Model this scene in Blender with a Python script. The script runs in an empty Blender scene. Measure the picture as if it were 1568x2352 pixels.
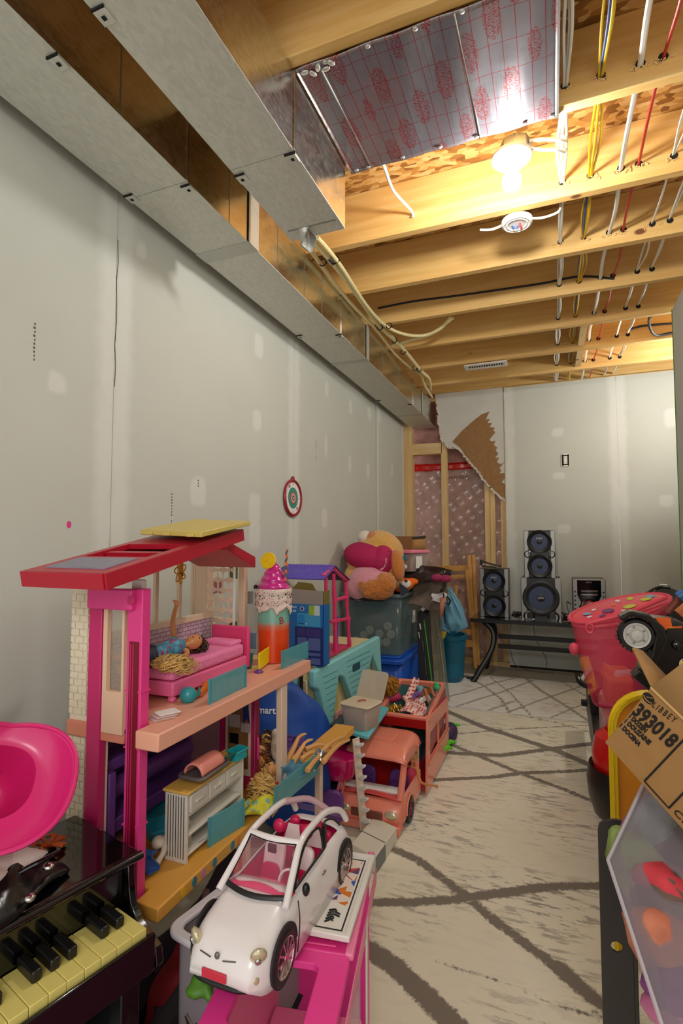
import bpy, bmesh, math, random
import numpy as np
from mathutils import Matrix, Vector
random.seed(7); R = math.radians
S = bpy.context.scene; COL = S.collection
# ---------------- camera, world, lights, exposure ----------------
CF = 1206.; CP = math.atan(69/CF); CYW = math.atan(481/CF); CH = 1.10
cd = bpy.data.cameras.new('camera'); cam = bpy.data.objects.new('camera', cd); COL.objects.link(cam)
cd.sensor_fit = 'HORIZONTAL'; cd.sensor_width = 36.; cd.lens = 36.*CF/1568.; cd.clip_start = .02; cd.clip_end = 60
cam.location = (0, 0, CH); cam.rotation_euler = (R(90)+CP, 0, CYW); S.camera = cam
wd = bpy.data.worlds.new('world'); S.world = wd; wd.use_nodes = True
wd.node_tree.nodes['Background'].inputs[0].default_value = (1.0, .985, .95, 1); wd.node_tree.nodes['Background'].inputs[1].default_value = .85
def point(name, loc, e, r, col):
    l = bpy.data.lights.new(name, 'POINT'); l.energy = e; l.shadow_soft_size = r; l.color = col
    o = bpy.data.objects.new(name, l); o.location = loc; COL.objects.link(o); return o
point('fill_light', (.35, -1.0, 2.0), 34, .30, (1, .985, .96))     # added fill lamp behind the camera, no bulb is known there
point('third_bulb_light', (1.05, 4.0, 2.25), 20, .06, (1, 1, .96))
BULB = 400   # emission of the bare bulb's glass (modelled below)
S.view_settings.view_transform = 'Standard'; S.view_settings.look = 'None'; S.view_settings.gamma = 1
S.view_settings.exposure = 0.58; S.view_settings.use_curve_mapping = False
# ---------------- helpers ----------------
def W(u, v, ax, val):
    """world point seen at photo pixel (u,v) on the plane ax = val"""
    x = (u-784)/CF; y = (1176-v)/CF
    up = y*math.cos(CP)+math.sin(CP); fw = math.cos(CP)-y*math.sin(CP)
    D = (-fw*math.sin(CYW)+x*math.cos(CYW), fw*math.cos(CYW)+x*math.sin(CYW), up)
    i = 'XYZ'.index(ax); t = (val-(0, 0, CH)[i])/D[i]
    return Vector((t*D[0], t*D[1], CH+t*D[2]))
def lin(c):
    return tuple((x/255/12.92 if x/255 <= .04045 else ((x/255+.055)/1.055)**2.4) for x in c)
def F(loc=(0,0,0), rz=0, rx=0, ry=0, sc=1):
    return Matrix.Translation(loc) @ Matrix.Rotation(R(rz),4,'Z') @ Matrix.Rotation(R(ry),4,'Y') @ Matrix.Rotation(R(rx),4,'X') @ Matrix.Scale(sc,4)
def FR(o, xa, up):
    """frame with origin o, x axis xa, z close to up"""
    x = Vector(xa).normalized(); y = Vector(up).cross(x).normalized(); z = x.cross(y)
    m = Matrix((x, y, z)).transposed().to_4x4(); m.translation = Vector(o); return m
MATS = {}
def nt(name):
    m = bpy.data.materials.new(name); m.use_nodes = True; n = m.node_tree; b = n.nodes['Principled BSDF']; return m, n, b
def M(name, c=None, rough=.5, metal=0, noise=0, nscale=20, stretch=(1,1,1), bump=0, bscale=60, alpha=1, trans=0, spec=.5, coat=0, emit=0, sheen=0, sss=0):
    if name in MATS: return MATS[name]
    m, n, b = nt(name); L = lin(c)
    b.inputs['Base Color'].default_value = (*L, 1); b.inputs['Roughness'].default_value = rough; b.inputs['Metallic'].default_value = metal
    b.inputs['Specular IOR Level'].default_value = spec
    if alpha < 1: b.inputs['Alpha'].default_value = alpha
    if trans: b.inputs['Transmission Weight'].default_value = trans; b.inputs['IOR'].default_value = 1.2
    if coat: b.inputs['Coat Weight'].default_value = coat; b.inputs['Coat Roughness'].default_value = .08
    if sheen: b.inputs['Sheen Weight'].default_value = sheen
    if emit: b.inputs['Emission Color'].default_value = (*L, 1); b.inputs['Emission Strength'].default_value = emit
    if noise or bump:
        tc = n.nodes.new('ShaderNodeTexCoord'); mp = n.nodes.new('ShaderNodeMapping'); mp.inputs['Scale'].default_value = stretch
        n.links.new(tc.outputs['Object'], mp.inputs[0])
    if noise:
        t = n.nodes.new('ShaderNodeTexNoise'); t.inputs['Scale'].default_value = nscale; t.inputs['Detail'].default_value = 5
        n.links.new(mp.outputs[0], t.inputs[0])
        r = n.nodes.new('ShaderNodeValToRGB'); r.color_ramp.elements[0].position = .3; r.color_ramp.elements[1].position = .7
        r.color_ramp.elements[0].color = (*[x*(1-noise) for x in L], 1); r.color_ramp.elements[1].color = (*[min(1, x*(1+noise*.6)) for x in L], 1)
        n.links.new(t.outputs[0], r.inputs[0]); n.links.new(r.outputs[0], b.inputs['Base Color'])
    if bump:
        t2 = n.nodes.new('ShaderNodeTexNoise'); t2.inputs['Scale'].default_value = bscale; t2.inputs['Detail'].default_value = 4
        n.links.new(mp.outputs[0], t2.inputs[0]); bp = n.nodes.new('ShaderNodeBump'); bp.inputs['Strength'].default_value = bump; bp.inputs['Distance'].default_value = .01
        n.links.new(t2.outputs[0], bp.inputs['Height']); n.links.new(bp.outputs[0], b.inputs['Normal'])
    MATS[name] = m; return m
def ramp(n, stops, interp='LINEAR'):
    r = n.nodes.new('ShaderNodeValToRGB'); cr = r.color_ramp; cr.interpolation = interp
    while len(cr.elements) < len(stops): cr.elements.new(.5)
    for e, (p, c) in zip(cr.elements, stops): e.position = p; e.color = (*lin(c), 1) if len(c) == 3 else c
    return r
def math_(n, op, a, b=None):
    x = n.nodes.new('ShaderNodeMath'); x.operation = op
    for i, q in enumerate((a, b)):
        if q is None: continue
        if isinstance(q, (int, float)): x.inputs[i].default_value = q
        else: n.links.new(q, x.inputs[i])
    return x.outputs[0]
def mixc(n, f, a, b, bt='MIX'):
    x = n.nodes.new('ShaderNodeMix'); x.data_type = 'RGBA'; x.blend_type = bt
    for s, q in ((x.inputs[0], f), (x.inputs[6], a), (x.inputs[7], b)):
        if isinstance(q, (int, float)): s.default_value = q
        elif isinstance(q, tuple): s.default_value = (*lin(q), 1)
        else: n.links.new(q, s)
    return x.outputs[2]
def noise_(n, vec, sc, det=4, rough=.5):
    t = n.nodes.new('ShaderNodeTexNoise'); t.inputs['Scale'].default_value = sc; t.inputs['Detail'].default_value = det; t.inputs['Roughness'].default_value = rough
    n.links.new(vec, t.inputs[0]); return t.outputs[0]
def mapv(n, scale=(1,1,1), rot=(0,0,0), loc=(0,0,0)):
    tc = n.nodes.new('ShaderNodeTexCoord'); mp = n.nodes.new('ShaderNodeMapping'); mp.inputs['Scale'].default_value = scale; mp.inputs['Rotation'].default_value = rot; mp.inputs['Location'].default_value = loc
    n.links.new(tc.outputs['Object'], mp.inputs[0]); return mp.outputs[0]
class B:
    def __init__(s, T=None): s.v = []; s.f = []; s.m = []; s.T = T or Matrix.Identity(4); s.mi = 0
    def add(s, vs, fs):
        o = len(s.v); s.v += [s.T @ Vector(p) for p in vs]; s.f += [tuple(i+o for i in f) for f in fs]; s.m += [s.mi]*len(fs); return s
    def bb(s, x0, x1, y0, y1, z0, z1):
        return s.add([(x0,y0,z0),(x1,y0,z0),(x1,y1,z0),(x0,y1,z0),(x0,y0,z1),(x1,y0,z1),(x1,y1,z1),(x0,y1,z1)],
                     [(0,3,2,1),(4,5,6,7),(0,1,5,4),(1,2,6,5),(2,3,7,6),(3,0,4,7)])
    def box(s, c, d, T=None):
        t = T or Matrix.Identity(4)
        h = [x/2 for x in d]; vs = [t @ Vector((sx*h[0], sy*h[1], sz*h[2])) + Vector(c) for sx, sy, sz in ((-1,-1,-1),(1,-1,-1),(1,1,-1),(-1,1,-1),(-1,-1,1),(1,-1,1),(1,1,1),(-1,1,1))]
        return s.add(vs, [(0,3,2,1),(4,5,6,7),(0,1,5,4),(1,2,6,5),(2,3,7,6),(3,0,4,7)])
    def hexa(s, v): return s.add(v, [(0,3,2,1),(4,5,6,7),(0,1,5,4),(1,2,6,5),(2,3,7,6),(3,0,4,7)])
    def bar(s, p0, p1, w, h, up=(0,0,1)):
        p0 = Vector(p0); p1 = Vector(p1); d = p1-p0; L = d.length; m = FR((p0+p1)/2, d, up)
        return s.box((0,0,0), (L, w, h), m) if False else s.add([m @ Vector((sx*L/2, sy*w/2, sz*h/2)) for sx, sy, sz in ((-1,-1,-1),(1,-1,-1),(1,1,-1),(-1,1,-1),(-1,-1,1),(1,-1,1),(1,1,1),(-1,1,1))],
                     [(0,3,2,1),(4,5,6,7),(0,1,5,4),(1,2,6,5),(2,3,7,6),(3,0,4,7)])
    def cyl(s, p0, p1, r0, r1=None, n=16): return s.tube([p0, p1], [r0, r0 if r1 is None else r1], n)
    def tube(s, pts, r, n=8, closed=False, sq=1.):
        pts = [Vector(p) for p in pts]; k = len(pts); r = r if isinstance(r, (list, tuple)) else [r]*k
        vs = []; prev = None
        for i, p in enumerate(pts):
            a = pts[(i-1) % k] if (closed or i) else p; b = pts[(i+1) % k] if (closed or i < k-1) else p
            t = (b-a).normalized()
            if prev is None: u = t.orthogonal().normalized()
            else: u = (prev - t*prev.dot(t)); u = u.normalized() if u.length > 1e-6 else t.orthogonal().normalized()
            prev = u; w = t.cross(u)
            for j in range(n):
                q = 2*math.pi*j/n; vs.append(p+(u*math.cos(q)+w*math.sin(q)*sq)*r[i])
        fs = [(i*n+j, i*n+(j+1) % n, ((i+1) % k)*n+(j+1) % n, ((i+1) % k)*n+j) for i in range(k if closed else k-1) for j in range(n)]
        if not closed: fs += [tuple(range(n-1, -1, -1)), tuple((k-1)*n+j for j in range(n))]
        return s.add(vs, fs)
    def lathe(s, prof, c=(0,0,0), n=24, sx=1, sy=1, rot=None):
        t = rot or Matrix.Identity(4); k = len(prof)
        vs = [t @ Vector((r*math.cos(2*math.pi*j/n)*sx, r*math.sin(2*math.pi*j/n)*sy, z)) + Vector(c) for r, z in prof for j in range(n)]
        fs = [(i*n+j, i*n+(j+1) % n, (i+1)*n+(j+1) % n, (i+1)*n+j) for i in range(k-1) for j in range(n)]
        if prof[0][0] > 1e-5: fs.append(tuple(range(n-1, -1, -1)))
        if prof[-1][0] > 1e-5: fs.append(tuple((k-1)*n+j for j in range(n)))
        return s.add(vs, fs)
    def ell(s, c, r, rot=None, n=16):
        k = n//2; prof = [(max(1e-6, math.sin(math.pi*i/k)), -math.cos(math.pi*i/k)) for i in range(k+1)]
        r = r if isinstance(r, (tuple, list)) else (r, r, r); t = rot or Matrix.Identity(4)
        vs = [t @ Vector((p*math.cos(2*math.pi*j/n)*r[0], p*math.sin(2*math.pi*j/n)*r[1], z*r[2])) + Vector(c) for p, z in prof for j in range(n)]
        return s.add(vs, [(i*n+j, i*n+(j+1) % n, (i+1)*n+(j+1) % n, (i+1)*n+j) for i in range(k) for j in range(n)])
    def prism(s, poly, t, T=None, z0=0):
        """polygon in local xy, extruded z0..z0+t"""
        m = T or Matrix.Identity(4); k = len(poly)
        vs = [m @ Vector((a, b, z0)) for a, b in poly] + [m @ Vector((a, b, z0+t)) for a, b in poly]
        return s.add(vs, [tuple(range(k-1, -1, -1)), tuple(range(k, 2*k))] + [(i, (i+1) % k, k+(i+1) % k, k+i) for i in range(k)])
    def frame(s, outer, inner, t, T=None):
        """ring between two polygons of equal count"""
        m = T or Matrix.Identity(4); k = len(outer); vs = []
        for z in (0, t):
            vs += [m @ Vector((a, b, z)) for a, b in outer]; vs += [m @ Vector((a, b, z)) for a, b in inner]
        fs = []
        for i in range(k):
            j = (i+1) % k
            fs += [(i, k+i, k+j, j), (2*k+i, 2*k+j, 3*k+j, 3*k+i), (i, j, 2*k+j, 2*k+i), (k+i, 3*k+i, 3*k+j, k+j)]
        return s.add(vs, fs)
    def grid(s, fn, nu, nv, cu=False):
        vs = [fn(i/(nu if cu else nu-1), j/(nv-1)) for i in range(nu) for j in range(nv)]
        fs = [(i*nv+j, ((i+1) % nu)*nv+j, ((i+1) % nu)*nv+j+1, i*nv+j+1) for i in range(nu if cu else nu-1) for j in range(nv-1)]
        return s.add(vs, fs)
    def done(s, name, mat, parent=None, bev=0, smooth=True, sub=0, thick=0, remesh=0, ang=38, seg=2):
        me = bpy.data.meshes.new(name); inv = parent.matrix_world.inverted() if parent else Matrix.Identity(4)
        if parent is None:
            c = sum(s.v, Vector())/len(s.v); zc = min(p.z for p in s.v); c.z = zc; inv = Matrix.Translation(-c)
        me.from_pydata([inv @ p for p in s.v], [], s.f); me.update()
        bm = bmesh.new(); bm.from_mesh(me); bmesh.ops.recalc_face_normals(bm, faces=bm.faces); bm.to_mesh(me); bm.free()
        for q in (mat if isinstance(mat, list) else [mat]): me.materials.append(q)
        if isinstance(mat, list): me.polygons.foreach_set('material_index', s.m)
        if smooth:
            me.polygons.foreach_set('use_smooth', [True]*len(me.polygons)); me.set_sharp_from_angle(angle=R(ang))
        o = bpy.data.objects.new(name, me); COL.objects.link(o)
        if parent: o.parent = parent
        else: o.location = c
        o.matrix_basis = Matrix.Identity(4) if parent else Matrix.Translation(c)
        if parent: o['_w'] = 0; del o['_w']
        o.matrix_world = (parent.matrix_world.copy() if parent else Matrix.Translation(c))
        if parent: o.matrix_parent_inverse = Matrix.Identity(4); o.matrix_basis = Matrix.Identity(4)
        if thick: md = o.modifiers.new('thick', 'SOLIDIFY'); md.thickness = thick; md.offset = 0
        if remesh: md = o.modifiers.new('merge', 'REMESH'); md.mode = 'VOXEL'; md.voxel_size = remesh; md.use_smooth_shade = True; m2 = o.modifiers.new('soft', 'SMOOTH'); m2.factor = .5; m2.iterations = 4
        if bev: md = o.modifiers.new('bev', 'BEVEL'); md.width = bev; md.segments = seg; md.limit_method = 'ANGLE'; md.angle_limit = R(40)
        if sub: md = o.modifiers.new('sub', 'SUBSURF'); md.levels = sub; md.render_levels = sub
        return o
def tag(o, label=None, cat=None, group=None, kind=None):
    for k, v in (('label', label), ('category', cat), ('group', group), ('kind', kind)):
        if v: o[k] = v
    return o
def thing(name, label, cat, loc, group=None, rz=0):
    o = bpy.data.objects.new(name, None); COL.objects.link(o); o.empty_display_size = .05
    m = Matrix.Translation(Vector(loc)) @ Matrix.Rotation(R(rz), 4, 'Z'); o.location = loc; o.rotation_euler = (0, 0, R(rz)); o.matrix_world = m
    return tag(o, label, cat, group)
def sm(pts, k=6, closed=False):
    P = [Vector(p) for p in pts]; n = len(P); out = []
    for i in range(n if closed else n-1):
        a = P[(i-1) % n] if (closed or i) else P[0]; b = P[i]; c = P[(i+1) % n]; d = P[(i+2) % n] if (closed or i+2 < n) else P[-1]
        for j in range(k):
            t = j/k; out.append(.5*((2*b)+(c-a)*t+(2*a-5*b+4*c-d)*t*t+(3*b-a-3*c+d)*t**3))
    if not closed: out.append(P[-1])
    return out
def text(body, T, size, mat, parent, name='lettering', ext=.0004, bold=0, align='CENTER', sp=1.0):
    """flat lettering lying in the local xy plane of T"""
    cu = bpy.data.curves.new(name, 'FONT'); cu.body = body; cu.size = size; cu.extrude = ext; cu.align_x = align; cu.align_y = 'CENTER'; cu.offset = bold; cu.space_character = sp; cu.resolution_u = 3
    o = bpy.data.objects.new('tmp', cu); COL.objects.link(o); dg = bpy.context.evaluated_depsgraph_get(); me = bpy.data.meshes.new_from_object(o.evaluated_get(dg)); bpy.data.objects.remove(o)
    me.transform(parent.matrix_world.inverted() @ T); me.materials.clear(); me.materials.append(mat); me.name = name
    q = bpy.data.objects.new(name, me); COL.objects.link(q); q.parent = parent; q.matrix_parent_inverse = Matrix.Identity(4); return q
def rrect(x0, x1, y0, y1, r, k=4):
    out = []
    for cx, cy, a in ((x1-r, y0+r, -90), (x1-r, y1-r, 0), (x0+r, y1-r, 90), (x0+r, y0+r, 180)):
        out += [(cx+r*math.cos(R(a+90*i/k)), cy+r*math.sin(R(a+90*i/k))) for i in range(k+1)]
    return out
def circ(cx, cy, r, n=20, ry=None): return [(cx+r*math.cos(2*math.pi*i/n), cy+(ry or r)*math.sin(2*math.pi*i/n)) for i in range(n)]
# ---------------- materials of the setting ----------------
def mk_wood(name, c1, c2, c3, axis='X', knots=True):
    m, n, b = nt(name); st = {'X': (.9, 14, 14), 'Y': (14, .9, 14), 'Z': (14, 14, .9)}[axis]
    v = mapv(n, st); g = noise_(n, v, 3, 6, .6); r = ramp(n, [(.3, c1), (.5, c2), (.72, c3)]); n.links.new(g, r.inputs[0]); c = r.outputs[0]
    big = noise_(n, mapv(n, (1, 1, 1)), 1.3, 2); c = mixc(n, math_(n, 'MULTIPLY', big, .3), c, (176, 128, 70))
    if knots:
        vo = n.nodes.new('ShaderNodeTexVoronoi'); vo.inputs['Scale'].default_value = 2.6; sv = {'X': (1, 1.7, 1.7), 'Y': (1.7, 1, 1.7), 'Z': (1.7, 1.7, 1)}[axis]
        n.links.new(mapv(n, sv), vo.inputs['Vector']); kr = ramp(n, [(.0, (0, 0, 0)), (.045, (40, 40, 40)), (.075, (255, 255, 255))]); n.links.new(vo.outputs['Distance'], kr.inputs[0])
        c = mixc(n, kr.outputs[0], (112, 66, 30), c)
    n.links.new(c, b.inputs['Base Color']); b.inputs['Roughness'].default_value = .62
    bp = n.nodes.new('ShaderNodeBump'); bp.inputs['Strength'].default_value = .15; bp.inputs['Distance'].default_value = .004; n.links.new(g, bp.inputs['Height']); n.links.new(bp.outputs[0], b.inputs['Normal'])
    return m
WX = mk_wood('joist_wood', (212, 166, 92), (224, 182, 110), (232, 198, 132), 'X')
WZ = mk_wood('stud_wood', (208, 172, 112), (222, 190, 134), (232, 206, 156), 'Z')
WXs = mk_wood('plate_wood', (208, 172, 112), (222, 190, 134), (232, 206, 156), 'X')
CHW = mk_wood('chair_wood', (196, 138, 62), (212, 156, 78), (222, 170, 96), 'Z', False)
def mk_osb():
    m, n, b = nt('osb'); v = mapv(n, (1, 1, 1)); w = mapv(n, (1.0, 2.2, 1), (0, 0, .6))
    vo = n.nodes.new('ShaderNodeTexVoronoi'); vo.inputs['Scale'].default_value = 26; n.links.new(w, vo.inputs['Vector'])
    sep = n.nodes.new('ShaderNodeSeparateColor'); n.links.new(vo.outputs['Color'], sep.inputs[0])
    r = ramp(n, [(0, (120, 76, 30)), (.35, (182, 128, 60)), (.6, (214, 164, 90)), (1, (236, 200, 136))]); n.links.new(sep.outputs[0], r.inputs[0])
    c = mixc(n, math_(n, 'MULTIPLY', noise_(n, v, 60), .5), r.outputs[0], (120, 74, 34)); n.links.new(c, b.inputs['Base Color']); b.inputs['Roughness'].default_value = .6; return m
OSB = mk_osb()
def mk_wallm():
    m, n, b = nt('drywall'); at = n.nodes.new('ShaderNodeAttribute'); at.attribute_name = 'mud'
    v = mapv(n, (1, 1, 1)); g = noise_(n, v, 3, 3); g2 = noise_(n, v, 14, 4)
    mask = math_(n, 'MULTIPLY', math_(n, 'ADD', at.outputs['Fac'], math_(n, 'MULTIPLY', math_(n, 'SUBTRACT', g2, .5), .5)), 2.2)
    mask2 = n.nodes.new('ShaderNodeClamp'); n.links.new(math_(n, 'SUBTRACT', mask, .45), mask2.inputs[0])
    base = mixc(n, g, (192, 193, 183), (202, 204, 195)); c = mixc(n, math_(n, 'MULTIPLY', mask2.outputs[0], .55), base, (224, 224, 218))
    n.links.new(c, b.inputs['Base Color']); b.inputs['Roughness'].default_value = .85
    bp = n.nodes.new('ShaderNodeBump'); bp.inputs['Strength'].default_value = .12; bp.inputs['Distance'].default_value = .002; n.links.new(noise_(n, v, 220, 2), bp.inputs['Height']); n.links.new(bp.outputs[0], b.inputs['Normal']); return m
DRY = mk_wallm()
def mk_galv(name='galvanized_steel', rough=.38, col=((150, 150, 142), (196, 196, 188)), ns=16, met=1.):
    m, n, b = nt(name); v = mapv(n, (1, .45, 1)); vo = n.nodes.new('ShaderNodeTexVoronoi'); vo.inputs['Scale'].default_value = 120; n.links.new(v, vo.inputs['Vector'])
    sep = n.nodes.new('ShaderNodeSeparateColor'); n.links.new(vo.outputs['Color'], sep.inputs[0]); g = noise_(n, v, 5, 4)
    f = math_(n, 'ADD', math_(n, 'MULTIPLY', sep.outputs[0], .45), math_(n, 'MULTIPLY', g, .55)); c = mixc(n, f, col[0], col[1])
    n.links.new(c, b.inputs['Base Color']); b.inputs['Metallic'].default_value = met; n.links.new(math_(n, 'ADD', math_(n, 'MULTIPLY', f, .2), rough-.1), b.inputs['Roughness'])
    bp = n.nodes.new('ShaderNodeBump'); bp.inputs['Strength'].default_value = .12; bp.inputs['Distance'].default_value = .01; n.links.new(noise_(n, v, 4, 2), bp.inputs['Height']); n.links.new(bp.outputs[0], b.inputs['Normal']); return m
GALV = mk_galv(rough=.55, col=((196, 197, 188), (226, 227, 218)), met=.45); GALVS = mk_galv('shiny_duct_steel', .2, ((190, 188, 178), (226, 224, 214)))
TAPE = M('silver_duct_tape', (190, 190, 182), .45, .6, bump=.3, bscale=40)
def mk_foil():
    m, n, b = nt('foil_insulation'); v = mapv(n, (1, 1, 1)); sp = n.nodes.new('ShaderNodeSeparateXYZ'); n.links.new(v, sp.inputs[0])
    def line(o, per, w): return math_(n, 'LESS_THAN', math_(n, 'FRACT', math_(n, 'MULTIPLY', o, 1/per)), w)
    lx = line(sp.outputs[0], .036, .05); ly = line(sp.outputs[1], .09, .018)
    gm = math_(n, 'MAXIMUM', lx, ly)
    vo = n.nodes.new('ShaderNodeTexVoronoi'); vo.inputs['Scale'].default_value = 6.5; vo.inputs['Randomness'].default_value = .45; n.links.new(mapv(n, (1, .75, 1), (0, 0, .5)), vo.inputs['Vector'])
    ring = math_(n, 'MULTIPLY', math_(n, 'GREATER_THAN', vo.outputs['Distance'], .055), math_(n, 'LESS_THAN', vo.outputs['Distance'], .085))
    vo2 = n.nodes.new('ShaderNodeTexVoronoi'); vo2.inputs['Scale'].default_value = 5.; vo2.inputs['Randomness'].default_value = .3; n.links.new(mapv(n, (2.6, .9, 1), (0, 0, .35), (.3, .4, 0)), vo2.inputs['Vector'])
    patch = math_(n, 'MULTIPLY', math_(n, 'LESS_THAN', vo2.outputs['Distance'], .32), math_(n, 'GREATER_THAN', noise_(n, mapv(n, (60, 200, 1), (0, 0, .35)), 2.2, 2), .52))
    msk = math_(n, 'MAXIMUM', math_(n, 'MAXIMUM', math_(n, 'MULTIPLY', gm, .85), ring), math_(n, 'MULTIPLY', patch, .8))
    c = mixc(n, msk, (158, 154, 162), (176, 22, 26)); n.links.new(c, b.inputs['Base Color']); b.inputs['Metallic'].default_value = .8; b.inputs['Roughness'].default_value = .22
    h = math_(n, 'ADD', math_(n, 'MULTIPLY', noise_(n, mapv(n, (70, 2, 1)), 1, 2), .22), math_(n, 'MULTIPLY', noise_(n, mapv(n, (5, 5, 1)), 1.5, 3), 1.2))
    bp = n.nodes.new('ShaderNodeBump'); bp.inputs['Strength'].default_value = .28; bp.inputs['Distance'].default_value = .006; n.links.new(h, bp.inputs['Height']); n.links.new(bp.outputs[0], b.inputs['Normal']); return m
FOIL = mk_foil()
def mk_rug(name, base, base2, band, fleck, streak):
    m, n, b = nt(name); at = n.nodes.new('ShaderNodeAttribute'); at.attribute_name = 'band'; v = mapv(n, (1, 1, 1))
    edge = math_(n, 'ADD', at.outputs['Fac'], math_(n, 'MULTIPLY', math_(n, 'SUBTRACT', noise_(n, v, 70, 4, .7), .5), .034))
    k = n.nodes.new('ShaderNodeMapRange'); k.inputs[1].default_value = .004; k.inputs[2].default_value = -.004; n.links.new(edge, k.inputs[0])
    s = noise_(n, mapv(n, (1, 4.2, 1), (0, 0, -.12)), streak, 7, .72); sr = ramp(n, [(.52, (0, 0, 0)), (.58, (255, 255, 255))]); n.links.new(s, sr.inputs[0])
    s2 = noise_(n, mapv(n, (1, 1.3, 1)), 2.2, 2); fr = ramp(n, [(.4, (60, 60, 60)), (.62, (225, 225, 225))]); n.links.new(s2, fr.inputs[0])
    f = math_(n, 'MULTIPLY', sr.outputs[0], fr.outputs[0]); bc = mixc(n, noise_(n, v, 4, 3), base, base2); c = mixc(n, f, bc, fleck); c = mixc(n, k.outputs[0], c, band)
    n.links.new(c, b.inputs['Base Color']); b.inputs['Roughness'].default_value = .95; b.inputs['Sheen Weight'].default_value = .2
    bp = n.nodes.new('ShaderNodeBump'); bp.inputs['Strength'].default_value = .25; bp.inputs['Distance'].default_value = .002; n.links.new(noise_(n, v, 500, 2), bp.inputs['Height']); n.links.new(bp.outputs[0], b.inputs['Normal']); return m
# commonly used plastics and cloths
PINK = M('hot_pink_plastic', (228, 62, 140), .32, noise=.04); MAG = M('magenta_plastic', (196, 36, 104), .35); LPINK = M('pale_pink_plastic', (234, 160, 140), .4)
WHT = M('white_plastic', (226, 222, 214), .38); CREAM = M('cream_plastic', (226, 206, 178), .42); BLK = M('black_plastic', (16, 16, 17), .38); GLB = M('gloss_black', (6, 6, 7), .1, coat=.6)
RED = M('raspberry_roof', (176, 24, 48), .34); TAN = M('tan_deck', (206, 176, 84), .45); ORG = M('orange_deck', (218, 160, 66), .45); TEAL = M('teal_plastic', (46, 150, 160), .3); CHR = M('chrome', (200, 200, 200), .12, 1)
SKIN = M('doll_skin', (206, 138, 84), .38); BLOND = M('blond_doll_hair', (218, 178, 104), .4, noise=.5, nscale=60); BRUN = M('brown_doll_hair', (70, 44, 28), .4, noise=.4, nscale=60); AUB = M('auburn_doll_hair', (140, 78, 34), .4, noise=.5, nscale=60)
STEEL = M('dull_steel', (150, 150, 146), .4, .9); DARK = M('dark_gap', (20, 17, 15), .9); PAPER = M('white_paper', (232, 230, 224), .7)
# ---------------- the setting ----------------
LW = -1.30; FW = 4.90; ZT = 2.44; ZS = 2.672
fl = B().bb(-2.2, 2.6, -1.2, 5.6, -.1, 0).done('floor', M('concrete', (168, 160, 142), .8, noise=.18, nscale=4, bump=.15)); tag(fl, kind='structure')
ce = B().bb(-2.2, 2.6, -1.2, 5.6, ZS, ZS+.02).done('ceiling', OSB); tag(ce, kind='structure')
jy = [-.95, -.52, -.07, .36, .81, 1.245, 1.70, 2.165, 2.605, 3.045, 3.505, 3.965, 4.425]
for i, y in enumerate(jy):
    B().bb(-2.1, 2.5, y-.019, y+.019, ZT, ZS-.001).done('joist', WX, ce, bev=.003)
B().bb(-2.1, 2.5, 4.87, 4.908, ZT+.062, ZS-.001).done('joist', WX, ce, bev=.003)
bk = B()
for y in (3.52, 3.98):
    bk.bb(.20, .24, y+.02, y+.42, 2.46, ZS-.002)
bk.done('blocking', WZ, ce)
# mud field for drywall
def sheet(name, parent, axis, plane, a0, a1, z0, z1, seams, spots, t=.0125, step=.02, sgn=1):
    na = max(2, int((a1-a0)/step)+1); nz = max(2, int((z1-z0)/step)+1)
    A = np.linspace(a0, a1, na); Z = np.linspace(z0, z1, nz); AA, ZZ = np.meshgrid(A, Z, indexing='ij')
    mud = np.zeros_like(AA)
    for s in seams: mud = np.maximum(mud, .75*np.exp(-((AA-s)/.05)**2))
    for (sa, sz, ra, rz) in spots: mud = np.maximum(mud, 1.0*np.exp(-((AA-sa)/ra)**4-((ZZ-sz)/rz)**4))
    if axis == 'X': pts = [(plane, a, z) for a, z in zip(AA.ravel(), ZZ.ravel())]; back = plane-t*sgn
    else: pts = [(a, plane, z) for a, z in zip(AA.ravel(), ZZ.ravel())]; back = plane+t*sgn
    fs = [(i*nz+j, (i+1)*nz+j, (i+1)*nz+j+1, i*nz+j+1) for i in range(na-1) for j in range(nz-1)]
    k = len(pts); c = [(back, a, z) if axis == 'X' else (a, back, z) for a in (a0, a1) for z in (z0, z1)]
    b0 = [(plane, a, z) if axis == 'X' else (a, plane, z) for a in (a0, a1) for z in (z0, z1)]
    pts += c+b0; fs += [(k, k+1, k+3, k+2), (k, k+2, k+6, k+4), (k+1, k+5, k+7, k+3), (k, k+4, k+5, k+1), (k+2, k+3, k+7, k+6)]
    me = bpy.data.meshes.new(name); inv = parent.matrix_world.inverted() if parent else Matrix.Identity(4)
    me.from_pydata([inv @ Vector(p) for p in pts], [], fs); at = me.attributes.new('mud', 'FLOAT', 'POINT'); at.data.foreach_set('value', list(mud.ravel())+[0]*8); me.materials.append(DRY)
    o = bpy.data.objects.new(name, me); COL.objects.link(o); o.parent = parent; return o
wl = B().bb(LW-.11, LW-.016, -1.2, 4.88, 0, 2.40).done('wall_left', WZ); tag(wl, kind='structure')
def Lp(u, v): q = W(u, v, 'X', LW); return q.y, q.z
spL = [(*Lp(u, v), ra, rz) for u, v, ra, rz in ((595, 795, .04, .06), (590, 965, .04, .05), (750, 895, .03, .05), (805, 935, .03, .05), (847, 1080, .04, .06), (455, 1130, .05, .06), (585, 1170, .05, .08), (745, 1190, .04, .06), (803, 1065, .03, .06), (850, 950, .05, .05), (748, 1025, .02, .08), (325, 575, .02, .03), (585, 1225, .05, .07), (870, 955, .05, .07), (130, 880, .03, .03), (900, 1080, .03, .05))]
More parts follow.
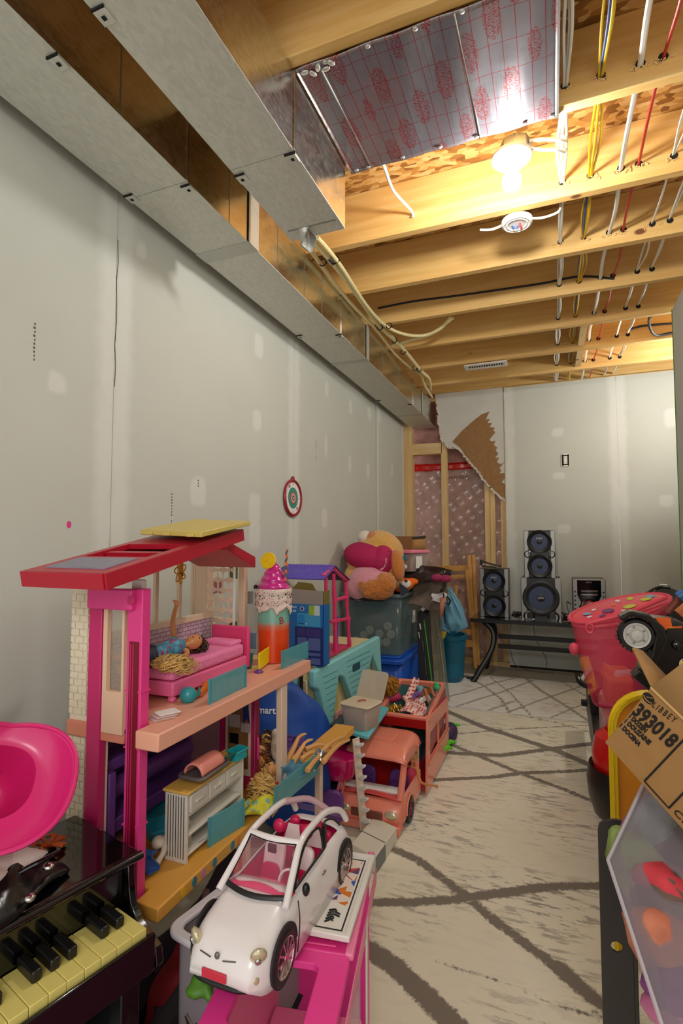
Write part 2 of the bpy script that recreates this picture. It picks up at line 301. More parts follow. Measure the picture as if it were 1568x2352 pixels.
for a0, a1, sa in ((-1.2, .0, ()), (.002, 1.276, (1.25,)), (1.278, 2.55, (1.31, 2.53)), (2.552, 3.715, (2.58,)), (4.03, 4.875, (4.05, 4.86))):
    sheet('drywall_sheet', wl, 'X', LW, a0, a1, .01, 2.42, sa, spL)
sheet('drywall_sheet', wl, 'X', LW-.006, 3.73, 4.02, .01, 2.42, (), spL)
pn = B()
for (u, v0, v1) in ((77, 720, 828), (393, 1128, 1212), (725, 1000, 1058), (455, 1098, 1118)):
    y0, z0 = Lp(u, v1); z1 = Lp(u, v0)[1]; k = int((z1-z0)/.011)
    for i in range(k):
        if random.random() < .8: pn.bb(LW-.0004, LW+.0006, y0-.004*random.random(), y0+.003, z0+i*.011, z0+i*.011+.006)
pn.done('printed_marks', M('grey_print', (92, 90, 84), .8), wl)
y0, z0 = Lp(158, 1205); B(FR((LW, y0, z0), (0, 1, 0), (1, 0, 0))).prism(circ(0, 0, .008, 8, .011), .001).done('pink_spot', PINK, wl)
cr = B()
y1, zb = Lp(268, 760); cr.tube([(LW+.0002, y1-.004+.003*math.sin(i*2.3), 1.60+.07*i) for i in range(8)], .0011, 4)
cr.done('seam_crack', DARK, wl)
B().bb(LW-.10, LW+.0, 4.70, 4.885, 2.405, 2.44).done('top_plate', WXs, wl, bev=.003)
# far wall
wf = B().bb(-.37, 2.5, FW+.014, FW+.10, 2.47, 2.51).done('wall_far', WXs); tag(wf, kind='structure')
def Fp(u, v): q = W(u, v, 'Y', FW); return q.x, q.z
spF = [(*Fp(u, v), ra, rz) for u, v, ra, rz in ((1280, 993, .05, .04), (1283, 1092, .05, .03), (1172, 1185, .03, .06), (1410, 930, .03, .3), (1530, 1150, .05, .05), (1165, 1100, .02, .06), (1540, 960, .05, .08), (1175, 990, .02, .06), (1180, 1310, .02, .1), (1295, 1215, .05, .04))]
sheet('drywall_sheet', wf, 'Y', FW, -.362, .53, .022, 2.495, (-.33, .51), spF)
sheet('drywall_sheet', wf, 'Y', FW, .532, 1.36, .022, 2.495, (.56,), spF)
B().bb(-.372, -.362, FW-.006, FW+.01, .05, 2.51).done('joint_strip', M('raw_joint', (206, 200, 186), .8, noise=.2), wf)
torn = [(998, 905), (1155, 889), (1160, 1153), (1150, 1144), (1138, 1133), (1124, 1119), (1110, 1103), (1098, 1085), (1083, 1068), (1068, 1050), (1056, 1034), (1044, 1028), (1035, 1030), (1026, 1024), (1016, 1014), (1011, 1002), (1010, 985), (1006, 970), (1007, 950), (1003, 935), (1001, 920)]
tp = [Fp(u, v) for u, v in torn]
Tf = FR((0, FW, 0), (1, 0, 0), (0, -1, 0))
B(Tf).prism([(x, z) for x, z in tp], -.0125).done('torn_sheet', M('torn_sheet_face', (202, 200, 192), .85, noise=.06, nscale=6), wf)
brown = [(1038, 1015), (1060, 990), (1085, 968), (1105, 952), (1124, 945), (1115, 964), (1125, 962), (1119, 972), (1130, 972), (1124, 981), (1136, 982), (1133, 990), (1138, 992), (1124, 1010), (1128, 1014), (1138, 1012), (1134, 1022), (1142, 1028), (1138, 1034), (1144, 1042), (1137, 1052), (1146, 1050), (1141, 1062), (1150, 1066), (1158, 1061), (1147, 1075), (1151, 1082), (1146, 1087), (1158, 1086), (1159, 1098), (1152, 1108), (1160, 1112), (1160, 1146), (1150, 1140), (1138, 1129), (1124, 1115), (1110, 1099), (1098, 1081), (1083, 1064), (1068, 1046), (1056, 1028)]
B(Tf).prism([Fp(u, v) for u, v in brown], .0015).done('torn_brown_paper', M('brown_paper', (150, 112, 70), .9, noise=.12, nscale=30), wf)
edge = [Fp(u, v) for u, v in torn[3:]]
eb = B()
for i in range(len(edge)-1):
    (x0, z0), (x1, z1) = edge[i], edge[i+1]; n = max(2, int(math.hypot(x1-x0, z1-z0)/.012))
    for j in range(n):
        t = j/n; x = x0+(x1-x0)*t; z = z0+(z1-z0)*t; s = .006+.007*random.random()
        eb.box((x+random.uniform(-.004, .004), FW-.002, z+random.uniform(-.004, .004)), (s*1.6, .008, s*1.4), Matrix.Rotation(random.random()*3, 4, 'Y'))
eb.done('crumbled_gypsum_edge', M('gypsum', (222, 214, 198), .9, noise=.1), wf)
def stud(u0, u1, z0=.04, z1=2.47, y0=FW+.014, d=.075, nm='stud'):
    x0 = W(u0, 1200, 'Y', y0).x; x1 = W(u1, 1200, 'Y', y0).x
    return B().bb(x0, x1, y0, y0+d, z0, z1).done(nm, WZ, wf, bev=.002)
stud(928, 947, 0, 2.28, 4.892, .10); stud(1014, 1027); stud(1113, 1125); stud(1125.5, 1137); stud(1150, 1163)
xa = W(948, 1025, 'Y', FW).x; xb = W(1014, 1025, 'Y', FW).x
B().bb(-1.30, xb-.001, FW+.014, FW+.08, 1.935, 2.04).done('header', WXs, wf, bev=.002)
B().bb(-1.30, -.36, FW+.013, FW+.10, .0, .038).done('bottom_plate', WXs, wf, bev=.002)
B().bb(-1.30, -.37, FW+.02, FW+.09, 2.44, 2.478).done('top_plate', WXs, wf, bev=.002)
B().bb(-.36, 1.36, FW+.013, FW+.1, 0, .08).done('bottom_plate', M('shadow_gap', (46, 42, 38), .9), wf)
def mk_ins():
    m, n, b = nt('pink_insulation'); v = mapv(n, (1, 1, 1)); g = noise_(n, v, 5, 6, .7); r = ramp(n, [(.3, (140, 96, 88)), (.7, (206, 156, 144))]); n.links.new(g, r.inputs[0]); n.links.new(r.outputs[0], b.inputs['Base Color']); b.inputs['Roughness'].default_value = .9
    bp = n.nodes.new('ShaderNodeBump'); bp.inputs['Strength'].default_value = .5; bp.inputs['Distance'].default_value = .02; n.links.new(g, bp.inputs['Height']); n.links.new(bp.outputs[0], b.inputs['Normal']); return m
INS = mk_ins()
B().grid(lambda a, b: (-1.9+1.7*a, 5.13+.012*math.sin(a*40)*math.sin(b*9), 0+2.66*b), 60, 40).done('insulation_batt', INS, wf, thick=.02)
def polyf(a, b):
    x = -1.9+1.6*a; z = .0+1.80*b; w = .004*math.sin(x*55+z*38)+.005*math.sin(x*23-z*31+2)+.0025*math.sin(x*120+z*66)
    return (x, 5.095+w*1.6, z)
POLY = M('clear_poly_sheet', (232, 214, 206), .16, alpha=.30, spec=1., coat=1, bump=.6, bscale=3.2, stretch=(5, 1, .8))
B().grid(polyf, 120, 60).done('vapour_barrier', POLY, wf)
B().grid(lambda a, b: (-1.9+1.6*a, 5.088+.003*math.sin(a*90), 1.80+.07*b+.004*math.sin(a*8)), 90, 4).done('red_sheathing_tape', M('red_tape', (196, 20, 22), .2, coat=.5), wf, thick=.001)
tx = text('SUPERIOR FILM 6 MIL', FR((-.86, 5.07, 1.72), (1, 0, 0), (0, -1, 0)), .035, M('ink', (60, 50, 52), .8), wf, 'film_print')
# right wall (drywall partition), its end edge faced in green
wr = B().bb(.688, .76, -.3, 3.44, 0, 2.44).done('wall_right', WZ); tag(wr, kind='structure')
sheet('drywall_sheet', wr, 'X', .675, -.3, 3.45, .0, 2.44, (), [], sgn=-1)
B().bb(.672, .692, 3.45, 3.457, 0, 2.44).done('green_edge', M('green_board_edge', (52, 128, 52), .6), wr)
wr2 = B().bb(1.36, 1.44, 3.0, 5.0, 0, 2.44).done('wall_right', DRY); tag(wr2, kind='structure')
# outlet box
ob = thing('outlet_box', 'open electrical outlet box with bare receptacle set in the far drywall', 'outlet', (.128, FW, 1.76))
B().box((.128, FW-.001, 1.806), (.062, .004, .108)).done('box_opening', DARK, ob)
k = B(); k.box((.128, FW-.006, 1.806), (.03, .012, .07)); k.box((.128, FW-.005, 1.856), (.036, .004, .012)); k.box((.128, FW-.005, 1.756), (.036, .004, .012)); k.done('receptacle', PAPER, ob, bev=.003)
k = B(); 
for dz in (-.018, .018):
    for dx in (-.006, .006): k.box((.128+dx, FW-.0125, 1.806+dz), (.002, .002, .009))
k.done('slot', DARK, ob)
k = B().frame(rrect(.094, .162, 1.750, 1.862, .004), rrect(.099, .157, 1.755, 1.857, .004), .004, FR((0, FW-.002, 0), (1, 0, 0), (0, -1, 0))); k.done('box_rim', M('box_rim_white', (220, 216, 206), .6), ob)
# rugs
def rug(name, label, mat, x0, x1, y0, y1, t, lines, step, zb=0):
    nx = int((x1-x0)/step)+1; ny = int((y1-y0)/step)+1; X, Y = np.meshgrid(np.linspace(x0, x1, nx), np.linspace(y0, y1, ny), indexing='ij'); D = np.full(X.shape, 9.)
    for hw, pl in lines:
        P = [W(u, v, 'Z', zb+t) for u, v in pl]
        for a, b in zip(P[:-1], P[1:]):
            dx, dy = b.x-a.x, b.y-a.y; q = np.clip(((X-a.x)*dx+(Y-a.y)*dy)/(dx*dx+dy*dy), 0, 1)
            D = np.minimum(D, np.hypot(X-a.x-q*dx, Y-a.y-q*dy)-hw)
    cx, cy = (x0+x1)/2, (y0+y1)/2
    pts = [(x-cx, y-cy, t) for x, y in zip(X.ravel(), Y.ravel())]; fs = [(i*ny+j, (i+1)*ny+j, (i+1)*ny+j+1, i*ny+j+1) for i in range(nx-1) for j in range(ny-1)]
    k = len(pts); pts += [(x-cx, y-cy, z) for z in (0, t) for x, y in ((x0, y0), (x1, y0), (x1, y1), (x0, y1))]; fs += [(k, k+3, k+2, k+1)] + [(k+i, k+(i+1) % 4, k+4+(i+1) % 4, k+4+i) for i in range(4)]
    me = bpy.data.meshes.new(name); me.from_pydata(pts, [], fs); at = me.attributes.new('band', 'FLOAT', 'POINT'); at.data.foreach_set('value', list(D.ravel())+[1.]*8); me.materials.append(mat)
    o = bpy.data.objects.new(name, me); o.location = (cx, cy, zb); COL.objects.link(o); return tag(o, label, 'rug')
rug('area_rug', 'near cream rug with wide brown grey crossing bands and dark flecks', mk_rug('near_rug', (230, 222, 198), (238, 232, 212), (126, 116, 102), (122, 112, 96), 9), -.92, .70, .3, 3.56, .009,
    [(.026, [(1000, 1622), (1110, 1670), (1180, 1692), (1280, 1725), (1385, 1770)]), (.022, [(1000, 1728), (1150, 1735), (1250, 1722), (1375, 1706)]), (.016, [(1030, 1708), (1120, 1745), (1200, 1778), (1300, 1815), (1420, 1866)]),
     (.016, [(990, 1792), (1130, 1785), (1200, 1775), (1300, 1772), (1380, 1766)]), (.018, [(880, 1940), (960, 1975), (1060, 2050), (1130, 2110), (1250, 2200), (1330, 2270), (1420, 2335)]), (.019, [(800, 2073), (950, 2072), (1060, 2065), (1150, 2050), (1280, 2035), (1400, 2035)]),
     (.020, [(1080, 2060), (1150, 2052), (1250, 2036)]), (.030, [(800, 2150), (900, 2215), (970, 2280), (1060, 2370)]), (.004, [(990, 2200), (1100, 2240), (1200, 2275), (1400, 2350)]), (.008, [(1180, 1640), (1280, 1660), (1380, 1690)]), (.007, [(1030, 1688), (1150, 1676), (1380, 1664)]), (.022, [(1290, 2225), (1340, 2275), (1400, 2320)])], .02)
rug('lattice_rug', 'far white rug with thin grey diamond lattice in front of the bench', mk_rug('far_rug', (236, 234, 226), (242, 240, 234), (158, 152, 142), (176, 168, 152), 8), -.98, .9, 3.57, 4.50, .012,
    [(.012, [(1070, 1550), (1110, 1575), (1150, 1605), (1175, 1645)]), (.010, [(1125, 1555), (1170, 1590), (1225, 1650)]), (.014, [(1200, 1552), (1240, 1585), (1300, 1622), (1370, 1668)]), (.010, [(1285, 1562), (1330, 1590), (1380, 1620)]), (.010, [(1020, 1602), (1070, 1590), (1135, 1568), (1180, 1558)]),
     (.010, [(1020, 1632), (1080, 1612), (1150, 1590), (1225, 1562)]), (.010, [(1150, 1642), (1230, 1612), (1300, 1588), (1380, 1560)]), (.008, [(1260, 1650), (1320, 1625), (1380, 1600)]), (.010, [(1040, 1655), (1110, 1636), (1180, 1610)])], .02, .0)
# ---------------- ducts, pipes, wires, lamp ----------------
def duct(name, label, x0, x1, y0, y1, z0, z1, seams, cleats, tapes, side=GALVS):
    t = thing(name, label, 'duct', ((x0+x1)/2, (y0+y1)/2, z0))
    ys = [y0]+list(seams)+[y1]
    for a, b in zip(ys[:-1], ys[1:]):
        k = B(); k.bb(x0, x1, a+.001, b-.001, z0, z0+.002); k.mi = 1; k.bb(x1-.0015, x1, a+.001, b-.001, z0+.002, z1); k.bb(x0, x0+.0015, a+.001, b-.001, z0+.002, z1); k.mi = 0; k.bb(x0+.0015, x1-.0015, a+.001, b-.001, z1-.002, z1)
        k.done('duct_section', [GALV, side], t, smooth=False)
    for s in seams:
        B().bb(x1-.0005, x1+.004, s-.006, s+.002, z0, z1).done('standing_seam', side, t, bev=.001)
        B().bb(x1+.0001, x1+.0022, s+.0021, s+.0055, z0+.003, z1).done('seam_gap', DARK, t)
    for (x, y) in cleats:
        c = B().box((x, y, z0-.003), (.030, .034, .005)).done('cleat', GALV, t, bev=.001)
        B().box((x, y, z0-.0062), (.009, .009, .002)).done('screw', DARK, c); B().box((x, y-.019, z0-.0025), (.034, .004, .006)).done('cleat_slot', DARK, c)
    for y, w in tapes:
        k = B(); k.bb(x0-.002, x1+.003, y-w/2, y+w/2, z0-.002, z0-.0003); k.bb(x1+.0042, x1+.0055, y-w/2, y+w/2, z0-.002, z1); k.done('tape_strip', TAPE, t)
    return t
DA = duct('wall_duct', 'long low galvanized duct running along the top of the left wall', -1.25, -1.02, -.6, 5.02, 2.21, 2.425,
     [.45, 1.27, 1.66, 2.55, 4.12], [(-1.035, .83), (-1.035, 1.30), (-1.235, 1.27), (-1.035, 2.57), (-1.235, 2.50), (-1.235, 3.9), (-1.035, 4.1)], [(1.655, .07), (2.98, .05), (4.45, .035)])
for y in (1.0, 1.5, 1.85, 2.1, 2.3, 2.8, 3.3, 3.7): B().bb(-1.0205, -1.0192, y-.002, y+.002, 2.212, 2.425).done('crease', STEEL, DA)
DB = duct('return_duct', 'large galvanized return duct hanging under the joists, open end towards the bulb', -.86, -.65, -.6, 1.665, 2.20, 2.435,
     [1.268], [(-.665, 1.29), (-.845, .78), (-.845, 1.31)], [])
# end cap folds and torn tape
B().bb(-.858, -.652, 1.655, 1.665, 2.202, 2.435).done('end_panel', GALV, DB)
k = B(); k.add([(-.80, 1.60, 2.198), (-.765, 1.60, 2.198), (-.76, 1.67, 2.196), (-.79, 1.69, 2.15), (-.82, 1.66, 2.17)], [(0, 1, 2, 3, 4)]); k.done('tape_flap', TAPE, DB, thick=.001)
k = B(); k.bb(-.842, -.66, 1.60, 1.604, 2.1975, 2.2); k.done('fold_line', STEEL, DB)
# foil over the joist bay
fo = thing('foil_panel', 'shiny foil insulation panel with red print nailed under the joists beside the bulb', 'insulation', (-.31, 1.48, 2.43))
B().grid(lambda a, b: (-.645+.69*a, 1.262+.452*b, 2.4335+.002*math.sin(a*25+b*4)), 60, 30).done('foil_sheet', FOIL, fo, thick=.003)
for x in (-.575, -.20): B().tube([(x, 1.265, 2.431), (x+.005, 1.48, 2.432), (x+.01, 1.712, 2.431)], .003, 6).done('seam_ridge', CHR, fo)
k = B()
for x in (-.62, -.575, -.45, -.32, -.20, -.05, .03):
    k.ell((x, 1.700, 2.429), (.008, .006, .003)); 
    if x > -.58: k.ell((x+.02, 1.268, 2.429), (.007, .006, .003))
for q in range(5): k.ell((-.62+.02*q, 1.275+.012*(q % 2), 2.428), (.012, .007, .004), Matrix.Rotation(q, 4, 'Z'))
tag(k.done('crumpled_tape', TAPE, fo), kind='stuff')
B().bb(.043, .049, 1.262, 1.714, 2.428, 2.4395).done('panel_edge', STEEL, fo)
# ceiling bulb
bx, by = -.10, 1.83
lp = thing('bulb_fixture', 'lit bare bulb in a round white lampholder under the joist', 'lamp', (bx, by, 2.305))
B().lathe([(.050, 2.430), (.052, 2.434), (.052, 2.470), (0, 2.471)], (bx+.014, by-.0, 0), 8).done('junction_box', STEEL, lp, bev=.002)
B().lathe([(.0, 2.400), (.028, 2.400), (.034, 2.404), (.060, 2.411), (.066, 2.418), (.066, 2.428), (0, 2.429)], (bx, by, 0), 32).done('lampholder', M('glazed_white', (200, 198, 190), .3), lp)
B().lathe([(.022, 2.380), (.024, 2.384), (.025, 2.3995)], (bx, by, 0), 24).done('socket', M('socket_grey', (150, 140, 120), .4), lp)
bulbm = M('bulb_glow', (255, 252, 246), .3, emit=BULB)
B().lathe([(0, 2.305), (.012, 2.307), (.024, 2.314), (.031, 2.327), (.0325, 2.340), (.029, 2.354), (.022, 2.368), (.017, 2.378), (.017, 2.385)], (bx, by, 0), 28).done('bulb', bulbm, lp)
B().tube([(bx+.03, by-.04, 2.412), (bx+.03, by-.04, 2.38)], .001, 4).done('pull_tab', STEEL, lp)
# smoke alarm base
sx, sy = -.105, 2.23
sa = thing('alarm_mount', 'round white alarm mounting plate with exposed wires on the joist underside', 'mounting plate', (sx, sy, 2.40))
B().lathe([(.035, 2.418), (.040, 2.414), (.045, 2.418), (.052, 2.414), (.060, 2.418), (.062, 2.425), (.062, 2.434), (0, 2.436)], (sx, sy, 0), 32).done('plate', WHT, sa)
k = B()
k.tube(sm([(sx-.02, sy, 2.417), (sx-.005, sy+.01, 2.405), (sx+.004, sy, 2.412)]), .0025, 6); k.done('blue_wire', M('blue_wire', (40, 80, 190), .4), sa)
B().tube(sm([(sx+.01, sy-.01, 2.417), (sx+.02, sy, 2.398), (sx+.012, sy+.012, 2.412)]), .003, 6).done('red_wire', M('red_wire', (196, 44, 36), .4), sa)
# floor register lying on joists
vx, vy = W(1115, 838, 'Z', 2.435).xy
vg = thing('ceiling_register', 'small white slotted register fixed under the far joists', 'vent', (vx, vy, 2.425))
T = F((vx, vy, 2.425), 0)
B(T).frame(rrect(-.155, .155, -.055, .055, .008), rrect(-.13, .13, -.03, .03, .002), .010).done('frame', WHT, vg)
B(T).bb(-.13, .13, -.03, .03, .008, .0095).done('dark_back', DARK, vg)
for i in range(15): B(T).box((-.126+.018*i, 0, .004), (.006, .06, .005)).done('louver', WHT, vg)
# cables through joists
WC = M('white_cable', (228, 226, 218), .45); YC = M('yellow_cable', (214, 176, 20), .45); RC = M('red_cable', (184, 42, 34), .45); BC = M('black_cable', (30, 32, 40), .5); BLC = M('blue_cable', (46, 74, 140), .45)
holes = [y for y in jy if y > .3]+[4.86]
def run(name, label, x, z, r, mats, sag=.012, y0=.3, xo=0, dx=0, grp=None, y1=4.86, seed=1, wob=.01):
    rnd = random.Random(seed); t = thing(name, label, 'cable', (x, 2.4, z), grp); n = len(mats)
    for q, m in enumerate(mats):
        ox = (q-(n-1)/2)*r*1.7; pts = []
        hs = [y for y in holes if y0-.01 <= y <= y1+.01]
        for i, h in enumerate(hs):
            xx = x+dx*(h-1.7); pts.append((xx+ox*.4, h, z+(q % 2)*r*.5))
            if i < len(hs)-1:
                mid = (h+hs[i+1])/2; pts.append((xx+ox*1.2+rnd.uniform(-wob, wob), mid, z-sag*rnd.uniform(.3, 1.3)+rnd.uniform(-1, 1)*r*.5))
        B().tube(sm(pts, 6), r, 7, sq=.7).done('cable_sheath', m, t)
    return t
run('electrical_cable', 'bundle of three white cables through the joists nearest the bulb', .069, 2.50, .0058, [WC, WC, WC], seed=1)
run('electrical_cable', 'yellow and blue cables through the joists beside the white bundle', .168, 2.497, .0052, [YC, BLC, YC, YC], seed=2)
run('electrical_cable', 'thick single white cable between the yellow and the red cable', .272, 2.497, .010, [WC], seed=3)
run('electrical_cable', 'single red cable running through the joists', .330, 2.499, .0062, [RC], seed=4)
run('electrical_cable', 'white cable pair right of the red cable', .443, 2.506, .0052, [WC, WC], seed=5, y0=.8)
run('electrical_cable', 'white cable pair farthest to the right under the joists', .510, 2.510, .0052, [WC, WC], seed=6, y0=1.2)
k = B()
for x in (.069, .168, .272, .330, .443, .510):
    for y in jy[4:]: k.add([(x+.014*math.cos(a*.7854), y-.0195, 2.5+.014*math.sin(a*.7854)) for a in range(8)], [tuple(range(8))])
tag(k.done('drilled_hole', DARK, ce), kind='stuff')
sp = B()
for x in (.069, .168, .272, .330, .443):
    for y in jy[6:9]:
        for q in range(7):
            sp.box((x+random.uniform(-.035, .035), y-.022, 2.488+random.uniform(-.008, .006)), (.012, .004, .003), Matrix.Rotation(random.random()*3, 4, 'Y'))
tag(sp.done('drill_splinter', M('splinter', (226, 190, 130), .8), ce), kind='stuff')
tag(B().tube(sm([(bx+.06, by-.02, 2.45), (.0, 1.81, 2.445), (.055, 1.83, 2.44), (.075, 1.87, 2.46), (.07, 1.9, 2.50), (.06, 1.94, 2.50)]), .0055, 7).tube(sm([(bx+.06, by-.0, 2.44), (.0, 1.84, 2.43), (.045, 1.86, 2.43), (.07, 1.91, 2.45), (.072, 1.96, 2.50)]), .0055, 7).done('lamp_cable', WC), 'two white cables looping from the bulb fixture to the cable bundle', 'cable')
tag(B().tube(sm([(sx+.06, sy, 2.43), (.0, sy-.005, 2.420), (.055, 2.24, 2.44), (.066, 2.27, 2.49)]), .005, 7).done('alarm_cable', WC), 'white cable running from the alarm plate right to the cable bundle', 'cable'); tag(B().tube(sm([(sx-.05, sy, 2.43), (sx-.10, sy+.01, 2.425), (sx-.15, sy+.02, 2.44)]), .005, 7).done('alarm_cable', WC), 'short white cable leaving the alarm plate to the left', 'cable')
pa = W(886, 393, 'Y', 1.80); pb = W(905, 440, 'Y', 1.95); pc = W(945, 485, 'Y', 2.12); pd = W(948, 500, 'Y', 2.14)
tag(B().tube(sm([(pa.x-.01, 1.73, 2.52), pa, pb, pc, pd]), .006, 7).done('loose_cable', WC), 'short white cable end dangling in front of the lit joist', 'cable')
pp = [W(u, v, 'Y', 3.02) for u, v in ((868, 708), (950, 692), (1035, 681), (1150, 665), (1250, 650), (1330, 635), (1410, 640))]
tag(B().tube(sm(pp), .006, 7).done('black_cable', BC), 'dark blue black cable stapled along a far joist face', 'cable')
pp = [(.62, 3.55, 2.47), (.60, 3.72, 2.50), (.66, 3.90, 2.46), (.80, 3.93, 2.47), (1.2, 3.93, 2.47)]
tag(B().tube(sm(pp), .008, 7).done('black_hose', BC), 'thick black cable crossing between joists at the far right', 'cable')
pp = [W(u, v, 'Y', 3.9) for u, v in ((1445, 757), (1480, 748), (1560, 742))]
tag(B().tube(sm(pp), .008, 7).done('probe_cable', BC), 'black cable with a white plug over the far right joist', 'cable')
# plastic water pipes tied beside the duct
PEX = M('pex_pipe', (226, 214, 160), .35, sss=0)
def pipe(lbl, px, r=.010, z=2.425):
    return tag(B().tube(sm([W(u, v, 'Z', zz) for u, v, zz in px], 8), r, 9).done('water_pipe', PEX), lbl, 'pipe', None)
pipe('cream plastic pipe nearest the duct, ending in a curl at the far wall', [(700, 555, 2.425), (742, 615, 2.425), (800, 690, 2.425), (862, 755, 2.43), (905, 810, 2.43), (940, 842, 2.43), (965, 858, 2.43), (975, 885, 2.42), (992, 912, 2.40)])
pipe('thick cream plastic pipe with a metal coupling beside the duct', [(712, 545, 2.42), (765, 605, 2.42), (815, 670, 2.425), (868, 745, 2.43), (920, 795, 2.43), (965, 850, 2.43), (985, 870, 2.43), (988, 895, 2.43)], .013, 2.415)
pipe('upper cream pipe bending away to the right in a long loop', [(728, 545, 2.415), (778, 605, 2.415), (840, 700, 2.42), (885, 748, 2.425), (930, 768, 2.42), (975, 770, 2.43), (1010, 755, 2.45), (1035, 728, 2.50)])
pipe('lower cream pipe curving under the joists to the right', [(898, 795, 2.43), (940, 782, 2.43), (985, 770, 2.44), (1020, 745, 2.47), (1040, 730, 2.52)], .009)
k = B()
a, b = W(752, 590, 'Z', 2.42), W(764, 603, 'Z', 2.42); k.cyl(a, b, .016, n=12)
tag(k.done('pipe_coupling', CHR), 'metal coupling clamped on the thick cream pipe', 'coupling')
ords = ('nearest the big duct, on the thick pipe', 'nearest the big duct, on the upper pipe', 'on the pipe nearest the duct, below the long loop', 'where the long loop leaves the bundle', 'just beyond the long loop', 'where the lower pipe turns off', 'last but one before the far wall', 'closest to the far wall')
for (u, v), od in zip(((741, 603), (770, 597), (872, 752), (893, 748), (905, 782), (925, 808), (952, 846), (962, 850)), ords):
    p = W(u, v, 'Z', 2.42); k = B().tube([(p.x+.017*math.cos(a*.524), p.y, p.z+.017*math.sin(a*.524)) for a in range(12)], .003, 5, closed=True); k.box((p.x+.018, p.y, p.z-.006), (.008, .006, .008))
    tag(k.done('pipe_tie', BLK), 'small black pipe tie '+od, 'cable tie', 'black ties along the cream pipes')
# ---------------- toy dart board on the left wall ----------------
dy, dz = Lp(669, 1141)
db = thing('dartboard', 'small round toy dart target with red rim hung on the left wall', 'dartboard', (LW+.008, dy, dz-.1))
r0 = Lp(669, 1103)[1]-dz-.0
r0 = (Lp(669, 1103)[1]-Lp(669, 1186)[1])/2
dz = Lp(669, 1144)[1]
Td = FR((LW+.004, dy, dz), (0, 1, 0), (1, 0, 0))
def disc(r, z, m, nm, rr=0):
    k = B(Td)
    if rr: k.frame(circ(0, 0, r, 40), circ(0, 0, rr, 40), z)
    else: k.prism(circ(0, 0, r, 40), z)
    return k.done(nm, m, db)
disc(r0*.9, .006, PAPER, 'face'); disc(r0*.58, .0068, M('target_green', (22, 130, 110), .5), 'green_ring'); disc(r0*.47, .0072, M('target_pale', (120, 190, 176), .5), 'pale_line', r0*.455)
disc(r0*.33, .0074, M('target_red', (196, 74, 66), .5), 'red_ring'); disc(r0*.26, .0078, PAPER, 'white_line', r0*.235); disc(r0*.18, .0078, PAPER, 'white_line', r0*.155); disc(r0*.12, .0082, BLK, 'bull'); disc(r0*.06, .0086, PAPER, 'bull_dot')
rim = M('dark_red_rim', (150, 26, 44), .3); B(Td).tube([(r0*.96*math.cos(a*R(9)), r0*.96*math.sin(a*R(9)), .006) for a in range(40)], .0085, 8, closed=True).done('rim', rim, db)
B(Td).prism([(-.016, r0*.9), (.016, r0*.9), (.011, r0*1.16), (0, r0*1.22), (-.011, r0*1.16)], .010).done('hang_tab', rim, db, bev=.002)
k = B(Td)
for a in (0, 90, 180, 270): k.bar((r0*.72*math.cos(R(a)), r0*.72*math.sin(R(a)), .0068), (r0*.86*math.cos(R(a)), r0*.86*math.sin(R(a)), .0068), .002, .001)
k.done('tick', BLK, db)
for s, (a, b) in (('20', (-.45, .6)), ('20', (.5, -.55))): text(s, Td @ Matrix.Translation((r0*a, r0*b, .0065)), .022, BLK, db, 'number')
# ---------------- far bench and stereo ----------------
be = thing('media_bench', 'low black glass topped bench with curved legs against the far wall', 'bench', (0, 4.5, 0))
zb = .475
B().bb(-.62, .55, 4.36, 4.78, zb, zb+.012).done('top', GLB, be, bev=.003)
B().bb(-.62, .55, 4.35, 4.362, zb-.018, zb+.010).done('front_rail', BLK, be, bev=.002)
for s, xc in ((1, -.50), (-1, .50)):
    for y in (4.30,):
        B().tube(sm([(xc-.03*s, 4.42, zb-.01), (xc+.05*s, 4.40, zb-.09), (xc+.045*s, 4.36, zb-.22), (xc-.05*s, 4.28, .08), (xc-.09*s, 4.25, .012)]), .022, 8).done('leg', BLK, be)
    B().tube(sm([(xc-.03*s, 4.70, zb-.01), (xc+.04*s, 4.70, zb-.15), (xc-.05*s, 4.76, .012)]), .02, 8).done('leg', BLK, be)
for z in (.315, .235): B().bb(-.42, .50, 4.50, 4.52, z, z+.035).done('cross_bar', BLK, be, bev=.002)
CONE = M('blue_cone', (52, 66, 98), .5); SILV = M('silver_speaker', (150, 150, 146), .35, .7); SB = M('speaker_front_black', (24, 24, 25), .35)
def drv(k0, T, c, r):
    a = B(T).lathe([(r*.98, 0), (r, .006), (r*.93, .010), (r*.80, .006), (r*.66, .001)], (c[0], c[1], 0), 28)
    s = a.done('surround', BLK, k0)
    B(T).lathe([(r*.66, .002), (r*.52, -.001), (r*.38, -.003)], (c[0], c[1], .0035), 28).done('cone', CONE, s)
    B(T).lathe([(r*.40, .0), (r*.3, .004), (0, .006)], (c[0], c[1], .001), 20).done('dust_cap', BLK, s)
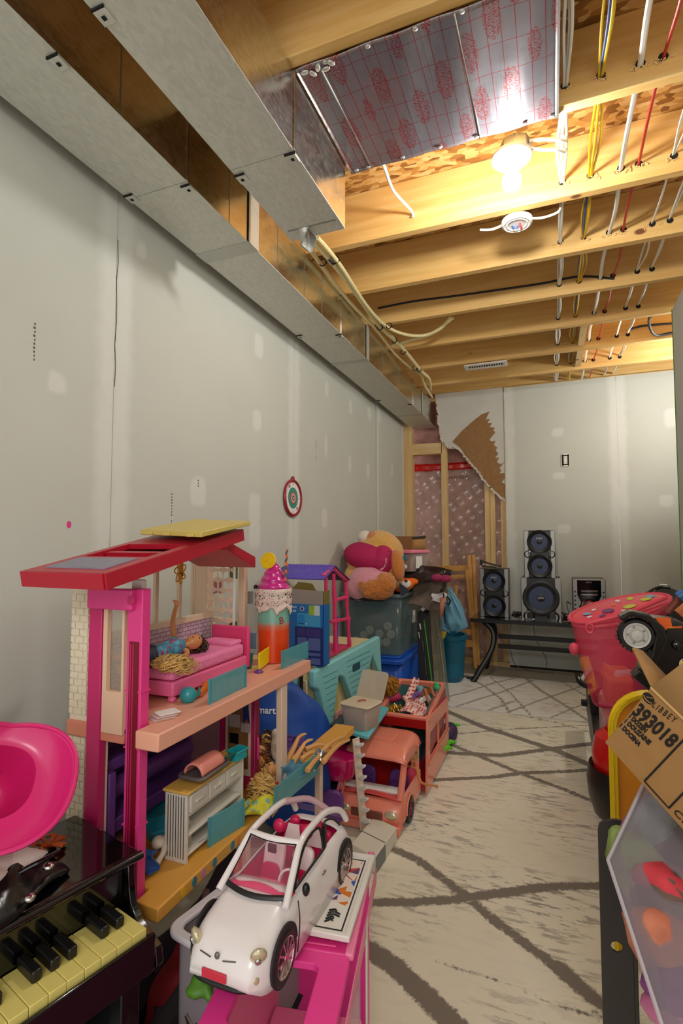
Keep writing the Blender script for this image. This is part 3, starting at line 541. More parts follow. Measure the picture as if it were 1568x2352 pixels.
def speaker(name, label, u0, u1, v0, v1, y, d, drivers, ports, band, logo):
    p0 = W(u0, v1, 'Y', y); p1 = W(u1, v0, 'Y', y); w = p1.x-p0.x; h = p1.z-p0.z
    zb_ = p0.z; t = thing(name, label, 'speaker', ((p0.x+p1.x)/2, y, zb_))
    T = FR((p0.x, y, zb_), (1, 0, 0), (0, -1, 0))   # x right, y up, z to viewer
    B().bb(p0.x+.004, p1.x-.004, y+.006, y+d, zb_, zb_+h).done('cabinet', SB, t, bev=.003)
    for s in (0, 1):
        B(T).bb((0 if s == 0 else w*.84), (w*.16 if s == 0 else w), 0, h, -.01, .012).done('side_trim', SILV, t, bev=.005)
    B(T).bb(w*.14, w*.86, .004, h-.004, -.01, .008).done('front_panel', SB, t, bev=.004)
    Tf_ = T @ Matrix.Translation((0, 0, .009))
    for cx, cy, r in drivers: drv(t, Tf_, (w*cx, h*cy), w*r)
    for cx, cy, r in ports: B(Tf_).lathe([(w*r, 0), (w*r*1.05, .006), (w*r*.8, .007), (w*r*.7, -.004), (0, -.005)], (w*cx, h*cy, 0), 18).done('port', GLB, t)
    if band: B(Tf_).bb(w*.2, w*.8, h*band-w*.10, h*band+w*.10, -.001, .007).done('centre_band', SB, t, bev=.004)
    lx, ly, ls = logo; text('SONY', Tf_ @ Matrix.Translation((w*lx, h*ly, .008)), ls, PAPER, t, 'logo')
    return t
speaker('tower_speaker', 'silver and black tower speaker standing at the left end of the bench', 1103, 1167, 1307, 1416, 4.50, .20, [(.5, .75, .40), (.5, .24, .40)], [(.13, .5, .12), (.87, .5, .12)], .5, (.5, .82, .018))
speaker('subwoofer', 'wide subwoofer with one big blue cone in the middle of the bench', 1197, 1288, 1328, 1426, 4.46, .26, [(.5, .54, .46)], [(.2, .12, .14), (.8, .12, .14)], 0, (.5, .54, .018))
speaker('tower_speaker', 'silver and black tower speaker stacked on top of the subwoofer', 1204, 1274, 1218, 1327, 4.48, .20, [(.5, .76, .40), (.5, .25, .40)], [(.13, .5, .12), (.87, .5, .12)], .5, (.5, .83, .018))
p0 = W(1316, 1412, 'Y', 4.46); p1 = W(1390, 1331, 'Y', 4.46); w = p1.x-p0.x; h = p1.z-.487; y = 4.46
rc = thing('stereo_receiver', 'silver stereo unit with round red lit dial at the right end of the bench', 'stereo', ((p0.x+p1.x)/2, y, .487))
T = FR((p0.x, y, .488), (1, 0, 0), (0, -1, 0))
B().bb(p0.x+.003, p1.x-.003, y+.008, y+.24, .488, .488+h).done('cabinet', M('grey_cabinet', (92, 92, 88), .5), rc, bev=.003)
B(T).bb(0, w, 0, h, -.008, .008).done('front', SILV, rc, bev=.006)
B(T).prism([(w*.2, .005), (w*.16, h*.3), (w*.25, h*.45), (w*.14, h*.62), (w*.14, h*.97), (w*.86, h*.97), (w*.86, h*.62), (w*.75, h*.45), (w*.84, h*.3), (w*.8, .005)], .011).done('display_panel', GLB, rc)
for a in (.70, .62): B(T).bb(w*.25, w*.75, h*a, h*a+.012, .0111, .014).done('disc_tray', CHR, rc, bev=.002)
B(T).lathe([(w*.245, .012), (w*.25, .016), (w*.20, .017)], (w*.5, h*.37, 0), 28).done('dial_ring', GLB, rc)
B(T).lathe([(w*.20, .012), (w*.20, .019), (w*.15, .019)], (w*.5, h*.37, 0), 28).done('red_ring', M('red_dial', (150, 22, 20), .3), rc)
B(T).lathe([(w*.15, .014), (w*.145, .03), (0, .031)], (w*.5, h*.37, 0), 28).done('dial', CHR, rc, bev=.001)
for s in (.07, .93):
    for i in range(5): B(T).box((w*s, h*(.3+.1*i), .0085), (.012, .012, .006)).done('button', BLK, rc)
B(T).bb(w*.25, w*.75, h*.10, h*.10+.010, .0111, .014).done('slot', CHR, rc)
text('SONY', T @ Matrix.Translation((w*.5, h*.92, .0115)), .016, SILV, rc, 'logo')
def wire(lbl, pts, r=.003, m=BLK, nm='power_cord', cat='cord', g=None): return tag(B().tube(sm(pts, 6), r, 6).done(nm, m), lbl, cat, g)
rnd = random.Random(3)
for cx, n, lb in ((-.27, 34, 'tangle of black cords on the bench between the left speaker and the subwoofer'), (.10, 30, 'tangle of black cords on the bench between the subwoofer and the stereo')):
    wire(lb, [(cx+rnd.uniform(-.04, .04), 4.45+rnd.uniform(-.04, .05), .494+rnd.uniform(0, .07)*(.3+.7*rnd.random())) for _ in range(n)])
wire('black cord hanging from the stereo down the bench front', [(.13, 4.46, .62), (.10, 4.42, .64), (.11, 4.40, .57), (.13, 4.38, .52)], .0035)
wire('thin brown cord hanging behind the bench to the floor', [(-.16, 4.86, .46), (-.15, 4.86, .3), (-.11, 4.86, .2), (-.06, 4.86, .1), (-.065, 4.84, .03)], .003, M('brown_cord', (120, 100, 70), .6))
wire('thin grey cord looping from the bench down the drywall', [(-.33, 4.86, .44), (-.36, 4.86, .25), (-.34, 4.86, .1), (-.28, 4.84, .02), (-.12, 4.80, .006), (.0, 4.80, .006)], .0025, M('brown_cord', (120, 100, 70), .6))
wire('black cord dropping from the bench beside the yellow toy handle', [(.30, 4.40, .46), (.33, 4.0, .35), (.27, 3.75, .2), (.22, 3.6, .05), (.24, 3.5, .02)], .005)
k = B().bar((-.53, 4.42, .905), (-.42, 4.44, .895), .07, .012); k.bar((-.54, 4.44, .91), (-.535, 4.44, .955), .03, .02); k.tube(sm([(-.54, 4.42, .95), (-.47, 4.42, .925), (-.38, 4.43, .905)]), .008, 6)
tag(k.done('camera_mount', BLK, bev=.003), 'small black bracket lying on top of the left tower speaker', 'bracket')
# folding wooden chair leaning at the insulation
ch = thing('folding_chair', 'folded golden wooden chair leaning beside the blue tote', 'chair', (-.74, 4.72, 0))
def Y(u, v, y): return W(u, v, 'Y', y)
def cb(nm, a, b, w=.03, h=.022, m=CHW): return B().bar(a, b, w, h, (0, -1, 0)).done(nm, m, ch, bev=.003)
cb('leg', Y(1077, 1275, 4.80), Y(1092, 1535, 4.62)); cb('leg', Y(1087, 1275, 4.83), Y(1099, 1528, 4.66))
cb('leg', Y(985, 1300, 4.80), Y(978, 1530, 4.66)); cb('back_rail', Y(984, 1307, 4.80), Y(1079, 1304, 4.80), .05, .018); cb('back_rail', Y(990, 1327, 4.79), Y(1072, 1323, 4.79), .03, .018)
cb('seat_stile', Y(1072, 1310, 4.74), Y(1082, 1420, 4.70)); cb('seat_rail', Y(1038, 1452, 4.68), Y(1090, 1452, 4.68), .05, .02); cb('seat_rail', Y(1040, 1478, 4.66), Y(1092, 1478, 4.66), .06, .02)
B(FR(Y(1036, 1395, 4.74), (1, 0, 0), (0, -1, .1))).prism(rrect(-.07, .05, -.20, .11, .03), .012).done('seat', CHW, ch, bev=.003)
cb('leg', Y(1048, 1345, 4.70), Y(1044, 1540, 4.55), .03, .02)
# jar box under chair
tag(B().lathe([(.04, 0), (.045, .01), (.045, .13), (.034, .15), (.034, .155), (.038, .156), (.038, .185), (0, .187)], (-.81, 4.79, 0), 24).done('storage_jar', M('dim_jar', (120, 112, 96), .2, alpha=.6)), 'dim clear jar with dark lid on the floor under the folding chair', 'jar')
# ---------------- dolls ----------------
def hairmass(name, mat, parent, c, r, n=46, L=.09, d=(0, 0, -1), curl=.010, th=.0032, seed=1, ball=True):
    rnd = random.Random(seed); k = B(); c = Vector(c); d = Vector(d).normalized(); rr = r if isinstance(r, tuple) else (r, r, r)
    if ball: k.ell(c, tuple(x*.82 for x in rr), None, 12)
    for i in range(n):
        u = Vector((rnd.gauss(0, 1), rnd.gauss(0, 1), rnd.gauss(0, 1))).normalized(); p = c+Vector((u.x*rr[0], u.y*rr[1], u.z*rr[2]))*.9; pts = []; ph = rnd.random()*6; ax = u.cross(d); ax = ax.normalized() if ax.length > .1 else Vector((1, 0, 0)); LL = L*rnd.uniform(.5, 1.1); q = 7
        for j in range(q+1):
            t = j/q; pts.append(p+(d*.75+u*.45*(1-t))*LL*t+ax*math.sin(ph+t*9)*curl+u*math.cos(ph+t*9)*curl*.7)
        k.tube(pts, [th*(1-.5*j/q) for j in range(q+1)], 5)
    return k.done(name, mat, parent)
def doll(label, T, hair, top=None, bottom=None, arms=None, legs=None, skin=SKIN, hL=.10, hn=40, hd=(0, 0, -1), shoes=None, cat='doll', curl=.008, group=None, seed=1, hr=.020):
    """lying frame: x from hips to head, z out of the chest"""
    t = thing('doll', label, cat, T @ Vector((.02, 0, -.015)), group); k = B(T)
    k.tube([(-.012, 0, 0), (.012, 0, 0), (.040, 0, .001), (.075, 0, .003), (.100, 0, 0)], [.019, .021, .013, .020, .011], 12, sq=.8)
    k.tube([(.098, 0, 0), (.118, 0, 0)], .006, 8); k.ell((.134, 0, .002), (.021, .0165, .018)); k.ell((.131, 0, .019), (.004, .0025, .003))
    arms = arms or [[(.095, -.022, 0), (.055, -.034, .0), (.015, -.04, .008)], [(.095, .022, 0), (.055, .034, .0), (.015, .04, .008)]]
    legs = legs or [[(-.008, -.010, 0), (-.085, -.013, .004), (-.17, -.012, 0)], [(-.008, .010, 0), (-.085, .013, .004), (-.17, .012, 0)]]
    for a in arms:
        k.tube(sm([(.095, a[0][1]*.5, 0)]+a, 3), [.006]*4+[.0065, .006, .0055, .005, .0048, .0042][:len(sm([(.095, 0, 0)]+a, 3))-4], 8)
        e = Vector(a[-1]); dd = (e-Vector(a[-2])).normalized(); s_ = dd.cross(Vector((0, 0, 1))); s_ = s_.normalized() if s_.length > .1 else Vector((0, 1, 0))
        k.ell(e+dd*.005, (.006, .005, .005))
        for f in range(4): k.tube([e+dd*.006+s_*(f-1.5)*.0028, e+dd*(.016-.0015*abs(f-1.3))+s_*(f-1.5)*.0036], .0018, 5)
        k.tube([e+dd*.002+s_*.005, e+dd*.009+s_*.011], .002, 5)
    for l in legs:
        q = sm(l, 4); m = len(q); k.tube(q, [.0125-.0075*(i/(m-1))**.8 for i in range(m)], 10); e = Vector(l[-1]); dd = (e-Vector(l[-2])).normalized()
        k.tube([e, e+dd*.008+Vector((0, 0, .006)), e+dd*.016+Vector((0, 0, .018))], [.0052, .0055, .003], 8)
    k.done('body', skin, t, remesh=.0022)
    for s in (-1, 1):
        B(T).ell((.136, s*.0065, .0175), (.0018, .0032, .0014), None, 8).done('eye', BLK, t)
    B(T).ell((.1235, 0, .0178), (.0013, .0038, .0012), None, 8).done('lips', M('doll_lips', (190, 60, 70), .4), t)
    Ti = T.to_3x3(); hairmass('hair', hair, t, T @ Vector((.142, 0, -.006)), hr, hn, hL, hd, curl, seed=seed)
    if top: B(T).tube([(.006, 0, 0), (.03, 0, 0), (.045, 0, .001), (.075, 0, .003), (.098, 0, 0)], [.0225, .019, .017, .0235, .014], 14, sq=.85).done('top', top, t)
    if bottom: B(T).tube([(-.030, 0, 0), (-.01, 0, 0), (.012, 0, 0), (.03, 0, 0)], [.026, .0245, .0235, .018], 14, sq=.8).done('shorts', bottom, t)
    return t
def rag(name, label, mat, c, size, T=None, seed=1, cat='cloth', group=None, h=.02, fold=5):
    """a crumpled piece of cloth"""
    rnd = random.Random(seed); ph = [rnd.random()*6 for _ in range(6)]; m = (T or Matrix.Identity(4)); c = Vector(c)
    def f(a, b):
        x = (a-.5)*size[0]; y = (b-.5)*size[1]; z = h*(.5*math.sin(fold*a+ph[0]+3*b)+.35*math.sin(fold*1.7*b+ph[1]-2*a)+.25*math.sin(9*a-7*b+ph[2]))
        return c+(m.to_3x3() @ Vector((x*(1+.12*math.sin(7*b+ph[3])), y*(1+.15*math.sin(6*a+ph[4])), z)))
    return tag(B().grid(f, 26, 26).done(name, mat, thick=.002), label, cat, group)
# ---------------- dollhouse ----------------
XF = -.70; XB = -.985
dh = thing('dollhouse', 'tall pink and white three storey toy dollhouse against the left wall', 'dollhouse', (-.84, 1.2, 0))
def hb(nm, x0, x1, y0, y1, z0, z1, m, bev=.003, par=None): return B().bb(x0, x1, y0, y1, z0, z1).done(nm, m, par or dh, bev=bev)
pz0, pz1 = .700, .735; oz0, oz1 = .385, .412
PKD = M('salmon_deck', (232, 168, 142), .4)
B().prism([(-.985, .866), (-.757, .866), (-.757, .818), (XF, .818), (XF, 1.50), (-.985, 1.50)], pz1-pz0, F((0, 0, pz0))).done('upper_deck', PKD, dh, bev=.003); B().prism([(-.985, .866), (-.757, .866), (-.757, .826), (XF, .826), (XF, 1.42), (-.985, 1.42)], oz1-oz0, F((0, 0, oz0))).done('middle_deck', ORG, dh, bev=.003); hb('deck_extension', -.775, XF, 1.421, 1.885, oz0, oz1, ORG)
hb('ground_deck', -.985, XF-.02, .86, 1.56, .03, .055, M('shaded_purple_deck', (58, 34, 60), .6))  # deck purple darkened, the shade under the house is put into its colour
# stair rungs print on deck side
for i, (y, m) in enumerate(((.90, 'y'), (.935, 't'), (.965, 'p'), (1.005, 't'), (1.075, 't'), (1.10, 'o'))):
    mm = {'y': M('sticker_yellow', (226, 178, 40), .4), 't': M('sticker_teal', (50, 120, 140), .4), 'p': M('sticker_pink', (200, 130, 160), .4), 'o': M('sticker_orange', (224, 130, 40), .4)}[m]
    B(FR((XF, y, .399), (0, 1, 0), (1, 0, 0))).prism(circ(0, 0, .008, 14, .010), .0008).done('deck_sticker', mm, dh)
# left end : elevator posts, mirror panel, brick column
def end(nm, u0, u1, z0, z1, m, y0=.84, y1=.868, bev=.002):
    return hb(nm, W(u0, 1500, 'Y', y0).x, W(u1, 1500, 'Y', y0).x, y0, y1, z0, z1, m, bev)
fp = end('elevator_post', 291, 325, .40, 1.005, PINK, .838, .862)
for dx in (.011, .017): B().bb(W(291, 1500, 'Y', .838).x+dx, W(291, 1500, 'Y', .838).x+dx+.0025, .8358, .8363, .42, .895).done('rail_groove', MAG, fp)
B().bb(W(298, 1500, 'Y', .838).x, W(319, 1500, 'Y', .838).x, .8364, .840, .42, .90).done('slot', M('deep_red_slot', (120, 6, 30), .4), fp)
for z in (.54, .69, .80): B().bb(W(290, 1500, 'Y', .838).x-.001, W(326, 1500, 'Y', .838).x+.001, .8365, .8635, z, z+.003).done('joint_ring', PINK, fp)
end('rear_post', 202, 232, .40, 1.0, MAG, .842, .862)
end('inner_post', 232, 246, .40, .69, CREAM, .86, .87)
x0 = W(243, 1500, 'Y', .85).x; x1 = W(291, 1500, 'Y', .85).x
B(FR((x0, .852, .71), (1, 0, 0), (0, -1, 0))).frame([(0, 0), (x1-x0, 0), (x1-x0, .27), (0, .27)], [(.011, .085), (x1-x0-.006, .085), (x1-x0-.006, .265), (.011, .265)], .010).done('mirror_panel', M('peach_panel', (226, 188, 160), .45), dh)
B().bb(x0+.008, x1-.004, .853, .856, .79, .98).done('window_glass', M('smoky_window', (190, 182, 166), .15, alpha=.35), dh)
B(FR((W(205, 1355, 'Y', .83).x, .846, .983), (1, 0, 0), (0, -1, 0))).prism(rrect(0, .118, -.020, .022, .004), .022).done('elevator_top', PINK, dh, bev=.003)
B(FR((W(298, 1365, 'Y', .82).x, .8235, .984), (1, 0, 0), (0, -1, 0))).prism(circ(0, 0, .0095, 20), .001).done('round_hole', MAG, dh)
hb('white_block', W(300, 1340, 'Y', .86).x, W(326, 1340, 'Y', .86).x, .862, .875, .99, 1.022, WHT)
# brick column with single bricks
bx0 = W(162, 1500, 'Y', .85).x; bx1 = W(201, 1500, 'Y', .85).x
BR = M('cream_brick', (224, 212, 186), .6, bump=.3, bscale=90)
col = hb('brick_column', bx0, bx1, .852, .90, .05, 1.0, BR, .001)
for i in range(62):
    z = .06+i*.015
    if abs(z-.705) < .02: continue
    off = .5 if i % 2 else 0; w = (bx1-bx0)
    for j in range(3):
        a = bx0+w*(j/2-off/2+.02); b = bx0+w*((j+1)/2-off/2-.02); a = max(a, bx0+.0005); b = min(b, bx1-.0005)
        if b-a > .006: B().bb(a, b, .8495, .853, z, z+.0125).done('brick', BR, col, smooth=False)
hb('band', bx0-.003, x1, .846, .90, .690, .722, M('salmon_band', (214, 134, 108), .45))
# back frame and window
hb('back_rail', -.965, -.945, .90, 1.33, .875, .892, CREAM, .002)
for u in (357, 411): 
    y = W(u, 1400, 'X', -.955).y; hb('window_post', -.960, -.950, y-.006, y+.006, .892, 1.08, CREAM, .001)
def lockers():
    m, n, b = nt('locker_print'); v = mapv(n, (1, 1, 1)); br = n.nodes.new('ShaderNodeTexBrick'); br.inputs['Scale'].default_value = 22; br.inputs['Color1'].default_value = (*lin((206, 180, 196)), 1); br.inputs['Color2'].default_value = (*lin((214, 196, 206)), 1); br.inputs['Mortar'].default_value = (*lin((120, 100, 120)), 1)
    mp = n.nodes.new('ShaderNodeMapping'); mp.inputs['Rotation'].default_value = (0, R(90), R(90)); n.links.new(v, mp.inputs[0]); n.links.new(mp.outputs[0], br.inputs[0]); n.links.new(br.outputs[0], b.inputs['Base Color']); b.inputs['Roughness'].default_value = .5; return m
hb('printed_panel', -.958, -.950, .88, 1.33, .735, .875, lockers(), .001)
k = B(FR((-.949, .97, .735), (0, 1, 0), (1, 0, 0))); k.prism([(0, .0), (.09, .0), (.085, .07), (0, .055)], .0008); k.done('orange_print', M('print_orange', (222, 150, 60), .5), dh)
k = B(FR((-.948, .99, .735), (0, 1, 0), (1, 0, 0))); k.prism([(.04, 0), (.06, 0), (.07, .12), (.062, .12)], .0008); k.done('dark_print', M('print_brown', (90, 64, 60), .5), dh)
# tall cream panel and lattice facing the camera
yc = 1.335
xa = W(438, 1400, 'Y', yc).x; xb = W(474, 1400, 'Y', yc).x; xc = W(536, 1400, 'Y', yc).x; zt = W(500, 1262, 'Y', yc).z
hb('cream_column', xa, xb, yc, yc+.03, .735, zt+.01, M('warm_cream', (214, 186, 160), .45))
for d in (.006, .012): B().bb(xa+d, xa+d+.002, yc-.002, yc, .745, zt-.01).done('column_ridge', CREAM, dh)
lat = thing_lat = B(); LT = FR((xb, yc+.004, .735), (1, 0, 0), (0, -1, 0)); w = xc-xb; H = zt-.735+.03; nc = 5; cw = w/nc; rh = cw*1.75
k = B(LT); cw = w/2.5; rh = .030; dh2 = .0085; r_ = 0
while (r_+1)*rh < H:
    z = r_*rh+.012; i = -1
    while i < 4:
        cx = (i+(.5 if r_ % 2 else 0))*cw; i += 1; xl, xr_ = max(0, cx-cw/2), min(w, cx+cw/2)
        if xr_-xl < .004: continue
        f_ = lambda x: dh2*(1-abs(x-cx)/(cw/2)); pl_ = [(xl, z-f_(xl)-.0012), (xr_, z-f_(xr_)-.0012), (xr_, z+f_(xr_)+.0012), (xl, z+f_(xl)+.0012)]
        if xl < cx < xr_: pl_ = [(xl, z-f_(xl)-.0012), (cx, z-dh2-.0012), (xr_, z-f_(xr_)-.0012), (xr_, z+f_(xr_)+.0012), (cx, z+dh2+.0012), (xl, z+f_(xl)+.0012)]
        k.prism(pl_, .003)
    r_ += 1
for i in range(6): k.bb(max(0, i*cw/2-.0014), min(w, i*cw/2+.0014), 0, H-.008, -.0005, .0035)
k.done('lattice_screen', M('lattice_cream', (222, 198, 174), .45), dh, smooth=False)
hb('lattice_post', xc-.001, xc+.004, yc-.004, yc+.004, .735, zt+.035, WHT, .001)
hb('rear_wall', -1.06, -1.05, 1.37, 1.49, .735, 1.06, CREAM); y_ = 1.38
hb('end_column', W(546, 1400, 'Y', y_).x, W(561, 1400, 'Y', y_).x, y_, y_+.02, .735, W(556, 1300, 'Y', y_).z, M('warm_cream', (214, 186, 160), .45))
hb('shelf_ledge', -1.04, W(545, 1415, 'Y', y_).x, 1.375, 1.385, .86, .868, WHT, .001)
for q, (a, b_) in enumerate(((1.27, .76), (1.33, .80), (1.30, .90), (1.36, .93), (1.28, .98))): B().bb(-1.049+.06*(q % 3), -1.02+.06*(q % 3), 1.482, 1.486, b_, b_+.04).done('wall_picture', [M('pic_rose', (186, 120, 140), .5), M('pic_green', (90, 120, 80), .5), M('pic_grey', (150, 150, 156), .5)][q % 3], dh)
# roof
xr = -.742; ov = -.955
def RX(u, v, x=xr): q = W(u, v, 'X', x); return (q.y, q.z)
a0 = RX(241, 1317); a1 = RX(241, 1346); b0 = RX(556, 1215); b1 = RX(556, 1226)
k = B(); k.hexa([(xr, *a1), (xr, *b1), (ov, *b1), (ov, *a1), (xr, *a0), (xr, *b0), (ov, *b0), (ov, *a0)])
T = Matrix.Identity(4); LR = ((b0[0]-a0[0])**2+(b0[1]-a0[1])**2)**.5; RT = FR((xr, a0[0], a0[1]), (0, b0[0]-a0[0], b0[1]-a0[1]), (0, 0, 1))
wR = abs(ov-xr); k = B(RT)
k.frame([(0, 0), (LR, 0), (LR, wR), (0, wR)], [(.13, .022), (.26, .022), (.26, wR-.022), (.13, wR-.022)], -.012); k.bb(-.001, LR+.001, -.003, .003, -.030, -.0005); k.bb(-.001, LR+.001, wR-.003, wR+.003, -.030, -.0005); k.bb(-.004, .004, .0031, wR-.0031, -.030, -.0005); k.bb(.02, LR-.02, .02, wR-.02, -.030, -.022)
k.done('roof_slab', RED, dh)
B(RT).bb(.028, .112, .028, wR-.03, .0, .002).done('roof_vent', M('lilac_grey_sticker', (138, 136, 156), .4, noise=.25, nscale=30, stretch=(1, 14, 1)), dh)
B(RT).bb(.185, .20, .024, wR-.024, -.018, -.004).done('roof_rib', RED, dh)
c0 = RX(520, 1240, -.76); c1 = RX(587, 1279, -.76); c2 = RX(587, 1304, -.76); c3 = RX(520, 1262, -.76)
B().hexa([(-.76, *c3), (-.76, *c2), (-.95, *c2), (-.95, *c3), (-.76, *c0), (-.76, *c1), (-.95, *c1), (-.95, *c0)]).done('rear_roof', RED, dh, bev=.002)
n0 = W(463, 1221, 'X', -.722); n1 = W(575, 1197, 'X', -.722); f0 = W(322, 1216, 'X', -.95); f1 = W(447, 1192, 'X', -.95); dn = Vector((0, 0, -.013))
B().hexa([n0+dn, n1+dn*.8, f1+dn, f0+dn, n0, n1, f1, f0]).done('sun_deck', M('pale_yellow_deck', (206, 184, 96), .45), dh, bev=.002)
for t_ in (.18, .48, .85):
    p = f0.lerp(n0, t_); B().box(p+Vector((0, -.004, -.009)), (.020, .006, .008)).done('hook', M('pale_yellow_deck'), dh, bev=.002)
# butterfly clock on the window post
cp = W(414, 1312, 'X', -.94); ck = B(FR(cp, (0, 1, 0), (1, 0, 0)))
for s in range(7): 
    a = s*.9; ck.tube(sm([(0, 0, 0), (.016*math.cos(a), .026*math.sin(a), 0), (.024*math.cos(a+.4), .036*math.sin(a+.4), 0), (.014*math.cos(a+.7), .024*math.sin(a+.7), 0), (0, 0, 0)], 4), .0018, 5)
ck.prism(circ(0, 0, .010, 14, .022), .003)
co = ck.done('wall_clock', M('mustard', (214, 150, 30), .4), dh)
B(FR(cp, (0, 1, 0), (1, 0, 0))).bar((-.004, -.003, .0045), (.008, -.012, .0045), .0025, .001).done('clock_hand', BLK, co)
# posts between the decks
hb('deck_post', -.722, -.704, W(640, 1600, 'X', -.72).y-.012, W(660, 1600, 'X', -.704).y, .412, .700, M('post_cream', (226, 200, 178), .45), .002)
y = W(735, 1860, 'X', -.72).y; hb('deck_post', -.735, -.715, y-.012, y+.012, .055, .385, M('post_cream'), .002)
hb('deck_post', -.735, -.715, 1.16, 1.18, .055, .385, M('post_cream'), .002)
# middle storey back wall, locker wall and door
PUR = M('purple_plastic', (104, 58, 134), .4)
hb('purple_shelf', -.96, -.90, .88, 1.24, .60, .625, PUR); hb('purple_back', -.972, -.958, .87, 1.26, .412, .66, M('purple_wall', (92, 52, 122), .45))
hb('purple_seat', -.955, -.89, .89, 1.22, .47, .50, PUR); hb('purple_arm', -.955, -.875, .875, .895, .412, .61, PUR)
B().tube(sm([(-.93, .90, .545), (-.925, 1.05, .55), (-.93, 1.2, .545)]), .022, 12).done('purple_bolster', PUR, dh)
hb('rear_panel', -.985, -.975, .87, 1.42, .412, .70, M('mauve_panel', (120, 84, 104), .5))
yy = 1.30; hb('door_frame', W(503, 1700, 'Y', yy).x, W(587, 1700, 'Y', yy).x, yy, yy+.012, .412, .700, MAG)
def cork():
    return M('cork_print', (136, 96, 52), .6, noise=.3, nscale=30)
hb('notice_board', W(517, 1700, 'Y', yy-.004).x, W(575, 1700, 'Y', yy-.004).x, yy-.004, yy-.0005, .45, .68, CREAM, .001)
hb('cork_board', W(523, 1700, 'Y', yy-.007).x, W(569, 1700, 'Y', yy-.007).x, yy-.007, yy-.0041, .47, .672, cork(), .001)
xx = W(523, 1700, 'Y', yy-.009).x
for a, b_, w_, h_, m in ((.0, .625, .036, .04, M('pic_forest', (60, 84, 50), .5)), (.002, .58, .036, .035, M('pic_mauve', (170, 156, 150), .5)), (.006, .535, .028, .028, BLK), (.042, .57, .03, .025, M('pic_mauve'))):
    B().bb(xx+a, xx+a+w_, yy-.009, yy-.0072, b_, b_+h_).done('pinned_card', m, dh)
k = B(FR((xx+.058, yy-.010, .655), (1, 0, 0), (0, -1, 0))); k.prism(circ(0, 0, .013, 12), .002); k.prism([(-.008, -.01), (.008, -.01), (.014, -.06), (.004, -.045), (-.006, -.062)], .002); k.done('rosette', M('navy_ribbon', (34, 40, 110), .5), dh)
xd = W(587, 1700, 'Y', yy).x
hb('door_edge', xd, xd+.006, yy-.012, yy+.012, .412, .700, M('wine_door', (150, 24, 66), .4)); hb('door_handle', xd+.006, xd+.012, yy-.006, yy, .50, .56, PINK, .002)
# turquoise railing screens
SCR = M('teal_clear_screen', (92, 176, 186), .2, alpha=.72, bump=.3, bscale=40, stretch=(1, 6, 1))
def screen(lbl, a, b, zb_, ht, x=None):
    p = W(*a, 'Z', zb_); q = W(*b, 'Z', zb_); o = B().bar(p+Vector((0, 0, ht/2)), q+Vector((0, 0, ht/2)), .003, ht); oo = o.done('railing_screen', SCR, dh, bev=.001); oo['label'] = lbl
    for p_ in (p, q): B().box(p_+Vector((0, 0, ht*.5)), (.005, .006, ht)).done('screen_edge', M('teal_edge', (70, 150, 160), .3), oo)
screen('clear teal screen in front of the bed', (481, 1618), (563, 1578), pz1, .056); screen('pale clear teal screen at the right end of the upper deck', (648, 1537), (705, 1511), pz1, .052)
screen('clear teal screen in front of the sideboard', (480, 1946), (558, 1897), oz1, .064); screen('long clear teal screen on the middle deck', (632, 1862), (728, 1778), oz1, .060)
# ladder strip with pegs
ld = thing('ladder', 'cream toy ladder with white pegs leaning on the end of the orange deck', 'ladder', (-.70, 1.87, .02))
l0 = Vector((-.702, 1.905, .36)); l1 = W(835, 1905, 'Z', .03); B().bar(l0, l1, .032, .006, (1, -.6, 0)).done('rail', M('post_cream'), ld, bev=.001)
for i in range(8):
    p = l0.lerp(l1, .05+.118*i); B().tube(sm([p+Vector((-.006, .002, 0)), p+Vector((.018, -.014, -.002)), p+Vector((.036, -.022, .008))], 3), [.009, .010, .0105, .0105, .010, .008, .006], 8, sq=.5).done('peg', WHT, ld)
# ---------------- things on the upper deck ----------------
BED = M('bed_pink', (240, 110, 160), .35); BED2 = M('bed_blanket', (240, 130, 178), .6, bump=.4, bscale=120)
bd = thing('toy_bed', 'bright pink toy bed on the upper dollhouse deck', 'bed', (-.85, 1.14, pz1))
bx_0, bx_1, by_0, by_1 = -.925, -.805, .985, 1.30
k = B().bb(bx_0, bx_1, by_0, by_1, pz1+.012, pz1+.045); 
for x in (bx_0+.008, bx_1-.008):
    for y in (by_0+.008, by_1-.008): k.bb(x-.008, x+.008, y-.008, y+.008, pz1, pz1+.012)
k.done('bed_base', BED, bd, bev=.004)
B().bb(bx_0+.003, bx_1-.003, by_0+.002, by_1-.01, pz1+.046, pz1+.080).done('mattress', BED2, bd, bev=.010, seg=3)
B().bb(bx_0-.004, bx_1+.004, by_1, by_1+.012, pz1+.01, pz1+.125).done('headboard', M('headboard_rose', (222, 66, 118), .35), bd, bev=.006, seg=3)
B().bb(bx_0+.012, bx_1-.012, by_1-.06, by_1-.008, pz1+.078, pz1+.092).done('pillow', BED2, bd, bev=.006, seg=3)
def floral(nm, c1, c2, c3, sc=55):
    m, n, b = nt(nm); vo = n.nodes.new('ShaderNodeTexVoronoi'); vo.inputs['Scale'].default_value = sc; n.links.new(mapv(n), vo.inputs['Vector']); sep = n.nodes.new('ShaderNodeSeparateColor'); n.links.new(vo.outputs['Color'], sep.inputs[0])
    r = ramp(n, [(0, c1), (.45, c2), (.8, c3)], 'CONSTANT'); n.links.new(sep.outputs[0], r.inputs[0]); n.links.new(r.outputs[0], b.inputs['Base Color']); b.inputs['Roughness'].default_value = .6; return m
FLB = floral('blue_floral', (60, 130, 160), (90, 160, 186), (150, 60, 100), 110)
zbed = pz1+.082
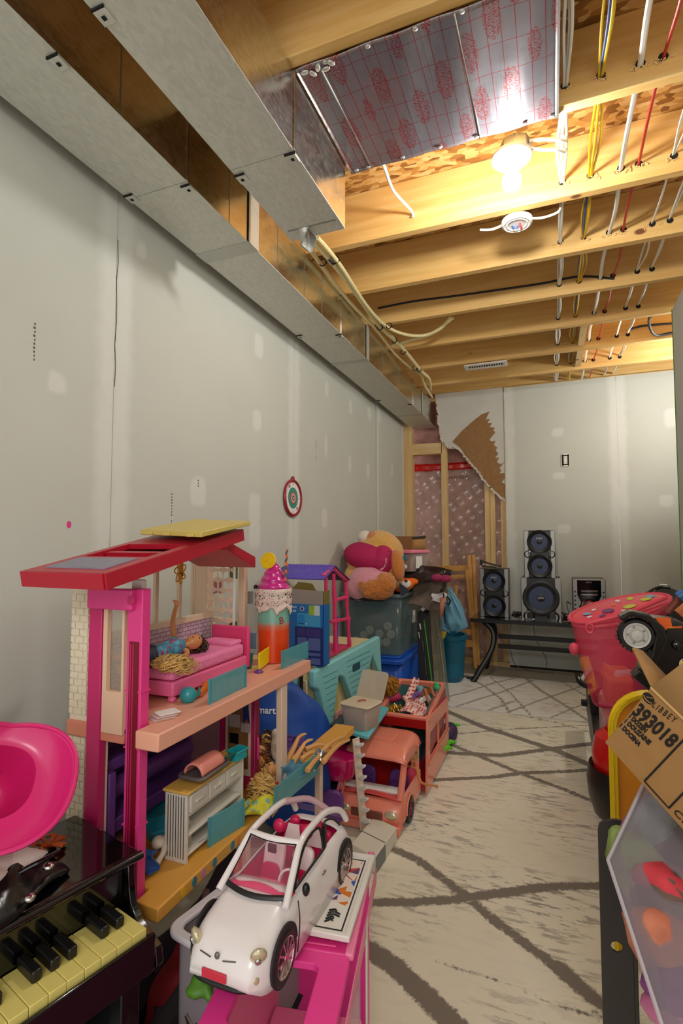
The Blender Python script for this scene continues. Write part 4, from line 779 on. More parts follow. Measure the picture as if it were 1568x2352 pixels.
dT = FR((-.872, .972, zbed+.018), (.10, 1, .05), (0, 0, 1)) @ Matrix.Rotation(R(32), 4, 'X') @ Matrix.Scale(1.15, 4)
doll('dark haired doll in blue flowered top lying on the pink bed with one arm raised', dT, BRUN, FLB, M('navy_shorts', (30, 34, 60), .6),
     arms=[[(.095, .022, .0), (.080, .036, .045), (.060, .030, .095)], [(.095, -.022, 0), (.05, -.040, .0), (.01, -.036, .008)]], legs=[[(-.008, -.010, 0), (-.075, -.013, .006), (-.06, -.04, .002)], [(-.008, .010, 0), (-.075, .016, .010), (-.07, .04, .0)]], hL=.045, hn=50, hd=(-.2, 1, -.6), seed=4, hr=.020)
hairmass('doll_hair', BLOND, None, (-.828, .985, zbed+.010), (.030, .035, .010), 190, .075, (.4, .5, -.22), .006, .0016, seed=8)
tag(bpy.data.objects[-1] if False else COL.objects[-1], 'blond wavy doll hair spread over the near end of the pink bed', 'doll hair')
# teal jug, sausage, napkin stack etc on the deck
def put(name, lbl, cat, obj, g=None): return tag(obj, lbl, cat, g)
p = W(432, 1612, 'Z', pz1); j = thing('toy_helmet', 'small teal toy helmet or cap lying in front of the pink bed', 'toy', p)
B().lathe([(0, .0), (.014, .002), (.020, .012), (.019, .022), (.012, .031), (0, .034)], p, 18).done('shell', TEAL, j)
B().tube(sm([p+Vector((.0, .018, .006)), p+Vector((.006, .032, .010)), p+Vector((.002, .036, .024))], 4), [.010, .011, .010, .008, .008, .007, .006, .004, .003], 8, sq=.5).done('visor', TEAL, j)
p = W(462, 1603, 'Z', pz1); tag(B().tube(sm([p+Vector((-.01, 0, .006)), p+Vector((0, .012, .018)), p+Vector((-.01, .028, .030))], 4), [.007, .009, .009, .008, .009, .008, .007, .006, .004], 8).done('toy_shoe', M('orange_toy', (216, 110, 30), .4)), 'small orange and red toy beside the teal cap', 'toy')
for i in range(5):
    p = W(372+i*3, 1648-i*3, 'Z', pz1+.003*i); B0 = B(FR(p, (.5, 1, .06*(i % 2)), (0, 0, 1))).bb(-.022, .022, -.016, .016, 0, .0016)
    tag(B0.done('paper_card', PAPER if i % 2 == 0 else M('check_card', (226, 190, 186), .6)), ['white card at the bottom of the small stack by the pink post', 'pale rose card second from the bottom of the small stack', 'white card in the middle of the small stack by the pink post', 'pale rose card second from the top of the small stack', 'white card topmost on the small stack by the pink post'][i], 'card', 'cards stacked on the upper deck')
# yellow sign on purple foot
p = W(594, 1545, 'Z', pz1); j = thing('yellow_sign', 'bright yellow plastic board on a purple foot on the upper deck', 'toy', p)
p2 = W(622, 1522, 'Z', pz1); B().bar(p+Vector((0, 0, .030)), p2+Vector((0, 0, .030)), .004, .046).done('board', M('lemon_plastic', (240, 214, 10), .35), j, bev=.001)
B().lathe([(.012, 0), (.013, .003), (.006, .007), (.004, .010)], p, 16).done('foot', PUR, j)
p = W(572, 1535, 'Z', pz1); tag(B().lathe([(.008, 0), (.009, .008), (.013, .045), (.012, .046)], p, 16, 1, .7).done('teal_cup', M('deep_teal', (14, 116, 112), .35)), 'small dark teal cup beside the headboard', 'cup')
p = W(588, 1535, 'Z', pz1); tag(B(F(p, 20)).frame(rrect(-.014, .014, 0, .030, .003), rrect(-.011, .011, .004, .027, .002), .004, FR((0, 0, 0), (1, 0, 0), (0, -1, 0))).done('tiny_frame', M('lime_frame', (196, 200, 60), .4)), 'tiny lime green frame behind the yellow board', 'frame')
p = W(570, 1490, 'Z', pz1); tag(B().bb(p.x-.03, p.x+.03, p.y, p.y+.003, pz1, pz1+.055).done('clear_screen', M('clear_blue', (96, 150, 190), .2, alpha=.6)), 'clear blue plastic screen standing behind the headboard', 'screen')
# milkshake tumbler
p = W(627, 1518, 'Z', pz1); tx_, ty_ = p.x, p.y; tb = thing('milkshake_tumbler', 'tall orange and mint milkshake shaped tumbler with pink swirl top', 'tumbler', p)
def mkshake():
    m, n, b = nt('shake'); sp = n.nodes.new('ShaderNodeSeparateXYZ'); n.links.new(mapv(n), sp.inputs[0]); r = ramp(n, [(.0, (228, 66, 18)), (.48, (232, 76, 26)), (.56, (206, 120, 90)), (.62, (126, 186, 168)), (1, (120, 184, 168))])
    n.links.new(math_(n, 'MULTIPLY', sp.outputs[2], 1/.20), r.inputs[0]); n.links.new(r.outputs[0], b.inputs['Base Color']); b.inputs['Roughness'].default_value = .22; b.inputs['Coat Weight'].default_value = .5; return m
B().lathe([(0, .0), (.040, .0), (.046, .003), (.048, .02), (.050, .195), (0, .2)], p, 40).done('cup_body', mkshake(), tb)
SPR = M('sprinkle_cream', (226, 206, 194), .5)
def drip(a, b):
    q = a*2*math.pi; low = .168-.012*abs(math.sin(q*3.5+1))-.014*max(0, math.sin(q*6+.6))**6
    z = low+(.222-low)*b; r = .0535+.002*math.sin(b*16)
    return (tx_+r*math.cos(q), ty_+r*math.sin(q), pz1+z)
B().grid(drip, 90, 12, True).done('dripping_icing', SPR, tb, thick=.004)
spm = [BLK, M('sprinkle_red', (196, 60, 30), .5), M('sprinkle_teal', (20, 90, 90), .5)]
for si, mm in enumerate(spm):
    k = B(); rn = random.Random(si+5)
    for i in range(170 if si == 0 else 50):
        a = rn.random()*6.283; z = rn.uniform(.172, .220); c = Vector((tx_+.0562*math.cos(a), ty_+.0562*math.sin(a), pz1+z)); k.box(c, (.0015, .0042 if i % 3 else .0022, .0016), Matrix.Rotation(a, 4, 'Z') @ Matrix.Rotation(rn.random()*3, 4, 'X'))
    kk = k.done('sprinkles', mm, tb, smooth=False); kk['kind'] = 'stuff'
SW = M('magenta_swirl', (206, 36, 138), .12, coat=.8)
def swirl(a, b):
    q = a*2*math.pi; r = .0505*(1-b)**.62*(1+.05*math.sin(26*b+q*1.0)); z = .222+.082*b
    return (tx_+r*math.cos(q), ty_+r*math.sin(q), pz1+z)
B().grid(swirl, 40, 46, True).done('swirl_lid', SW, tb)
sp0 = W(654, 1335, 'Y', ty_); sp1 = W(659, 1262, 'Y', ty_); k = B(); k.tube([sp0, sp1], [.004, .002], 8); k.mi = 0
ax = (sp1-sp0)
for i in range(60):
    t_ = i/60; a = t_*26; c = sp0+ax*t_; k.mi = 0 if math.sin(a*1.0) > 0 else 1; k.ell(c+Vector((math.cos(a)*.0018, math.sin(a)*.0018, 0)), .0052*(1-.35*t_), None, 6)
k.done('twisted_horn', [M('horn_orange', (240, 104, 30), .4), M('horn_grey', (92, 104, 100), .4)], tb)
lm = W(617, 1288, 'Y', ty_-.02); k = B(FR(lm, (1, 0, .2), (0, -1, .2))); k.prism(circ(0, 0, .025, 24, .024), .004); k.tube([(.024*math.cos(a*.314), .023*math.sin(a*.314), .004) for a in range(20)], .003, 6, closed=True)
for a in range(3): k.tube([(0, 0, .005), (.017*math.cos(1+a*2.1), .016*math.sin(1+a*2.1), .005)], .0018, 5)
k.done('lemon_slice', M('lemon_yellow', (244, 206, 16), .35), tb)
B().ell((tx_-.052, ty_-.02, pz1+.226), .007).done('googly_bead', BLK, tb)
k = B(); 
text('B', FR((tx_+.043, ty_-.028, pz1+.128), (.55, .84, .12), (.84, -.55, 0)), .030, M('crimson_ink', (170, 20, 50), .5), tb, 'monogram')
# ---------------- things on the middle deck ----------------
sb = thing('toy_sideboard', 'white toy sideboard with three drawers and golden top on the middle deck', 'cabinet', (-.745, 1.07, oz1))
T = FR((-.738, .955, oz1), (0, 1, -.0), (0, 0, 1)); SL = .225; SD = .058; SH = .145   # x along the deck, y into the house (-X)
def sbx(nm, x0, x1, y0, y1, z0, z1, m, par=None, bev=.0015): return B(T).bb(x0, x1, y0, y1, z0, z1).done(nm, m, par or sb, bev=bev)
WF = M('sideboard_white', (214, 208, 196), .45)
sbx('top', -.004, SL+.006, -.006, SD+.004, SH, SH+.006, M('sideboard_top', (222, 176, 84), .45))
sbx('side', 0, .008, 0, SD, 0, SH, WF); sbx('side', SL-.008, SL, 0, SD, 0, SH, WF); sbx('back', .008, SL-.008, SD-.004, SD, .004, SH, WF)
sbx('shelf', .008, SL-.008, .002, SD-.004, .012, .018, WF); sbx('shelf', .008, SL-.008, .002, SD-.004, .052, .058, WF); sbx('rail', .008, SL-.008, .002, SD-.004, .094, SH, WF)
for i in range(3):
    a = .012+i*.068; d = sbx('drawer', a, a+.062, -.002, .003, .102, .138, WF); sbx('handle', a+.016, a+.046, -.006, -.001, .118, .124, WF, d)
for i in range(7): B(T).bb(-.0008, .0, .006+i*.007, .008+i*.007, .01, SH-.006).done('groove', STEEL, sb)
SGREY = M('silver_grey', (120, 118, 118), .3, .5)
g0 = W(470, 1770, 'Z', oz1+SH+.02); gr = thing('toy_grill', 'toy grill with pink lid on the white sideboard', 'toy grill', (g0.x, g0.y, oz1+SH+.006))
gT = F((g0.x, g0.y, oz1+SH+.006), 90)
B(gT).box((0, 0, .008), (.05, .03, .014)).done('foot', M('salmon_plastic', (210, 120, 100), .4), gr, bev=.003)
B(gT).grid(lambda a, b: ((a-.5)*.085, .024*math.cos(math.pi*b), .020+.026*math.sin(math.pi*b)*(1-.1*(2*a-1)**4)), 12, 14).done('lid', M('salmon_lid', (226, 140, 124), .3), gr, thick=.004)
B(gT).tube([(x, y, .019) for x, y in rrect(-.055, .055, -.032, .032, .012)], .004, 8, closed=True).done('tray_rim', SGREY, gr)
B(gT).prism(rrect(-.053, .053, -.030, .030, .01), .004, None, .014).done('tray', SGREY, gr)
g1 = W(545, 1738, 'Z', oz1+SH+.01); cv = thing('teal_crate', 'small teal toy crate with tilted dark teal lid at the sideboard end', 'crate', (g1.x, g1.y, oz1+SH+.006))
cT = F((g1.x, g1.y, oz1+SH+.0065), 80); B(cT).frame(rrect(-.020, .020, -.014, .014, .003), rrect(-.017, .017, -.011, .011, .002), .020).done('crate_wall', M('aqua_crate', (30, 160, 170), .35), cv); B(cT).bb(-.018, .018, -.012, .012, .0005, .003).done('crate_floor', M('aqua_crate'), cv)
B(cT).tube([(x, y, .021) for x, y in rrect(-.022, .022, -.016, .016, .003)], .0025, 6, closed=True).done('crate_rim', M('aqua_crate'), cv)
B(F((g1.x-.01, g1.y-.045, oz1+SH+.008), 80, 40)).bb(-.022, .022, -.002, .002, 0, .034).done('crate_lid', M('dark_green_clear', (6, 96, 84), .2, alpha=.85), cv)
p = W(380, 1920, 'Z', oz1+.0); T = F((p.x-.02, p.y+.02, oz1+.002), 60, 12)
j = thing('teal_case', 'teal blue toy suitcase lying open by the pink post', 'case', (p.x-.02, p.y+.02, oz1)); B(T).prism(rrect(-.045, .045, -.032, .032, .01), .024).done('case_body', M('case_aqua', (50, 170, 196), .35), j, bev=.004); B(T @ F((0, .03, .022), 0, 25)).prism(rrect(-.045, .045, -.01, .05, .01), .006).done('case_lid', M('case_teal', (24, 110, 120), .35), j, bev=.002)
# off white unicorn skeleton toy: crumpled cast figure
UN = M('off_white_plastic', (216, 202, 182), .4)
p = W(388, 1985, 'Z', oz1); k = B(); 
k.tube(sm([p+Vector((-.03, .02, .03)), p+Vector((-.01, .045, .022)), p+Vector((.0, .07, .018))], 4), [.014, .016, .017, .016, .015, .015, .014, .012, .010], 10)
k.tube(sm([p+Vector((-.03, .02, .03)), p+Vector((-.015, .0, .022)), p+Vector((-.012, -.03, .010))], 4), [.010, .009, .008, .007, .007, .006, .007, .008, .008], 8)
k.tube(sm([p+Vector((.0, .055, .02)), p+Vector((.005, .06, .045)), p+Vector((-.006, .056, .065))], 4), [.009, .009, .009, .009, .008, .009, .010, .010, .008], 8)
k.tube([p+Vector((.0, .055, .014)), p+Vector((.012, .035, .008))], [.009, .006], 8); k.tube([p+Vector((-.01, .03, .014)), p+Vector((.008, .01, .007))], [.009, .006], 8); k.ell(p+Vector((-.042, .014, .03)), (.014, .016, .014))
u_ = k.done('horse_body', UN, None, remesh=.0025); un = tag(u_, 'off white toy horse lying on its side at the near end of the orange deck', 'toy horse')
# dolls in the heap on the middle deck
zo = oz1+.012
tan = M('tan_skin', (222, 164, 96), .38)
def W3(u, v, z): return W(u, v, 'Z', z)
def pair(lbl, a, b, m=tan, r=.011, foot=True, seed=1, cat='doll'):
    """a doll seen as two legs rising out of the heap"""
    t = thing('doll', lbl, cat, a[0]); 
    k = B()
    for p, q in zip(a, b):
        mid = (p+q)/2+Vector((.004, 0, .006)); pts = sm([p, mid, q], 4); k.tube(pts, [r*(1-.5*i/(len(pts)-1)) for i in range(len(pts))], 9); dd = (q-mid).normalized(); k.tube([q, q+dd*.008+Vector((.006, .004, 0)), q+dd*.010+Vector((.018, .010, .002))], [.005, .0055, .003], 7)
    k.ell((a[0]+a[1])/2, (.020, .020, .016)); k.tube([(a[0]+a[1])/2, (a[0]+a[1])/2+(a[0]-b[0]).normalized()*.07], [.019, .015], 10)
    k.done('body', m, t, remesh=.0025); return t
t = pair('doll lying head down with both tan legs raised in the heap on the orange deck', (W(652, 1762, 'Y', 1.38), W(668, 1758, 'Y', 1.40)), (W(685, 1694, 'Y', 1.44), W(700, 1706, 'Y', 1.46)))
rag('denim_shorts', 'crumpled blue denim doll clothes on the heap above the teal screen', M('denim', (88, 134, 160), .8, noise=.25, nscale=60), W3(680, 1768, .455), (.055, .13), F((0, 0, 0), -8, 0, 40), 3, h=.020)
rag('doll_dress', 'yellow and green flowered doll dress spilling over the edge of the orange deck', floral('yellow_floral', (216, 206, 40), (196, 200, 60), (120, 180, 170), 90), W3(602, 1842, .43), (.07, .15), Matrix.Rotation(R(-12), 4, 'Z'), 5, h=.022)
rag('red_cloth', 'small red cloth under the flowered dress behind the teal screen', M('red_cloth', (170, 24, 30), .8), W3(640, 1815, .43), (.03, .06), None, 6)
rag('sequin_cloth', 'purple sequined cloth behind the raised doll legs', M('purple_sequin', (110, 80, 160), .25, .6, bump=.9, bscale=150), W3(675, 1712, .44), (.07, .07), F((0, 0, 0), 20, 30), 8, h=.016)
rag('silver_wrap', 'shiny silver foil wrap on the doll heap at the deck edge', M('silver_lame', (190, 200, 204), .15, 1, bump=.6, bscale=60), W3(732, 1745, .45), (.05, .07), F((0, 0, 0), 10, 20), 9, h=.02)
def headhair(lbl, c, m, r=.026, n=60, L=.07, d=(.3, -.2, -.4), seed=1, skin=tan, face=(.5, -.8, .3), curl=.012):
    t = thing('doll', lbl, 'doll', c-Vector((0, 0, r))); f = Vector(face).normalized(); hc = c+f*.008
    k = B(); k.ell(hc, (.018, .018, .021)); k.tube([hc-Vector((0, 0, .01)), hc-Vector((0, 0, .03))], .006, 8); k.ell(hc+f*.018, .003)
    k.done('head', skin, t)
    s_ = f.cross(Vector((0, 0, 1))).normalized()
    for q in (-1, 1): B().ell(hc+f*.0165+s_*q*.007+Vector((0, 0, .004)), .002, None, 8).done('eye', BLK, t)
    hairmass('hair', m, t, c-f*.006, (r, r, r), n, L, d, curl, seed=seed); return t
headhair('doll with loose golden brown curls lying on the flowered dress', W3(600, 1808, .445), BLOND, .032, 90, .075, (.4, -.5, -.4), 11)
headhair('blond doll head facing up left of the denim clothes', W3(622, 1772, .44), BLOND, .02, 40, .04, (-.3, -.5, -.4), 12, face=(.3, -.4, .9))
headhair('auburn haired doll at the back of the heap beside the pink door', W(597, 1727, 'Y', 1.50), AUB, .026, 60, .07, (0, -.2, -1), 13)
headhair('auburn curly doll lowest beside the pink door edge', W(595, 1752, 'Y', 1.44), AUB, .024, 60, .05, (.2, -.3, -1), 14)
headhair('dark auburn doll hair bunch near the blue bag bottom', W(610, 1700, 'Y', 1.58), BRUN, .03, 60, .07, (.2, -.1, -1), 15)
k = B(); a = W(632, 1685, 'Y', 1.53)
k.ell(a, (.013, .013, .016)); k.tube([a, a+Vector((.0, 0, -.03)), a+Vector((-.006, 0, -.055)), a+Vector((.004, 0, -.075))], [.008, .014, .010, .012], 10); k.tube([a+Vector((0, 0, -.02)), a+Vector((.022, -.004, -.03)), a+Vector((.026, -.006, -.055))], .005, 7)
k.tube([a+Vector((.004, 0, -.07)), a+Vector((.012, -.01, -.10))], [.008, .005], 7); tag(k.done('toy_figure', UN, remesh=.003), 'small white toy figure standing behind the cream post', 'toy figure')
for i, (a, b, lb) in enumerate((((700, 1722), (760, 1718), 'tan doll arm pointing right over the heap'), ((725, 1742), (790, 1692), 'tan doll leg reaching to the far end of the orange deck'), ((742, 1750), (800, 1700), 'second tan doll leg resting on the far end of the orange deck'), ((690, 1745), (735, 1732), 'short tan doll arm under the silver wrap'), ((705, 1770), (745, 1738), 'brown doll arm lying on the silver wrap'))):
    p = W3(*a, .46); q = W3(*b, .44); mid = (p+q)/2+Vector((0, 0, .012)); pts = sm([p, mid, q], 4); k = B().tube(pts, [.009-.0045*j/(len(pts)-1) for j in range(len(pts))], 9); dd = (q-mid).normalized(); k.ell(q+dd*.004, (.006, .006, .005)); 
    for f_ in range(3): k.tube([q+dd*.004, q+dd*.014+Vector((0, .003*(f_-1), .003*(f_-1)))], .0022, 5)
    tag(k.done('doll_limb', tan, remesh=.002), lb, 'doll')
# small clutter on and under the house
rag('blue_clothes', 'blue doll clothes bundled behind the purple sofa end', M('blue_clothes', (50, 90, 160), .7), (-.80, .90, .44), (.05, .04), F((0, 0, 0), 0, 60), 20, h=.02)
k = B(); p = Vector((-.80, 1.02, .20))
rag('red_doll_clothes', 'dark red doll clothes heaped under the orange deck', M('dark_red_cloth', (140, 20, 30), .8), (-.75, .95, .16), (.10, .14), F((0, 0, 0), 0, 50), 21, h=.03)
tag(B().lathe([(.055, 0), (.050, .01), (.012, .05), (.008, .06), (.008, .15)], (-.74, 1.03, .165), 24).done('clear_stand', M('smoky_clear', (150, 110, 110), .1, alpha=.5)), 'smoky clear toy stand under the orange deck', 'toy')
tag(B(F((-.735, 1.15, .22), 20, 0)).prism(rrect(-.04, .04, -.10, .12, .035), .010, FR((0, 0, 0), (0, 1, 0), (1, 0, 0))).done('orange_slide', M('orange_slide', (206, 84, 20), .35)), 'rounded orange plastic slide end under the orange deck', 'toy')
headhair('auburn haired doll in the dark under the orange deck', Vector((-.66, .98, .22)), AUB, .04, 60, .1, (0, 0, -1), 16)
headhair('brown haired doll in the dark beside the piano', Vector((-.60, .86, .25)), BRUN, .04, 60, .12, (.1, 0, -1), 17)
rag('shade_cloth', 'dark cloth added in place of shade on the floor between piano and pink camper', M('dark_cloth', (30, 24, 26), .9), (-.62, .86, .15), (.26, .50), None, 22, h=.05)  # dark sheet enlarged over the light floor to stand in for shade
rag('shade_sheet', 'dark purple cloth added in place of shade on the lowest dollhouse floor', M('shade_purple_cloth', (40, 22, 40), .9), (-.84, 1.15, .11), (.22, .50), None, 24, h=.05)  # added sheet, its dark colour stands in for shade below the deck
rag('pink_clothes', 'dusty pink cloth on the heap beside the piano leg', M('dusty_pink', (180, 120, 120), .8), (-.60, .70, .20), (.10, .12), F((0, 0, 0), 30, 40), 23, h=.04)
tag(B().tube(sm([(-.60, .70, .18), (-.58, .715, .24), (-.56, .73, .29)]), [.004+.001*i for i in range(13)], 8).done('white_spoon', WHT), 'white plastic spoon handle sticking out of the heap by the piano', 'spoon')
# ---------------- toy piano ----------------
pn_ = thing('toy_piano', 'glossy black toy upright piano with cream keys in the left corner', 'piano', (-.80, .60, 0))
A_ = Vector((-.706, .780, .54)); e1 = Vector((-.236, -.972, 0)).normalized(); e2 = Vector((e1.y, -e1.x, 0)).normalized()*1.0
if e2.x > 0: e2 = -e2      # e2 points to the wall
PT = FR((A_.x, A_.y, 0), e1, (0, 0, 1))                      # x along the keyboard towards the camera, y to one side
sy_ = 1 if (PT.to_3x3() @ Vector((0, 1, 0))).dot(e2) > 0 else -1
def pb_(nm, x0, x1, y0, y1, z0, z1, m=GLB, bev=.003, par=None):
    ya, yb = sorted((y0*sy_, y1*sy_)); return B(PT).bb(x0, x1, ya, yb, z0, z1).done(nm, m, par or pn_, bev=bev)
pb_('lid', -.004, .56, 0, .225, .526, .540, bev=.006); pb_('back_panel', .012, .55, .205, .22, .05, .525); pb_('front_panel', .012, .55, .03, .036, .30, .525)
k = B(PT)
for x in (.0, .54):
    prof = [(.215, .05), (.215, .525), (.012, .525), (.010, .49), (.004, .455), (-.020, .43), (-.050, .42), (-.072, .41), (-.078, .385), (-.066, .365), (-.01, .34), (.01, .30), (.01, .05)]
    m_ = PT @ Matrix(((0, 0, 1, x), (sy_, 0, 0, 0), (0, 1, 0, 0), (0, 0, 0, 1)))
    B(m_).prism(prof, .014).done('side_cheek', GLB, pn_, bev=.002)
pb_('key_bed', .014, .54, -.066, .03, .375, .425); pb_('key_slip', .014, .54, -.074, -.066, .375, .438)
pb_('fall_board', .014, .54, .026, .030, .425, .52)
KEY = M('cream_key', (222, 208, 120), .3); kw = .0268
for i in range(14):
    kk = pb_('white_key', .026+i*kw, .026+(i+1)*kw-.0009, -.064, .024, .426, .448, KEY, .0012)
pat = [0, 1, 1, 0, 1, 1, 1]
for i in range(1, 13):
    if pat[i % 7]: 
        x = .026+i*kw; pb_('black_key', x-.0075, x+.0075, -.030, .022, .4485, .466, BLK, .003)
for x in (.006, .548): B(PT).lathe([(.006, 0), (.006, .002), (.003, .004), (0, .0045)], (x, -.045*sy_, .4155), 14).done('screw_cap', CHR, pn_)
for x in (.03, .50):
    pb_('leg', x, x+.035, -.055, -.02, 0, .375)
pb_('base_board', .0, .55, -.06, .215, .0, .05)
# the cheek needs a little dress: rounded lid lip
B(PT).tube([(-.004, -.001*sy_, .533), (.56, -.001*sy_, .533)], .0075, 10).done('lid_lip', GLB, pn_)
# bag and hat on the piano
BP = PT @ Vector((.20, .10*sy_, .54))
hp = thing('toy_bag', 'black toy bag with silver buckle and whitish cloth lying on the piano lid', 'bag', (-.84, .60, .541))
k = B(); k.grid(lambda a, b: (-.93+.17*a+.01*math.sin(b*5), .50+.185*b, .545+.045*math.sin(math.pi*min(1, a*1.0))*math.sin(math.pi*b)**.6+.004*math.sin(a*20+b*9)), 26, 26); k.done('bag_body', M('black_vinyl', (14, 15, 16), .25, bump=.3, bscale=20), hp, thick=.01)
B().grid(lambda a, b: (-.925+.13*a, .50+.165*b, .576+.030*math.sin(math.pi*a)**.7*math.sin(math.pi*b)**.5+.004*math.sin(a*14-b*12)), 22, 22).done('cloth_flap', M('grey_rose_cloth', (196, 176, 170), .7, noise=.15, nscale=14), hp, thick=.004)
for (u, v, z) in ((112, 1990, .575), (68, 2062, .560)): B().ell(W(u, v, 'Z', z), (.009, .009, .006)).done('buckle', CHR, hp)
B().tube(sm([W(0, 2030, 'Z', .57), W(60, 1995, 'Z', .58), W(100, 1975, 'Z', .585), W(138, 1955, 'Z', .58)]), .004, 8).done('piping', GLB, hp)
k = B(); p = W(110, 1945, 'Z', .545)
for i in range(9): k.tube(sm([p, p+Vector((.02*math.cos(i), .02*math.sin(i), .01)), p+Vector((.03*math.cos(i+.5), .03*math.sin(i+.5), .004))], 3), .003, 5)
tag(k.done('orange_scrunchie', M('orange_fluff', (200, 90, 30), .7)), 'small orange fluffy hair tie on the piano lid behind the bag', 'hair tie')
# pink hat, hollow side to the camera
hc = W(0, 1812, 'X', -.86); hc = W(-8, 1812, 'Y', .62)
HT = FR(hc, (.93, .37, 0), (0, -.25, 1)) 
n_ = (Vector((0, 0, CH))-hc).normalized(); xh = Vector((.93, .37, 0)); xh = (xh-n_*xh.dot(n_)).normalized(); yh = n_.cross(xh); HT = Matrix((xh, yh, n_)).transposed().to_4x4(); HT.translation = hc
HT = HT @ Matrix.Rotation(R(-18), 4, 'X')
hat = thing('toy_cowboy_hat', 'hot pink plastic cowboy hat turned hollow side out above the piano', 'hat', hc-Vector((0, 0, .14)))
dd_ = (Vector((0, 0, CH))-hc).length; hr_ = 170/CF*dd_*.68
def hatf(a, b):
    q = a*2*math.pi; c_, s_ = math.cos(q), math.sin(q); e = (abs(c_)**2.4+abs(s_)**2.4)**(-1/2.4)
    if b < .40: r = .60+.40*(1-b/.4); z = .030*((r-.60)/.4)**2*(1 if abs(c_) > .0 else 1)*(.4+1.2*abs(c_)); cy = 0
    else:
        t = (b-.40)/.60; r = .60*(1-t)**.35; z = -.62*t**.75*.16*1.0; cy = 0
    return (hr_*r*e*c_*1.02-.12*hr_*(1 if b >= .4 else (b/.4)), hr_*r*e*s_*.92+.10*hr_*(1 if b >= .4 else (b/.4)), z if b < .4 else z-.0+(.02*max(0, 1-abs(c_)*3) if b > .8 else 0))
HATM = M('hat_pink', (212, 34, 112), .32, coat=.25); B(HT).grid(hatf, 60, 34, True).done('hat_shell', HATM, hat, thick=.003)
B(HT).tube([(lambda p: (p[0], p[1], p[2]+.001))(hatf(i/60, 0)) for i in range(60)], .0042, 8, closed=True).done('brim_edge', HATM, hat)
B().bar(hc-Vector((.10, .02, .04)), Vector((-.95, .62, .545)), .02, .02).done('hat_prop', HATM, hat)
# ---------------- white toy convertible ----------------
CWM = M('car_white', (232, 226, 226), .25, coat=.5); INT = M('car_interior_pink', (206, 24, 84), .35); TINT = M('car_window', (240, 150, 180), .05, alpha=.08, spec=.3)
cx_, cy0, cy1, cz = -.447, .655, 1.022, .452; CL = cy1-cy0; cw_ = .069
car = thing('toy_car', 'white toy convertible with hot pink seats parked on the pink camper', 'toy car', (cx_, (cy0+cy1)/2, cz))
def cpar(s):
    w = cw_*(1-.30*max(0, (.16-s)/.16)**2.2-.22*max(0, (s-.86)/.14)**2.2)
    top = np.interp(s, [0, .03, .10, .20, .28, .34, .55, .80, .92, .97, 1.0], [.048, .066, .080, .090, .096, .098, .103, .104, .098, .080, .050])
    bot = np.interp(s, [0, .05, .15, .85, .95, 1], [.030, .016, .012, .012, .018, .032]); return w, float(top), float(bot)
NU, NV = 48, 29; vs = []; fs = []
for i in range(NU):
    s = i/(NU-1); w, tp_, bt = cpar(s)
    for j in range(NV):
        q = math.pi*(j/(NV-1)); c_, s_ = math.cos(q), math.sin(q); yy_ = -w*(abs(c_)**.42)*(1 if c_ > 0 else -1); zz = bt+(tp_-bt)*(s_**.55 if s_ > 0 else 0)
        vs.append((cx_-yy_, cy0+CL*s, cz+zz))
for i in range(NU-1):
    for j in range(NV-1):
        s = (i+.5)/(NU-1); jj = (j+.5)/(NV-1)
        if .335 < s < .86 and .32 < jj < .68: continue
        fs.append((i*NV+j, (i+1)*NV+j, (i+1)*NV+j+1, i*NV+j+1))
fs += [tuple(range(NV)), tuple((NU-1)*NV+j for j in range(NV-1, -1, -1))]
B().add(vs, fs).done('body_shell', CWM, car, thick=.002, ang=50)
zr = cz+.147
wbL = [(cx_-.058, cy0+.095, cz+.094), (cx_-.045, cy0+.158, zr)]; wbR = [(cx_+.058, cy0+.095, cz+.094), (cx_+.045, cy0+.158, zr)]
for nm, s in (('roof_rail', -1), ('roof_rail', 1)):
    B().tube(sm([(cx_+s*.060, cy0+.085, cz+.092), (cx_+s*.052, cy0+.130, cz+.125), (cx_+s*.047, cy0+.165, zr), (cx_+s*.046, cy0+.22, zr+.003), (cx_+s*.047, cy0+.275, zr-.002), (cx_+s*.053, cy0+.325, cz+.125), (cx_+s*.056, cy0+.350, cz+.097)], 5), .0058, 10).done(nm, CWM, car)
B().tube(sm([(cx_-.047, cy0+.160, zr), (cx_, cy0+.152, zr+.002), (cx_+.047, cy0+.160, zr)], 5), .0055, 10).done('windshield_header', CWM, car)
B().tube(sm([(cx_-.048, cy0+.285, zr-.006), (cx_, cy0+.295, zr+.004), (cx_+.048, cy0+.285, zr-.006)], 5), [.006]*11, 10).done('folded_roof', M('clear_rose', (196, 160, 164), .2, alpha=.7), car)
B().add([(cx_-.045, cy0+.288, zr-.004), (cx_+.045, cy0+.288, zr-.004), (cx_+.050, cy0+.345, cz+.102), (cx_-.050, cy0+.345, cz+.102)], [(0, 1, 2, 3)]).done('rear_window', TINT, car, thick=.0015)
B().grid(lambda a, b: (cx_+(a-.5)*(.104-.020*b), cy0+.098+.058*b-.012*math.sin(math.pi*a)*(1-b*.5), cz+.0975+.049*b), 14, 8).done('windshield', TINT, car, thick=.001)
k = B()
def ws(a, b): return (cx_+(a-.5)*(.106-.020*b), cy0+.097+.058*b-.013*math.sin(math.pi*a)*(1-b*.5), cz+.098+.049*b)
k.tube([ws(a, 0) for a in np.linspace(0, 1, 13)], .0042, 7, sq=.6); k.tube([ws(0, b) for b in np.linspace(0, 1, 6)], .0018, 6); k.tube([ws(1, b) for b in np.linspace(0, 1, 6)], .0018, 6); k.tube([ws(a, 1) for a in np.linspace(0, 1, 9)], .0018, 6)
k.done('windshield_seal', BLK, car)
